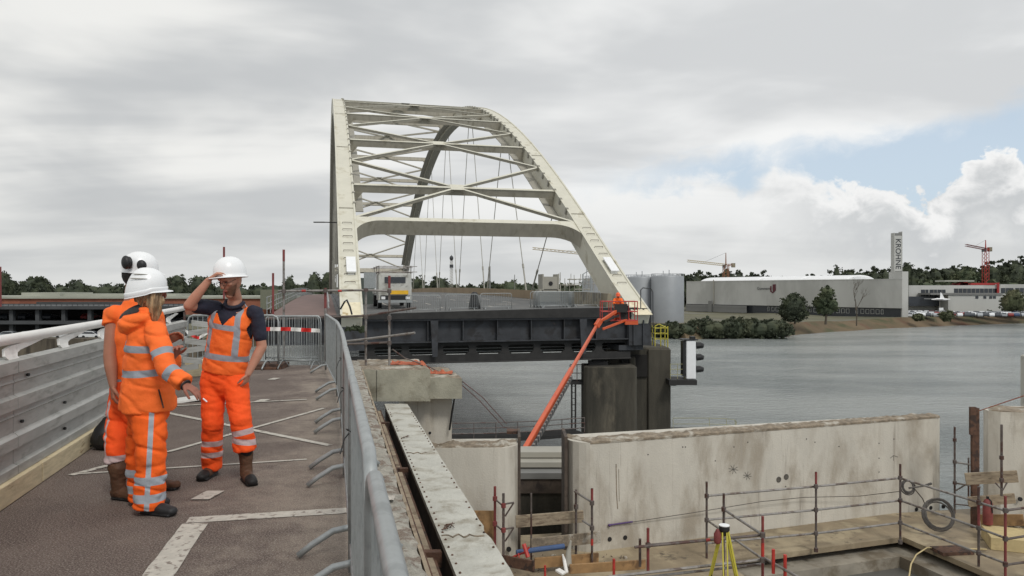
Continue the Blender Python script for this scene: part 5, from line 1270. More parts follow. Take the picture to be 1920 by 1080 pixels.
pf2 = [(-2.6, 15.1), (-.28, 15.15)]+[(-.28+.40*math.sin(R(a)), 15.55-.40*math.cos(R(a))) for a in (20, 40, 60, 80)]+[(.12, 15.6), (.12, 16.1), (-2.6, 16.0)]
w2 = wall_poly('concrete_wall', 'shorter pale concrete wall with a rounded right end between the white beam and the gap', pf2, -4.6, -1.63, 'conc', 2)
captop(w2, [V((-2.5, 15.11, 0)), V((-.2, 15.2, 0)), V((.1, 15.5, 0))], [V((-2.5, 15.7, 0)), V((-.3, 15.8, 0)), V((.1, 15.9, 0))], -1.63, 8, h=.05, n=60)
m_ = MB(); disc(m_, P(954, 1030, 15.11), .05, nn=V((0, -1, 0))); m_.build('drain_hole', 'black', w2)
pf3 = [(11.85, 18.4), (11.30, 17.9), (11.24, 17.62), (11.42, 17.45), (16, 16.9), (16, 17.9)]
w3 = wall_poly('concrete_wall', 'concrete wall at the right edge behind the timber posts', pf3, -4.6, -1.28, 'conc', 3)
captop(w3, [V((11.28, 17.64, 0)), V((11.45, 17.46, 0)), V((16, 16.9, 0))], [V((11.65, 18.2, 0)), V((11.9, 18.2, 0)), V((16, 17.8, 0))], -1.28, 12, n=60)
m_ = MB(); disc(m_, P(1913, 936, 17.32), .05, nn=V((0, -1, 0))); m_.build('drain_hole', 'black', w3)
m_ = MB(); m_.box((P(1912, 0, 19.8).x, 19, -6), (P(1990, 0, 19).x, 19.8, P(0, 670, 19).z)); tag(bevel(m_.build('concrete_column', 'beamwhite'), .03), 'pale concrete column cut by the right edge of the photo', 'column')
# gap between the walls
gp = thing('gap_steps', 'three grey concrete beams stepping down between the two white walls', 'beams', V((.7, 18.6, -4.6)))
for (yy, h_, Y) in ((848, .13, 18.3), (867, .12, 17.9), (887, .14, 17.5)):
    z_ = ZC-(yy-HY)/F*Y; m_ = MB(); m_.box((.13, Y, z_-h_), (1.16+.2, Y+.7, z_)); m_.build('step_beam', 'trussgrey' if yy < 880 else 'clad2', gp)
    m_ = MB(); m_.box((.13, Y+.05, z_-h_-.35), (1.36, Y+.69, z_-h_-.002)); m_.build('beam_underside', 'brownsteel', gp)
m_ = MB(); m_.box((.05, 17.62, -4.8), (1.4, 18.9, -3.0)); tag(m_.build('gap_back_wall', 'piercon'), 'dark concrete back wall in the gap between the white walls', 'wall')
for (x0, x1, lb) in ((.125, .18, 'brown steel edge strip on the left side of the gap'), (1.10, 1.165, 'brown steel edge strip on the right side of the gap')):
    m_ = MB(); m_.box((x0, 15.62, -4.3), (x1, 16.6, -1.5)); tag(m_.build('edge_strip', 'brownsteel'), lb, 'strip')
m_ = MB(); m_.box((P(950, 0, 16.4).x, 16.45, -1.6), (P(971, 0, 16.4).x, 16.8, P(0, 808, 16.5).z)); tag(m_.build('rusty_box', 'rust'), 'small rusty brown box on top of the shorter wall by the lift boom', 'box')
def plank(label, a, b_, w_, t_=.045, m__='oldwood', up=UP, cat='board', grp=None):
    mb = MB(); mb.beam(a, b_, t_, w_, up); return tag(bevel(mb.build('scaffold_board', m__), .004), label, cat, grp)
plank('upper pale board across the gap between the white walls', P(967, 978, 14.95), P(1094, 968, 15.1), .24, m__='oldwood')
plank('lower grey board across the gap above the blue pipe', P(996, 1020, 14.6), P(1126, 1007, 14.8), .22, m__='rubblebrown')
plank('long board lying on edge below the blue pipe', P(1002, 1056, 14.3), P(1122, 1046, 14.6), .20, m__='brownply')
plank('short brown board on edge at the foot of the white beam', P(941, 1050, 14.0), P(1002, 1062, 13.6), .20, m__='rust')
plank('long ochre board on edge along the site floor', P(1068, 1067, 13.6), P(1210, 1058, 13.9), .17, m__='brownply')
plank('weathered board fixed across the timber posts at right, upper one', P(1810, 898, 16.6), P(1908, 893, 16.3), .26)
plank('weathered board fixed across the timber posts at right, lower one', P(1815, 941, 16.7), P(1903, 934, 16.5), .22)
plank('low brown board behind the red extinguisher', P(1838, 975, 17.0), P(1920, 975, 16.6), .25, m__='brownply')
m_ = MB(); m_.beam(P(1828, 765, 17.1), P(1828, 1000, 17.1), .16, .08, V((0, 1, 0))); m_.beam(P(1824, 763, 16.95), P(1824, 815, 16.95), .14, .06, V((0, 1, 0))); tag(m_.build('timber_post', 'rust'), 'tall brown timber post at the left end of the right wall', 'post')
m_ = MB(); m_.beam(P(1837, 770, 17.0), P(1920, 742, 16), .05, .01); tag(m_.build('orange_strap', 'orangetarp'), 'orange strap stretched over the right wall to the column', 'strap')
m_ = MB(); m_.beam(P(898, 1000, 14.9), P(898, 960, 14.9), .55, .03, V((0, 1, 0))); m_.box((P(886, 0, 14.8).x, 14.8, -4.2), (P(927, 0, 14.8).x, 14.83, P(0, 958, 14.8).z)); tag(m_.build('plywood_sheet', 'brownply'), 'upright brown plywood sheet beside the white beam below the concrete leg', 'plywood')
m_ = MB(); m_.tube([P(968, 1036, 14.3), P(1010, 1030, 14.4), P(1058, 1024, 14.5)], .05, 10); tag(m_.build('blue_pipe', 'bluepipe'), 'blue pipe lying in front of the gap between the walls', 'pipe')
m_ = MB(); m_.tube([P(960, 1045, 14.3), P(985, 1035, 14.2), P(992, 1026, 14.2)], .02, 6); m_.tube([P(982, 1020, 14.1), P(990, 1045, 14.0)], .04, 8); m_.tube([P(965, 1050, 14.2), P(972, 1038, 14.1), P(975, 1052, 14.0)], .012, 6); tag(m_.build('red_hydrant_hose', 'red'), 'red fittings and hose on the floor left of the blue pipe', 'hose')
m_ = MB(); m_.chain([P(1065, 1058, 14.1), P(1066, 1035, 14.2), P(1070, 1015, 14.2)], [(.07, .05), (.05, .04), (.02, .02)], n=10); tag(autosmooth(m_.build('grey_plastic_bag', 'trussgrey')), 'grey crumpled plastic tied to the scaffold post by the gap', 'bag')
m_ = MB(); m_.chain([P(1062, 1072, 13.4), P(1058, 1050, 13.5), P(1055, 1040, 13.5)], [(.035, .03), (.03, .02), (.015, .01)], n=10); m_.beam(P(1045, 1068, 13.4), P(1058, 1076, 13.3), .12, .03); tag(m_.build('white_bucket_scraps', 'whitemetal'), 'white wrapped scraps on the ochre board', 'scraps')

# ---- scaffold guard rails
def zr(px, py, z): return P(px, py, (ZC-z)*F/(py-HY))
Z1, Z2, Z3 = -2.52, -3.0, -3.5
it = []
P3 = (1688, 16.15); P2 = (1530, 15.57); P1 = (1325, 15.2)
def upr(px, Y, y0, y1, m__='scafdark', r_=.024, part='upright'): it.append((part, m__, r_, [P(px, y0, Y), P(px, y1, Y)]))
upr(1325, 15.15, 903, 1052); upr(1530, 15.55, 885, 1033); upr(1688, 16.1, 870, 1020)
for (a, b_, c_) in ((930, 912, 896), (975, 956, 938), (1019, 1000, 980)): it.append(('rail', 'scaf', .024, [P(1322, a, 15.2), P(1530, b_, 15.6), P(1690, c_, 16.1)]))
clamps(it, [P(1325, 930, 15.13), P(1325, 975, 15.13), P(1530, 912, 15.5), P(1530, 956, 15.5), P(1530, 1000, 15.5), P(1688, 896, 16.05), P(1688, 938, 16.05), P(1688, 980, 16.05), P(1688, 1016, 16.05), P(1530, 1031, 15.5)])
it.append(('red_end', 'redrust', .025, [P(1530, 885, 15.55), P(1530, 908, 15.55)]))
tubes('guard_rail', 'back scaffold guard rail running in front of the long white wall', 'scaffold rail', it, 'scaffold guard rails round the pit')
it = []
upr(1835, 14.7, 912, 1080); upr(1885, 14.0, 930, 1090, 'redrust'); 
for pts in ([(1690, 897, 16.1), (1835, 942, 14.75), (1890, 959, 14.0)], [(1690, 939, 16.1), (1835, 990, 14.75), (1888, 1010, 14.0)], [(1690, 981, 16.1), (1835, 1037, 14.75), (1890, 1058, 14.0)]): it.append(('rail', 'scaf', .024, [P(*q_) for q_ in pts]))
clamps(it, [P(1835, 942, 14.68), P(1835, 990, 14.68), P(1835, 1037, 14.68), P(1885, 957, 13.95), P(1885, 1010, 13.95), P(1885, 1058, 13.95)])
it.append(('red_band', 'redrust', .026, [P(1835, 945, 14.7), P(1835, 985, 14.7)]))
tubes('guard_rail', 'right scaffold guard rail coming forward from the corner post by the cable coil', 'scaffold rail', it, 'scaffold guard rails round the pit')
it = []
for (a, b_) in ((957, 951), (1011, 1003), (1059, 1053)): it.append(('rail', 'scafdark', .024, [P(1886, a, 14), P(1960, b_-4, 13.9)]))
upr(1950, 13.9, 925, 1080)
tubes('guard_rail', 'scaffold guard rail leaving the right edge of the photo above the plywood box', 'scaffold rail', it, 'scaffold guard rails round the pit')
it = []
upr(1357, 13.9, 925, 1090); upr(1430, 12.5, 968, 1100, 'redrust'); upr(1450, 12.2, 1030, 1075, 'red', .028, 'red_foot'); upr(1472, 12.0, 1040, 1085, 'red', .028, 'red_foot')
it += [('rail', 'scafdark', .024, [P(1190, 1026, 12.2), P(1430, 1003, 12.5)]), ('rail', 'scaf', .026, [P(1140, 1082, 12.1), P(1430, 1049, 12.5)]), ('rail', 'scaf', .024, [P(1160, 1088, 12.2), P(1432, 1057, 12.6)]),
       ('rail', 'scaf', .024, [P(1357, 955, 13.9), P(1430, 1003, 12.45)]), ('rail', 'scaf', .022, [P(1328, 977, 15.1), P(1430, 1048, 12.6)]), ('rail', 'scaf', .024, [P(1432, 1046, 12.5), P(1500, 1084, 11.6)])]
it += [('red_band', 'red', .028, [P(1430, 1018, 12.5), P(1430, 1046, 12.5)]), ('red_band', 'red', .026, [P(1324, 1013, 12.35), P(1331, 1012, 12.35)])]
clamps(it, [P(1430, 1003, 12.4), P(1430, 1050, 12.4), P(1357, 955, 13.85)])
tubes('guard_rail', 'front scaffold guard rail with bright red foot tubes behind the yellow tripod', 'scaffold rail', it, 'scaffold guard rails round the pit')
it = []
upr(1080, 14.9, 918, 1052, 'scafdark'); upr(1110, 14.5, 916, 1063, 'scafdark'); it.append(('rail', 'scaf', .022, [P(1077, 921, 14.9), P(1112, 943, 14.5)])); it.append(('rail', 'scaf', .02, [P(1092, 976, 14.7), P(1113, 990, 14.5)]))
it.append(('red_end', 'redrust', .026, [P(1110, 916, 14.5), P(1110, 940, 14.5)])); it.append(('red_band', 'red', .027, [P(1110, 1010, 14.5), P(1110, 1022, 14.5)])); upr(996, 14.6, 925, 1070, 'scafdark', .018)
clamps(it, [P(1110, 943, 14.45), P(1080, 950, 14.85), P(1110, 990, 14.45)])
tubes('scaffold_posts', 'pair of scaffold posts with boards at the left end of the long white wall', 'scaffold', it)
it = []
upr(928, 14.6, 912, 1050, 'redrust', .026); upr(944, 14.4, 925, 1062, 'scafdark', .026)
for y0 in (938, 985):
    it += [('bracket', 'scafdark', .018, [P(926, y0-4, 14.6), P(940, y0+8, 14.4), P(964, y0+4, 14.4)]), ('bracket', 'scafdark', .016, [P(963, y0+5, 14.4), P(947, y0+30, 14.4)])]
clamps(it, [P(928, 935, 14.55), P(928, 982, 14.55), P(944, 948, 14.35), P(944, 994, 14.35)], 'redrust')
tubes('scaffold_posts', 'twin scaffold posts with triangular brackets before the shorter white wall', 'scaffold', it)
it = []
upr(1200, 13.2, 1010, 1062, 'scafdark'); upr(1215, 13.0, 990, 1075, 'redrust', .026); upr(1151, 12.8, 1048, 1090, 'red', .024); upr(1022, 13.2, 1060, 1090, 'red', .02)
it.append(('rail', 'scafdark', .022, [P(1215, 1022, 13), P(1330, 1012, 12.6)])); clamps(it, [P(1215, 1022, 12.95)])
tubes('scaffold_posts', 'low red and grey scaffold stubs in front of the drain holes', 'scaffold', it)
it = []
upr(1790, 18.2, 800, 968, 'scafdark'); upr(1816, 18.0, 858, 945, 'scafdark', .02); upr(1878, 16.2, 796, 930, 'scafdark', .026)
it += [('rail', 'scaf', .02, [P(1788, 866, 18.2), P(1836, 874, 17.8)]), ('rail', 'scaf', .022, [P(1788, 905, 18.2), P(1838, 914, 17.6)]), ('bracket', 'scafdark', .018, [P(1792, 920, 18.1), P(1812, 908, 18)]), ('bracket', 'scafdark', .018, [P(1866, 905, 16.2), P(1880, 920, 16.1), P(1888, 905, 16.1)]), ('rail', 'scafdark', .016, [P(1788, 945, 18.2), P(1818, 948, 18)])]
clamps(it, [P(1790, 825, 18.15), P(1790, 866, 18.15), P(1790, 905, 18.15), P(1878, 858, 16.15), P(1878, 900, 16.15)])
tubes('scaffold_posts', 'slim scaffold posts standing against the water between the long and the right wall', 'scaffold', it)
# extinguisher, coils, ropes
ex = thing('fire_extinguisher', 'faded red fire extinguisher standing by the right wall', 'extinguisher', P(1852, 985, 16.4))
m_ = MB(); m_.lathe(P(1852, 983, 16.4), [(.09, 0), (.10, .03), (.10, .46), (.06, .54), (.03, .56)], 16); autosmooth(m_.build('cylinder', 'redrust', ex))
m_ = MB(); m_.tube([P(1852, 936, 16.4), P(1852, 931, 16.4)], .03, 8); m_.tube([P(1852, 933, 16.4), P(1859, 940, 16.3), P(1861, 962, 16.28)], .012, 6); m_.build('valve_hose', 'black', ex)
def coil(label, c, r_, n, jitter, lean=.25, rad=.014, sq=1.0):
    mb = MB(); pts = []; rr3 = random.Random(int(c.x*100))
    for k in range(n*18): a = 6.283*k/18; q_ = r_*(1+jitter*noise.noise(V((k*.09, c.x, 1)))); pts.append(c+wx_*(math.cos(a)*q_+.05*noise.noise(V((k*.07, 3, 1))))+UP*(math.sin(a)*q_*sq)+wnn*(lean*(1-math.sin(a))*r_*.8+.03*noise.noise(V((k*.11, 7, 2)))))
    mb.tube(pts, rad, 6); return tag(mb.build('cable_coil', 'cable', smooth=True), label, 'cable coil')
coil('large coil of grey cable leaning against the foot of the long wall', P(1752, 962, 16.75), .42, 9, .22, .35, sq=.72)
coil('small tangle of dark cable hung on the corner scaffold post', P(1700, 912, 16.25), .17, 7, .5, .3, .012, .8)
m_ = MB(); m_.chain([P(1705, 915, 16.2), P(1728, 912, 16.2), P(1745, 907, 16.2)], [.02, .016, .03], n=8); m_.tube([P(1716, 918, 16.6), P(1730, 935, 17.2), P(1736, 950, 17.4)], .012, 5); tag(m_.build('cable_plug', 'cable'), 'dark plug end sticking out of the cable tangle at the corner post', 'cable')
m_ = MB(); pp = [onw(1180, 978, .05), onw(1300, 958, .1), onw(1420, 937, .15), onw(1500, 930, .12), onw(1600, 926, .2), P(1690, 921, 16.2)]; m_.tube(pp, .008, 5); tag(m_.build('wall_cable', 'cable'), 'thin cable strung along the long white wall', 'cable')
m_ = MB(); m_.tube([onw(1139, 984, .03), onw(1160, 981, .03), onw(1184, 977, .05)], .018, 6); m_.ball(onw(1141, 984, .04), .03, 8, 6); tag(m_.build('purple_strap', 'purple'), 'purple strap anchoring the thin cable to the long wall', 'strap')
m_ = MB(); m_.tube([P(1704, 1085, 13.6), P(1708, 1058, 14.4), P(1718, 1040, 15.0), P(1738, 1027, 15.6), P(1790, 1028, 15.6), P(1850, 1030, 15.6)], .014, 6); tag(m_.build('yellow_hose', 'ply', smooth=True), 'pale yellow hose arching out of the pit over the floor', 'hose')
p = zr(1797, 1040, FZ); m_ = MB(); m_.obox(p, V((1, .12, 0)).normalized(), V((-.12, 1, 0)).normalized(), UP, -.38, .32, -.05, .35, .003, .07); tag(m_.build('dark_board', 'rust'), 'dark wet board lying flat on the floor right of the pit', 'board')
p = zr(1866, 1032, FZ); m_ = MB(); m_.obox(p, V((.93, -.36, 0)).normalized(), V((.36, .93, 0)).normalized(), UP, -.08, 1.6, 0, .9, .003, .27); tag(bevel(m_.build('plywood_box', 'ply'), .008), 'pale plywood box on the site floor at the right edge', 'box')
m_ = MB()
for k in range(60):
    q_ = zr(rr.uniform(1845, 1930), rr.uniform(985, 1018), FZ); s_ = rr.uniform(.02, .06); m_.obox(q_, V((rr.uniform(-1, 1), rr.uniform(-1, 1), .2)).normalized(), V((0, 1, 0)), UP, -s_, s_, -s_, s_, 0, s_)
tag(m_.build('rubble', 'rubblebrown', org=(0, 0, 0)), 'small rubble on the floor below the right wall', 'rubble', kind='stuff')
m_ = MB()
for k in range(70):
    q_ = zr(rr.uniform(960, 1180), rr.uniform(1040, 1075), FZ); s_ = rr.uniform(.01, .04); m_.obox(q_, V((rr.uniform(-1, 1), rr.uniform(-1, 1), .2)).normalized(), V((0, 1, 0)), UP, -s_, s_, -s_, s_, 0, s_)
tag(m_.build('debris', 'rubblebrown', org=(0, 0, 0)), 'small debris on the floor in front of the gap', 'debris', kind='stuff')
# tripod
c = P(1358, 985, 12.0); tp = thing('survey_tripod', 'yellow surveyor\'s tripod with a black head on the site floor', 'tripod', V((c.x, c.y, FZ)))
m_ = MB(); m_.lathe(c-UP*.09, [(.075, 0), (.085, .02), (.085, .085)], 16); m_.lathe(c-UP*.16, [(.05, 0), (.06, .07)], 12); m_.build('head', 'black', tp)
m_ = MB(); m_.lathe(c-UP*.004, [(.085, 0), (.085, .012), (.03, .014)], 16); m_.build('head_plate', 'white', tp)
for a in (-100, 20, 140):
    d = V((math.cos(R(a)), math.sin(R(a)), 0)); lg = None
    m_ = MB(); sd = V((-d.y, d.x, 0))*.035
    for e in (-1, 1): m_.beam(c-UP*.1+d*.05+sd*e, c-UP*1.05+d*.28+sd*e*.9, .02, .03)
    lg = m_.build('leg', 'yellow', tp)
    m_ = MB(); m_.beam(c-UP*.85+d*.23, V((c.x, c.y, FZ))+d*.44, .03, .035); m_.obox(c-UP*.95+d*.25, sd.normalized(), d, UP, -.06, .06, -.03, .03, -.04, .04); m_.build('foot_section', 'black', lg)
m_ = MB(); q_ = c+V((-.12, -.04, -.12)); m_.chain([q_-UP*.12, q_, q_+UP*.05], [(.06, .05), (.06, .05), (.03, .03)], n=12); tag(m_.build('red_pouch', 'redrust', smooth=True), 'red pouch hanging beside the tripod head', 'pouch')

# ================================================================ BOOM LIFT
bl = thing('boom_lift', 'orange red boom lift reaching up from the gap to the bridge end', 'boom lift', P(975, 900, 23.5))
b0 = P(979, 852, 23.5); e1 = P(1118, 612, 38.0); d = (e1-b0)
mid = b0.lerp(e1, .55); lw = b0-d.normalized()*3.0
m_ = MB(); m_.beam(lw, mid, .16, .21); bevel(m_.build('outer_boom', 'lift', bl), .02)
m_ = MB(); m_.beam(mid.lerp(b0, .02), e1, .12, .16); bevel(m_.build('inner_boom', 'lift', bl), .02)
m_ = MB(); x_ = V((1, -.3, 0)).normalized(); m_.beam(lw+V((.02, -.105, .03)), mid+V((.02, -.105, .03)), .035, .03); m_.beam(mid+V((.02, -.08, .03)), e1+V((.02, -.08, .03)), .03, .03); m_.build('boom_groove', 'blacksteel', bl)
m_ = MB(); q0 = b0+d*.02+x_*.19-UP*.08; q1 = b0+d*.50+x_*.16-UP*.08; m_.beam(q0, q1, .06, .16); m_.build('cable_track', 'black', bl)
for k in range(22): m_ = MB(); q_ = q0.lerp(q1, (k+.5)/22); m_.obox(q_, d.normalized(), x_, UP, -.05, .05, -.04, .04, -.06, .09); m_.build('track_link', 'scaf', bl)
e2 = P(1166, 582, 39.6); m_ = MB(); m_.beam(e1+UP*.1, e2+UP*.15, .12, .16); m_.beam(P(1130, 617, 38.2), P(1180, 598, 39.6), .09, .12); m_.beam(e1, P(1126, 600, 38.2), .2, .28); bevel(m_.build('jib', 'lift', bl), .015)
m_ = MB(); m_.beam(P(1132, 604, 38.1), P(1160, 591, 39.2), .1, .09); m_.box((e2.x-.1, e2.y-.2, e2.z-.45), (e2.x+.35, e2.y+.2, e2.z+.25)); m_.build('jib_cylinder', 'blacksteel', bl)
m_ = MB(); m_.obox(lw, V((1, 0, 0)), V((0, 1, 0)), UP, -1.0, .8, -.8, 1.0, -1.2, .6); bevel(m_.build('turret', 'lift', bl), .08)
m_ = MB(); m_.obox(lw, V((1, 0, 0)), V((0, 1, 0)), UP, -1.4, 1.4, -1.6, 1.8, -1.9, -1.3); m_.build('chassis', 'blacksteel', bl)
bk = P(1160, 602, 39.8); bx, bY = .93, .45
bs_ = MB()
for z_ in (.05, .52, 1.05): bs_.tube([bk+V((-bx, -bY, z_)), bk+V((bx, -bY, z_)), bk+V((bx, bY, z_)), bk+V((-bx, bY, z_))], .03, 5, closed=True)
for u in (-bx, -bx/2, 0, bx/2, bx):
    for v_ in (-bY, bY): bs_.cyl(bk+V((u, v_, 0)), bk+V((u, v_, 1.05)), .024, 5)
bs_.build('basket_rails', 'red', bl)
m_ = MB(); m_.box((bk.x-bx, bk.y-bY, bk.z-.04), (bk.x+bx, bk.y+bY, bk.z+.02)); m_.build('basket_floor', 'blacksteel', bl)
m_ = MB(); m_.box((bk.x-.30, bk.y-bY-.18, bk.z+.48), (bk.x+.38, bk.y-bY-.02, bk.z+.92)); m_.build('control_box', 'blacksteel', bl)
m_ = MB(); m_.box((bk.x+.25, bk.y-bY-.25, bk.z-.16), (bk.x+.92, bk.y-bY+.1, bk.z+.02)); m_.build('step_bar', 'lift', bl)
m_ = MB(); m_.box((lw.x-4, lw.y-3.5, -12.3), (lw.x+3, lw.y+9, lw.z-1.9)); tag(m_.build('work_pontoon', 'blacksteel'), 'dark work platform carrying the boom lift behind the walls', 'platform')
# ================================================================ PEOPLE
SK = L(186, 136, 114)
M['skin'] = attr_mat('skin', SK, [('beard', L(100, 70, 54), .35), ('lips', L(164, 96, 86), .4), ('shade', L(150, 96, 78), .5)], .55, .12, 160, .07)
M['skin2'] = attr_mat('tanned skin', L(158, 108, 86), [], .55, .12, 160, .08)
OR1 = (1.0, .172, .030); OR2 = (1.0, .105, .016)
REF = L(150, 156, 164); REF2 = L(196, 176, 176)
M['vest'] = attr_mat('fluorescent orange vest', OR1, [('band', REF, .0004)], .75, .35, 45, .06)
M['trousers'] = attr_mat('orange work trousers', OR2, [('band', REF2, .0004)], .8, .5, 34, .08)
M['trousers2'] = attr_mat('orange trousers with grey bands', (.96, .135, .016), [('band', L(168, 174, 182), .0004)], .8, .5, 34, .08)
M['jacket'] = attr_mat('fluorescent orange jacket', OR1, [('band', REF, .0004)], .75, .45, 36, .06)
M['navy'] = mat('navy cotton', L(34, 36, 52), .85, var=.15, sc=12, bump=.2, bs=60)
M['boot'] = attr_mat('brown leather boots', L(88, 62, 46), [('sole', L(34, 33, 33), .004)], .6, .4, 30, .2)
M['blackboot'] = mat('black work shoes', L(32, 32, 34), .6, var=.2, sc=10)
M['hair'] = mat('blond hair', L(168, 140, 106), .55, var=.25, sc=40, stretch=(1, 1, .15), c2=L(112, 88, 62), c2s=30, thr=(.45, .6))
M['darkhair'] = mat('dark hair', L(30, 27, 25), .7, var=.3, sc=30)
M['lining'] = mat('dark grey hood lining', L(52, 52, 52), .9, var=.15, sc=20)
M['eye'] = mat('eye', L(60, 50, 44), .3)
def un(v): return V(v).normalized()
def basis(f, u=UP):
    f = un(f); r_ = f.cross(u).normalized(); u2 = r_.cross(f).normalized(); return r_, f, u2   # right, forward, up
def rotm(r_, f, u): return Matrix((r_, f, u)).transposed()
def fold(sc_, amp, zs=1.5, seed=0):
    return lambda p, n: amp*(noise.noise(V((p.x*sc_+seed, p.y*sc_, p.z*sc_*zs)))+.55*noise.noise(V((p.x*sc_*2.3, p.y*sc_*2.3+seed, p.z*sc_*zs*2.3))))
def wr(p, sd):  # creases: sharp narrow valleys running across the limb
    v_ = noise.noise(V((p.x*4+sd*3, p.y*4, p.z*10+3.0*p.x))); w_ = noise.noise(V((p.x*9, p.y*9+sd, p.z*22)))
    return -.012*max(0, .22-abs(v_))/.22+.005*w_+.004
def head(mb, c, f, u=None, s=1.0):
    r_, f, u = basis(f, u or UP); mt = rotm(r_, f, u)
    mb.ball(c+u*.012*s, (.076*s, .096*s, .108*s), 20, 14, mt)
    mb.chain([c-u*.02*s+f*.02*s, c-u*.065*s+f*.040*s, c-u*.112*s+f*.062*s], [(.066*s, .066*s), (.056*s, .052*s), (.032*s, .028*s)], r_, 16)       # jaw
    mb.chain([c+u*.010*s+f*.088*s, c-u*.022*s+f*.108*s, c-u*.038*s+f*.106*s], [(.009*s, .012*s), (.013*s, .013*s), (.018*s, .010*s)], r_, 10)       # nose
    mb.chain([c+u*.030*s+f*.083*s-r_*.04*s, c+u*.034*s+f*.090*s, c+u*.030*s+f*.083*s+r_*.04*s], [.011*s, .012*s, .011*s], u, 8)                     # brow
    mb.chain([c-u*.068*s+f*.082*s-r_*.022*s, c-u*.068*s+f*.091*s, c-u*.068*s+f*.082*s+r_*.022*s], [.007*s, .010*s, .007*s], u, 8)                   # lips
    for sg in (-1, 1):
        mb.chain([c+r_*sg*.074*s-u*.025*s-f*.005*s, c+r_*sg*.083*s+u*.012*s-f*.014*s], [(.013*s, .008*s), (.018*s, .009*s)], f, 10)                 # ears
        mb.ball(c+r_*sg*.045*s-u*.018*s+f*.062*s, (.022*s, .022*s, .018*s), 10, 8, mt)                                                              # cheeks
def hand(mb, w, d, n, s=1.0, curl=.35, thumb=1, spread=.0, pinch=0):
    d = un(d); n = un(V(n)-d*V(n).dot(d)); sd = d.cross(n).normalized()*thumb
    mb.chain([w-d*.01, w+d*.03*s, w+d*.082*s], [(.026*s, .019*s), (.038*s, .016*s), (.041*s, .013*s)], sd, 14)
    for i, l in enumerate((.068, .077, .072, .056)):
        p = w+d*(.080-.004*abs(i-1))*s-sd*(i-1.5)*.0215*s*(-1); a = 0; pts = [p]; dd = d+sd*(i-1.5)*spread*(1)
        for k, q_ in enumerate((.45, .32, .25)):
            a += curl*(1+.25*i*.4+(pinch if i < 1 else 0)); v_ = un(dd*math.cos(a)+n*math.sin(a)); p = p+v_*l*q_*s; pts.append(p)
        mb.chain(pts, [.0098*s, .0092*s, .0084*s, .0072*s], sd, 8)
    b_ = w+d*.018*s-sd*.030*s; v1 = un(d*.72-sd*.62+n*.35); v2 = un(d*.9-sd*.12+n*.45)
    mb.chain([b_, b_+v1*.040*s, b_+v1*.040*s+v2*.030*s, b_+v1*.040*s+v2*.055*s], [.013*s, .0115*s, .0105*s, .009*s], n, 8)
def helmet(parent, c, f, u, rx=.122, ry=.146, h=.15, brim=.035, front=.045, back_drop=.0, name='helmet', ridge=True, side_drop=0):
    r_, f, u = basis(f, u); n = 40; mb = MB(); rs = []
    def ring(k, z_, out=0, fr=0, drop=1):
        q_ = []
        for j in range(n):
            a = 2*math.pi*j/n; ca, sa = math.cos(a), math.sin(a)      # sa = forward
            e = out+fr*max(0, sa)**2; zz_ = z_-(back_drop*max(0, -sa+.25)/1.25+side_drop*(1-abs(sa)))*drop
            rg = 1+(.012*(abs(ca) < .22)*(k > .3) if ridge else 0)
            q_.append(c+r_*(ca*(rx*k*rg+e))+f*(sa*(ry*k*rg+e))+u*zz_)
        return q_
    for i in range(13):
        th = math.pi/2*i/12; rs.append(ring(max(.02, math.sin(th)**.92), h*math.cos(th)**.9, drop=math.sin(th)**3))
    rs += [ring(1.0, -.022), ring(1.0, -.026, .004, 0), ring(1.0, -.031, brim*.35, front), ring(1.0, -.036, brim*.35+.002, front+.002), ring(1.0, -.036, 0, front*.3), ring(.95, -.030), ring(.9, 0.01), ring(.5, .06), ring(.03, .08)]
    mb.rings(rs); o = mb.build(name, 'helmet', parent, smooth=True); o.data.set_sharp_from_angle(angle=R(50)); return o
def cut(o, fn):
    import bmesh
    b_ = bmesh.new(); b_.from_mesh(o.data); o0 = ORG[o.name]
    bmesh.ops.delete(b_, geom=[f for f in b_.faces if fn(f.calc_center_median()+o0)], context='FACES'); b_.to_mesh(o.data); b_.free()
def segd(p, a, b_):
    d = b_-a; t_ = max(0, min(1, (p-a).dot(d)/d.length_squared)); return t_, (p-(a+d*t_)).length
def mk_boot(mb, ankle, toe, top, rs=.062, low=False):
    heel = V((ankle.x, ankle.y, 0)); d = un(V((toe.x-heel.x, toe.y-heel.y, 0))); sd = V((-d.y, d.x, 0))
    h = heel-d*.055; L_ = .29
    mb.chain([h+UP*.045+d*.02, h+UP*.048+d*.10, h+UP*.042+d*.18, h+UP*.036+d*.25], [(.040, .042), (.043, .045), (.050, .040), (.042, .032)], sd, 16)
    mb.chain([h+UP*.012+d*.01, h+UP*.012+d*.13, h+UP*.012+d*.25], [(.043, .012), (.045, .012), (.048, .012)], sd, 12)
    if low: mb.chain([h+UP*.06+d*.05, h+UP*.12+d*.045, h+UP*.16+d*.045], [(.045, .05), (.046, .05), (.046, .05)], sd, 14)
    else: mb.chain([h+UP*.06+d*.05, h+UP*.14+d*.045, h+UP*.22+(ankle-heel)*.0+d*.05, top], [(.05, .056), (.05, .054), (rs, rs), (rs*1.08, rs*1.08)], sd, 16)
def bandf(c, hw): return lambda x: hw-abs(x-c)

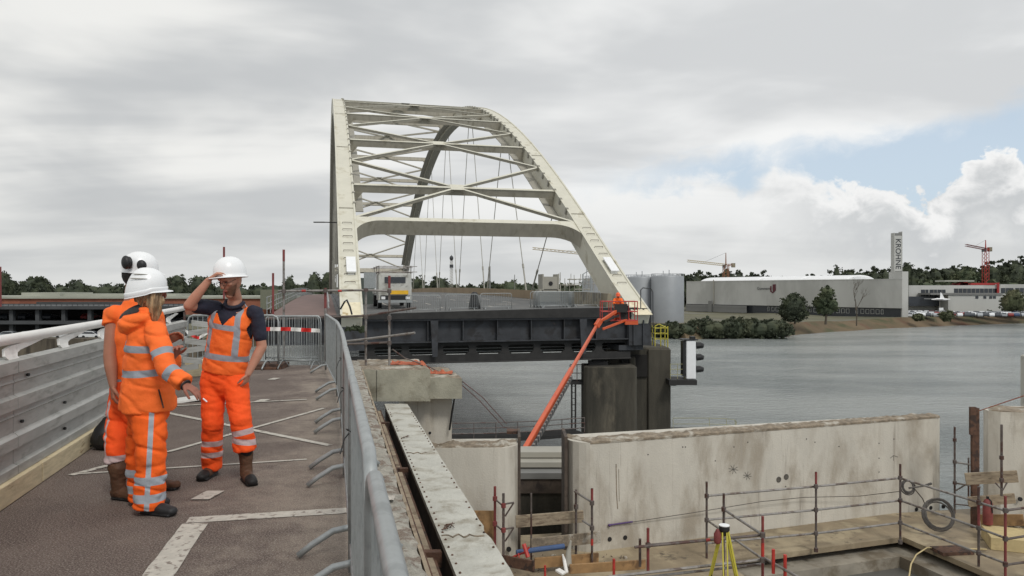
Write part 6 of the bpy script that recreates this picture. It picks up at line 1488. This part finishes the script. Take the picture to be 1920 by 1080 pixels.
# ---------------------------------------------------------------- bearded man on the right
def man_a():
    sR, sL = P(399, 577, 6.24), P(482, 588, 6.20); eR, wR = P(354, 573, 6.02), P(391, 526, 6.02); eL, wL = P(491, 650, 6.20), P(465, 701, 6.13)
    pel, nk = P(421, 706, 6.26), P(440, 566, 6.24); r_ = un(sL-sR); ax = un(nk-pel); fw = un(ax.cross(r_))*-1
    if fw.y > 0: fw = -fw
    hR, hL = pel-r_*.095-UP*.03, pel+r_*.095-UP*.03
    kR, kL = P(398, 792, 6.20), P(452, 788, 6.12); aR, aL = P(397, 874, 6.34), P(462, 878, 6.16)
    hc = P(433, 525, 6.14); hf = un((-.42, -.86, -.30)); hu = un((-.12, -.12, 1))
    root = MB(); b_ = root
    b_.chain([pel-ax*.06, pel+ax*.08, pel+ax*.22, pel+ax*.38, pel+ax*.50, pel+ax*.575], [(.155, .11), (.145, .10), (.145, .10), (.165, .11), (.15, .09), (.07, .06)], r_, 20)
    b_.chain([nk-ax*.06, nk+ax*.03, hc-UP*.03], [(.065, .062), (.056, .056), (.055, .06)], r_, 16)
    head(b_, hc, hf, hu)
    b_.chain([sR, sR.lerp(eR, .5), eR], [.052, .047, .041], UP, 14); b_.chain([eR, eR.lerp(wR, .35), wR], [.042, .042, (.028, .023)], UP, 14)
    b_.chain([sL-r_*.012, sL.lerp(eL, .5), eL], [.044, .045, .040], r_, 14); b_.chain([eL, eL.lerp(wL, .35), wL], [.041, .041, (.028, .023)], r_, 14)
    hand(b_, wR+(un(wR-eR)*.01), (.80, .05, .60), (.45, .1, -.85), 1.0, .34, -1, .05, .3)
    hand(b_, wL, (-.30, .25, -.92), (-.85, .3, .2), .9, .3, 1)
    for h_, k_, a_ in ((hR, kR, aR), (hL, kL, aL)):
        b_.chain([h_, h_.lerp(k_, .5), k_, k_.lerp(a_, .4), a_.lerp(k_, .06)], [.088, .075, .056, .052, .030], r_, 14)
    hr_, hf2, hu2 = basis(hf, hu)
    def beard(p):
        q_ = p-hc; z_, f_, x_ = q_.dot(hu2), q_.dot(hf2), abs(q_.dot(hr_))
        if z_ > .0 or f_ < -.01 or z_ < -.17: return -1
        v_ = (-.046-z_)*30+(x_-.034)*14*(z_ < -.018)
        if abs(z_+.068) < .007 and x_ < .022: v_ = -.2
        return min(v_, (f_-.012)*40, 1) if q_.length < .138 else -1
    def lips(p):
        q_ = p-hc; return 1 if abs(q_.dot(hu2)+.068) < .0075 and abs(q_.dot(hr_)) < .023 and q_.dot(hf2) > .07 else -1
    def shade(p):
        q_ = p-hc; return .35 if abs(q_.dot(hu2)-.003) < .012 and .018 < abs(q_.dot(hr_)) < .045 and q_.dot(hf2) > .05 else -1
    bd = remeshed(b_, 'person', 'skin', None, .0052, 3, org=V(((pel.x), pel.y, 0)), attrs={'beard': beard, 'lips': lips, 'shade': shade})
    tag(bd, 'bearded man with glasses in orange vest touching the brim of his white helmet', 'person', 'construction workers')
    # eyes and glasses
    m_ = MB()
    for sg in (-1, 1): m_.ball(hc+hf2*.084+hr_*sg*.031+hu2*.004, (.012, .012, .007), 8, 6)
    m_.build('eyes', 'eye', bd)
    m_ = MB()
    for sg in (-1, 1):
        c = hc+hf2*.103+hr_*sg*.033+hu2*(-.002); m_.tube([c+hr_*(.025*math.cos(a))+hu2*(.019*math.sin(a)) for a in [6.283*k/16 for k in range(16)]], .0018, 5, closed=True)
        m_.tube([c+hr_*sg*.025, hc+hr_*sg*.082+hf2*.02+hu2*.008], .0018, 5)
    m_.tube([hc+hf2*.108-hr_*.008, hc+hf2*.108+hr_*.008], .002, 5); m_.build('glasses', 'brownsteel', bd)
    # navy polo
    m_ = MB(); m_.chain([pel+ax*.10, pel+ax*.25, pel+ax*.40, pel+ax*.50, pel+ax*.555], [(.16, .115), (.165, .12), (.182, .125), (.165, .105), (.085, .07)], r_, 20)
    m_.chain([sR+r_*.03, sR.lerp(eR, .30), sR.lerp(eR, .62)], [.066, .066, .062], UP, 16, True); m_.chain([sL-r_*.035+UP*.02, sL+UP*.012, sL.lerp(eL, .35), sL.lerp(eL, .68)], [.050, .055, .058, .058], r_, 16, True); m_.ball(sL-r_*.035, .054, 14, 10); m_.ball(sR+r_*.01, .060, 14, 10)
    m_.tube([nk-ax*.022+r_*(.074*math.cos(a))+fw*(.068*math.sin(a))-ax*(.045*max(0, math.sin(a)))+ax*.02 for a in [6.283*k/20 for k in range(20)]], .017, 8, closed=True)
    remeshed(m_, 'polo_shirt', 'navy', bd, .007, 3, disp=fold(14, .004))
    # vest
    m_ = MB(); m_.chain([pel+ax*.035-r_*.006, pel+ax*.12-r_*.004, pel+ax*.24, pel+ax*.36, pel+ax*.46, pel+ax*.525, pel+ax*.562], [(.188, .135), (.185, .135), (.178, .135), (.184, .138), (.196, .128), (.190, .112), (.125, .090)], r_, 24, (False, True))
    def loc(p): q_ = p-pel; return q_.dot(r_), q_.dot(ax), q_.dot(fw)
    def vband(p):
        x_, h_, f_ = loc(p); v_ = .024-abs(h_-.175-.02*x_)
        if h_ > .175:
            xs = x_-(.0) ; v_ = max(v_, .0225-abs(abs(xs)-(.118-.10*max(0, h_-.40))))
            if abs(xs) < .12: v_ = max(v_, .0225-abs(h_-.425))
        return v_
    vs_ = remeshed(m_, 'safety_vest', 'vest', bd, .0075, 4, disp=lambda p, n: fold(11, .008, .8)(p, n)+wr(p, 2)*.6, attrs={'band': vband})
    def vneck(p):
        x_, h_, f_ = loc(p)
        if .34 < h_ < .50 and abs(x_) > .176+.25*abs(.42-h_): return True
        if f_ > 0 and h_ > .44 and abs(x_) < (h_-.44)*.80: return True
        return h_ > .528 and abs(x_) < .088
    cut(vs_, vneck)
    sd_ = vs_.modifiers.new('thick', 'SOLIDIFY'); sd_.thickness = .004; sd_.offset = 1
    # trousers
    m_ = MB(); m_.chain([pel+UP*.09, pel+UP*.03, pel-UP*.06], [(.168, .125), (.178, .13), (.17, .128)], r_, 20)
    m_.chain([hR+UP*.02, hR.lerp(kR, .45), kR, kR.lerp(aR, .5), aR-UP*.0], [(.108, .115), (.098, .105), (.084, .09), (.082, .085), (.082, .084)], r_, 18, (True, False))
    tl = kL.lerp(aL, .62); m_.chain([hL+UP*.02, hL.lerp(kL, .45), kL, kL.lerp(aL, .4), tl], [(.108, .115), (.098, .105), (.086, .092), (.092, .09), (.090, .087)], r_, 18, (True, False))
    def tband(p):
        t1, d1 = segd(p, hR, aR); t2, d2 = segd(p, hL, aL)
        if d1 < d2: return max(.024-abs(p.z-.298), .024-abs(p.z-.198)) if d1 < .16 else -1
        return max(.024-abs(p.z-.418-.2*(p.x-aL.x)), .024-abs(p.z-.340+.15*(p.x-aL.x)))
    remeshed(m_, 'trousers', 'trousers', bd, .0085, 4, disp=lambda p, n: fold(9, .010, 1.3, 3)(p, n)+wr(p, 1)*max(.25, .75-p.z)*1.3, attrs={'band': tband})
    for a_, toe, top in ((aR, P(372, 893, 6.1), aR+UP*.12), (aL, P(484, 900, 5.85), aL.lerp(kL, .42))):
        m_ = MB(); mk_boot(m_, a_, toe, top, .058)
        tt = V((toe.x, toe.y, 0)); hh = V((a_.x, a_.y, 0)); dd = un(tt-hh)
        remeshed(m_, 'boot', 'boot', bd, .006, 3, attrs={'sole': lambda p: max(.030-p.z, (p-hh).dot(dd)-.13+(p.z-.06)*.5)}, disp=fold(20, .003))
    helmet(bd, hc+hu2*.052-hf2*.008, un((-.72, -.66, -.06)), un((-.10, .0, 1)), .113, .132, .142, .030, .042)
    return bd
man_a()

# ---------------------------------------------------------------- woman in the orange jacket
def woman():
    Y0 = 5.28; f = un((.90, .43, 0)); r_ = un((.43, -.90, 0)); foot = V((P(285, 960, 5.28).x, 5.30, 0))
    pel = P(277, 752, 5.32); nk = P(277, 583, 5.28); ax = un(nk-pel)
    sR, eR, wR = P(291, 620, 5.14), P(315, 694, 5.04), P(347, 721, 5.0); sL, eL, wL = P(279, 612, 5.45), P(316, 700, 5.36), P(326, 668, 5.18)
    hR, hL = pel+r_*.085-UP*.02, pel-r_*.085-UP*.02; kR, kL = P(285, 858, 5.22), P(262, 852, 5.44); aR, aL = P(280, 945, 5.26), P(270, 928, 5.50)
    hc = P(281, 545, 5.27); hf = un((.88, .46, -.10)); hr_, hf2, hu2 = basis(hf, un((.05, 0, 1)))
    b_ = MB()
    b_.chain([pel-ax*.05, pel+ax*.12, pel+ax*.26, pel+ax*.40, pel+ax*.52, pel+ax*.60], [(.15, .11), (.125, .095), (.12, .09), (.14, .10), (.14, .085), (.06, .055)], r_, 20)
    b_.chain([nk-ax*.05, nk+ax*.05, hc-UP*.03], [(.056, .055), (.05, .05), (.05, .055)], r_, 14); head(b_, hc, hf, hu2, .95)
    b_.chain([sR, sR.lerp(eR, .5), eR, wR], [.045, .042, .037, (.026, .021)], r_, 12); b_.chain([sL, sL.lerp(eL, .5), eL, wL], [.045, .042, .037, (.026, .021)], r_, 12)
    hand(b_, wR-un(wR-eR)*.01, (.80, .05, -.52), (-.25, .15, -.9), 1.0, .22, 1, .04)
    hand(b_, wL, (.25, -.35, .55), (.5, -.4, -.6), .95, .45, -1)
    for h_, k_, a_ in ((hR, kR, aR), (hL, kL, aL)): b_.chain([h_, h_.lerp(k_, .5), k_, k_.lerp(a_, .4), a_], [.085, .07, .052, .05, .032], r_, 14)
    bd = remeshed(b_, 'person', 'skin', None, .0052, 3, org=foot)
    tag(bd, 'woman with blond hair in orange hooded jacket seen from behind, gesturing with one hand', 'person', 'construction workers')
    # jacket
    m_ = MB(); J0 = pel-UP*.06
    m_.chain([J0, pel+ax*.06, pel+ax*.22, pel+ax*.36, pel+ax*.48, pel+ax*.56, pel+ax*.60], [(.190, .188), (.186, .182), (.172, .160), (.178, .150), (.172, .132), (.13, .11), (.08, .08)], r_, 24, (False, True))
    m_.chain([sR-r_*.02+UP*.0, sR.lerp(eR, .5), eR, eR.lerp(wR, .55), wR-un(wR-eR)*.01], [.074, .070, .066, .064, .062], r_, 18, (True, False))
    m_.chain([sL+r_*.02, sL.lerp(eL, .5), eL, eL.lerp(wL, .5), wL-un(wL-eL)*.05], [.082, .078, .070, .064, .058], r_, 18)
    # hood hanging on the back
    hb = nk-f*.05-ax*.015
    for k in range(9):
        a = math.pi*(.02+.96*k/8); 
    m_.tube([nk+r_*(.125*math.cos(a))-f*(.155*math.sin(a)-.02)-ax*(.035+.06*math.sin(a)) for a in [math.pi*k/12 for k in range(13)]], [.040+.026*math.sin(math.pi*k/12) for k in range(13)], 12)
    m_.tube([nk+r_*(.08*math.cos(a))-f*(.07*math.sin(a))+ax*(.0) for a in [math.pi*2*k/12 for k in range(12)]], .026, 10, closed=True)
    def lc(p): q_ = p-pel; return q_.dot(r_), q_.dot(ax), q_.dot(f)
    armR = (sR, eR, wR); armL = (sL, eL, wL)
    def jb(p):
        x_, h_, g_ = lc(p); best = -1
        t1, d1 = segd(p, sR, eR); t2, d2 = segd(p, eR, wR); t3, d3 = segd(p, sL, eL); t4, d4 = segd(p, eL, wL)
        lim = .088
        if d2 < lim*.95 and d2 < d1: return .024-abs((t2-.24)*(wR-eR).length)
        if d1 < lim and t1 > .30: return .024-abs((t1-.60)*(eR-sR).length)
        if d4 < .08 or (d3 < .085 and t3 > .35): return .022-abs((t4-.4)*(wL-eL).length) if d4 < d3 else .022-abs((t3-.6)*(eL-sL).length)
        v_ = max(.0245-abs(p.z-1.000-.06*(g_)), .0245-abs(p.z-1.165+.03*g_))
        if h_ > .19:
            if g_ < .03: v_ = max(v_, .0225-abs(x_+.015-(.05)*max(0, h_-.38)*4)) if h_ < .60 else v_
        return v_
    def jd(p, n):
        x_, h_, g_ = lc(p); return fold(8, .010, .8, 5)(p, n)+wr(p, 3)*.8
    jk = remeshed(m_, 'jacket', 'jacket', bd, .0085, 4, disp=jd, attrs={'band': jb})
    m_ = MB(); m_.ball(nk-f*.085-ax*.012, (.085, .105, .050), 16, 10, rotm(r_, un(f*-1-ax*.45), ax)); m_.build('hood_lining', 'lining', bd, smooth=True)
    m_ = MB(); d_ = un(wR-eR); m_.tube([wR-d_*.0, wR+d_*.008], .040, 16); m_.build('cuff', 'lining', bd)
    m_ = MB(); q_ = pel+r_*.18+f*.09; m_.beam(q_+UP*.10-f*.02, q_-UP*.03+f*.01, .008, .01); m_.build('pocket_slit', 'rust', bd)
    # trousers
    m_ = MB(); m_.chain([pel+UP*.03, pel-UP*.05], [(.165, .15), (.16, .15)], r_, 20)
    m_.chain([hR+UP*.0, hR.lerp(kR, .45), kR, kR.lerp(aR, .5), aR-UP*.015], [(.098, .12), (.092, .11), (.086, .10), (.088, .10), (.094, .105)], r_, 18, (True, False))
    m_.chain([hL+UP*.0, hL.lerp(kL, .45), kL, kL.lerp(aL, .5), aL-UP*.02], [(.098, .12), (.092, .11), (.086, .10), (.088, .10), (.094, .105)], r_, 18, (True, False))
    def tb_(p):
        t1, d1 = segd(p, hR, aR); t2, d2 = segd(p, hL, aL)
        v_ = max(.030-abs(p.z-.252), .030-abs(p.z-.128))
        if d1 < d2:
            ctr = hR.lerp(aR, t1); q_ = p-ctr
            if q_.dot(r_) > 0: v_ = max(v_, .0165-abs(q_.dot(f)-.028+.045*t1))
        return v_
    remeshed(m_, 'trousers', 'trousers2', bd, .0085, 4, disp=lambda p, n: fold(8, .010, .9, 8)(p, n)+wr(p, 4), attrs={'band': tb_})
    for a_, toe in ((aR, P(326, 968, 5.2)), (aL, P(318, 948, 5.42))):
        m_ = MB(); mk_boot(m_, a_, toe, None, low=True); remeshed(m_, 'shoe', 'blackboot', bd, .006, 3)
    # hair
    m_ = MB(); k0 = hc+hf2*.01
    m_.ball(hc-hf2*.01-hu2*.02, (.088, .098, .10), 16, 12, rotm(hr_, hf2, hu2))
    for (dx, df, l, rr_) in ((.062, .045, .175, .027), (.070, .022, .20, .030), (.058, .0, .19, .032), (.03, -.05, .10, .04), (.0, -.07, .08, .035), (.066, .062, .11, .018), (-.06, .03, .16, .028), (.075, .035, .22, .016)):
        a = hc+hr_*dx+hf2*df-hu2*.015; m_.chain([a, a-UP*l*.45+hf2*.012+hr_*.008, a-UP*l+hf2*.006], [rr_, rr_*1.0, rr_*.45], hr_, 10)
    remeshed(m_, 'hair', 'hair', bd, .0065, 2, disp=lambda p, n: .005*math.sin(p.dot(hf2)*260+4*noise.noise(p*9)+p.z*18))
    hu3 = un((.16, .02, 1)); r3, f3, u3 = basis(un((.90, .42, -.02)), hu3)
    hcx = hc+UP*.035-f3*.022
    hm = helmet(bd, hcx, f3, hu3, .116, .134, .128, .008, .034, back_drop=.060, ridge=False, side_drop=.012)
    m_ = MB()
    for (zz, s0) in ((.052, .9), (.082, .75), (.018, .97)):
        for sg in (1, -1):
            pts = []
            for k in range(7):
                a = R(-62+k*11 if sg > 0 else 180+62-k*11); kk = math.cos(math.asin(min(.98, zz/.125)))*1.012; pts.append(hcx+r3*(math.cos(a)*.116*kk)+f3*(math.sin(a)*.134*kk)+u3*zz)
            if zz > .03: m_.tube(pts, [.001, .003, .004, .004, .004, .003, .001], 6)
    m_.build('vent_slots', 'trussgrey', hm)
    m_ = MB(); n = 36; rs = []
    for (z1, k1) in ((.0, 1.012), (-.004, 1.045), (-.012, 1.05), (-.03, 1.04), (-.036, 1.01)):
        rs.append([hcx+r3*(math.cos(6.283*j/n)*.116*k1)+f3*(math.sin(6.283*j/n)*.134*k1)+u3*(z1-.055*max(0, -math.sin(6.283*j/n)+.25)/1.25-.010*(1-abs(math.sin(6.283*j/n)))) for j in range(n)])
    m_.rings(rs, caps=False); m_.build('rim_band', 'helmet', hm, smooth=True)
    # cigarette-sized white pen tip in the hand
    q_ = wR+un((.80, .05, -.52))*.150+V((.0, -.02, -.01)); m_ = MB(); m_.cyl(q_, q_+V((.028, -.004, -.022)), .005, 8); m_.build('white_pen', 'white', bd)
    return bd
woman()

# ---------------------------------------------------------------- man with ear defenders behind her
def man_c():
    f = un((.62, .78, 0)); r_ = un((.78, -.62, 0)); pel = P(246, 742, 5.74); nk = P(249, 562, 5.72); ax = un(nk-pel)
    sL, eL, wL = P(213, 590, 5.70), P(206, 668, 5.60), P(212, 724, 5.54); sR, eR, wR = P(290, 598, 5.58), P(300, 660, 5.6), P(316, 640, 5.75)
    hL, hR = pel-r_*.10-UP*.03, pel+r_*.09-UP*.03; kL, aL = P(219, 838, 5.66), P(224, 912, 5.62); kR, aR = P(262, 840, 5.80), P(283, 900, 5.88)
    hc = P(259, 512, 5.68); hf = un((.90, .42, -.12)); hr_, hf2, hu2 = basis(hf, un((.05, 0, 1)))
    b_ = MB()
    b_.chain([pel-ax*.05, pel+ax*.12, pel+ax*.28, pel+ax*.45, pel+ax*.60, pel+ax*.68], [(.16, .12), (.15, .11), (.155, .11), (.175, .115), (.16, .10), (.07, .065)], r_, 20)
    b_.chain([nk-ax*.05, nk+ax*.04, hc-UP*.04-hf2*.02], [(.068, .066), (.060, .060), (.058, .062)], r_, 14); head(b_, hc, hf, hu2)
    b_.chain([sL, sL.lerp(eL, .5), eL, eL.lerp(wL, .35), wL], [.054, .052, .046, .046, (.031, .026)], r_, 14); b_.chain([sR, sR.lerp(eR, .5), eR, wR], [.054, .050, .044, .03], r_, 12)
    hand(b_, wL, (.05, -.06, -1), (.7, .5, .1), 1.08, .42, -1)
    hand(b_, wR, (.6, .1, .4), (.2, -.6, -.6), 1.0, .5, 1)
    for h_, k_, a_ in ((hR, kR, aR), (hL, kL, aL)): b_.chain([h_, h_.lerp(k_, .5), k_, k_.lerp(a_, .4), a_], [.088, .075, .056, .055, .034], r_, 14)
    bd = remeshed(b_, 'person', 'skin2', None, .0055, 3, org=V((pel.x, pel.y, 0)))
    tag(bd, 'man seen from behind in orange T-shirt and helmet with black ear defenders, leftmost worker', 'person', 'construction workers')
    m_ = MB()
    m_.chain([pel+ax*.0, pel+ax*.12, pel+ax*.30, pel+ax*.46, pel+ax*.58, pel+ax*.66, pel+ax*.70], [(.160, .13), (.155, .13), (.160, .13), (.172, .135), (.170, .12), (.12, .10), (.080, .075)], r_, 24, (False, True))
    m_.chain([sL+r_*.05, sL, sL.lerp(eL, .18), sL.lerp(eL, .26)], [.074, .073, .072, .075], r_, 16, (True, False)); m_.chain([sR-r_*.03, sR.lerp(eR, .5)], [.085, .075], r_, 16)
    def cb_(p):
        q_ = p-pel; x_, h_, g_ = q_.dot(r_), q_.dot(ax), q_.dot(f); v_ = max(.024-abs(h_-.12), -1)
        if h_ > .60: v_ = max(v_, .014-abs(x_+.10))
        t1, d1 = segd(p, sL, eL)
        if d1 < .10 and x_ < -.14: return -1
        return v_
    remeshed(m_, 'tee_shirt', 'vest', bd, .0085, 4, disp=fold(9, .010, .9, 11), attrs={'band': cb_})
    m_ = MB(); m_.chain([pel+UP*.08, pel, pel-UP*.06], [(.165, .135), (.175, .14), (.17, .135)], r_, 20)
    tl = kL.lerp(aL, .40); m_.chain([hL, hL.lerp(kL, .5), hL.lerp(kL, .85), kL, tl], [(.105, .115), (.100, .108), (.094, .102), (.088, .09), (.086, .088)], r_, 18, (True, False))
    m_.chain([hR, hR.lerp(kR, .5), kR, kR.lerp(aR, .6)], [(.105, .115), (.095, .105), (.085, .09), (.082, .085)], r_, 18)
    m_.chain([hL.lerp(kL, .62)-r_*.06, hL.lerp(kL, .92)-r_*.065], [(.05, .07), (.055, .075)], r_, 14)
    def tc_(p):
        t1, d1 = segd(p, hL, aL); q_ = p-hL.lerp(aL, t1); v_ = .034-abs(p.z-.305)
        if q_.dot(r_) < .12 and q_.dot(f) < 0: v_ = max(v_, .013-abs(q_.dot(r_)-.01))
        return v_
    remeshed(m_, 'trousers', 'trousers', bd, .0085, 4, disp=lambda p, n: fold(8, .010, .9, 15)(p, n)+wr(p, 5), attrs={'band': tc_})
    for a_, toe, top in ((aL, P(238, 938, 5.45)+V((.12, .1, 0)), kL.lerp(aL, .48)), (aR, P(330, 908, 5.9), kR.lerp(aR, .45))):
        m_ = MB(); mk_boot(m_, a_, toe, top, .070); remeshed(m_, 'boot', 'boot', bd, .006, 3, attrs={'sole': lambda p: .028-p.z}, disp=fold(18, .005))
    m_ = MB(); m_.ball(hc-hf2*.018-hu2*.012, (.082, .094, .10), 16, 10, rotm(hr_, hf2, hu2)); m_.build('hair', 'darkhair', bd, smooth=True)
    hu3 = un((.10, 0, 1)); r3, f3, u3 = basis(un((.94, .30, -.06)), hu3)
    hm = helmet(bd, hc+UP*.035+f3*.012, f3, hu3, .112, .128, .130, .012, .045)
    for (c, nn, s_) in ((P(236, 492, 5.54), un((-.60, -.78, .1)), .98), (P(265, 497, 5.53), un((.1, -1, .05)), .75)):
        mt = rotm(nn.cross(UP).normalized(), nn, UP); m_ = MB(); m_.ball(c, (.044*s_, .030*s_, .052*s_), 16, 10, mt); m_.ball(c-nn*.022, (.040*s_, .022*s_, .048*s_), 16, 10, mt); ob = m_.build('ear_defender', 'black', hm, smooth=True)
        m_ = MB(); m_.tube([c+nn*.02, c-nn*.03+UP*.02, hc+UP*.09], .006, 6); m_.build('arm_wire', 'black', ob)
    m_ = MB(); q_ = P(246, 515, 5.62); m_.chain([q_+UP*.03, q_-UP*.02], [(.045, .02), (.035, .02)], r_, 10); m_.build('helmet_cradle', 'black', hm, smooth=True)
    return bd
man_c()

# ---------------------------------------------------------------- worker in the lift basket
def worker():
    c = bk+V((-.05, .05, .02)); b_ = MB(); r_ = V((1, 0, 0)); pel = c+UP*.72; nk = c+UP*1.18+V((0, -.12, 0)); hc = nk+UP*.13+V((0, -.05, 0))
    b_.chain([pel, pel+UP*.2, nk-UP*.05], [(.16, .12), (.16, .12), (.10, .08)], r_, 14); b_.chain([nk, hc], [.055, .055], r_, 10); head(b_, hc, (0, -1, -.3))
    for sg in (-1, 1):
        s_ = nk+V((sg*.19, 0, -.06)); e_ = s_+V((sg*.06, -.12, -.22)); w_ = e_+V((-sg*.08, -.18, .0)); b_.chain([s_, e_, w_], [.05, .042, .03], r_, 10); hand(b_, w_, (-sg*.3, -.8, -.2), (0, -.2, -1), 1, .4, sg)
        h_ = pel+V((sg*.09, 0, 0)); k_ = c+V((sg*.1, -.16, .42)); a_ = c+V((sg*.1, 0, .06)); b_.chain([h_, k_, a_, a_+V((0, -.12, -.03))], [.08, .055, .04, .03], r_, 10)
    bd = remeshed(b_, 'person', 'skin', None, .010, 2, org=c); tag(bd, 'worker in bright orange crouching in the lift basket', 'person', 'construction workers')
    m_ = MB(); m_.chain([pel-UP*.05, pel+UP*.2, nk-UP*.03], [(.20, .16), (.21, .17), (.15, .12)], r_, 14)
    for sg in (-1, 1): s_ = nk+V((sg*.17, 0, -.05)); e_ = s_+V((sg*.07, -.12, -.22)); m_.chain([s_, e_, e_+V((-sg*.06, -.13, 0))], [.085, .07, .055], r_, 12)
    remeshed(m_, 'jacket', 'vest', bd, .015, 2, attrs={'band': lambda p: .025-abs(p.z-pel.z-.12)}, disp=fold(9, .01))
    m_ = MB()
    for sg in (-1, 1): h_ = pel+V((sg*.09, 0, 0)); k_ = c+V((sg*.1, -.16, .42)); a_ = c+V((sg*.1, 0, .08)); m_.chain([h_, k_, a_], [.115, .09, .08], r_, 12)
    remeshed(m_, 'trousers', 'trousers', bd, .015, 2, attrs={'band': lambda p: .03-abs(p.z-c.z-.2)})
    for sg in (-1, 1):
        m_ = MB(); m_.chain([c+V((sg*.1, .04, .05)), c+V((sg*.1, -.16, .04))], [(.05, .05), (.05, .04)], r_, 10); m_.build('boot', 'blackboot', bd)
    helmet(bd, hc+UP*.05, (0, -1, -.1), (0, -.1, 1)).data.materials[0] = M['vest2']
M['vest2'] = mat('orange helmet shell', L(236, 96, 50), .4)
worker()
# drop the car prototypes that were never placed
for i, (cn, pr) in enumerate(protos):
    if i not in used:
        for o in [pr]+list(pr.children_recursive): bpy.data.objects.remove(o)
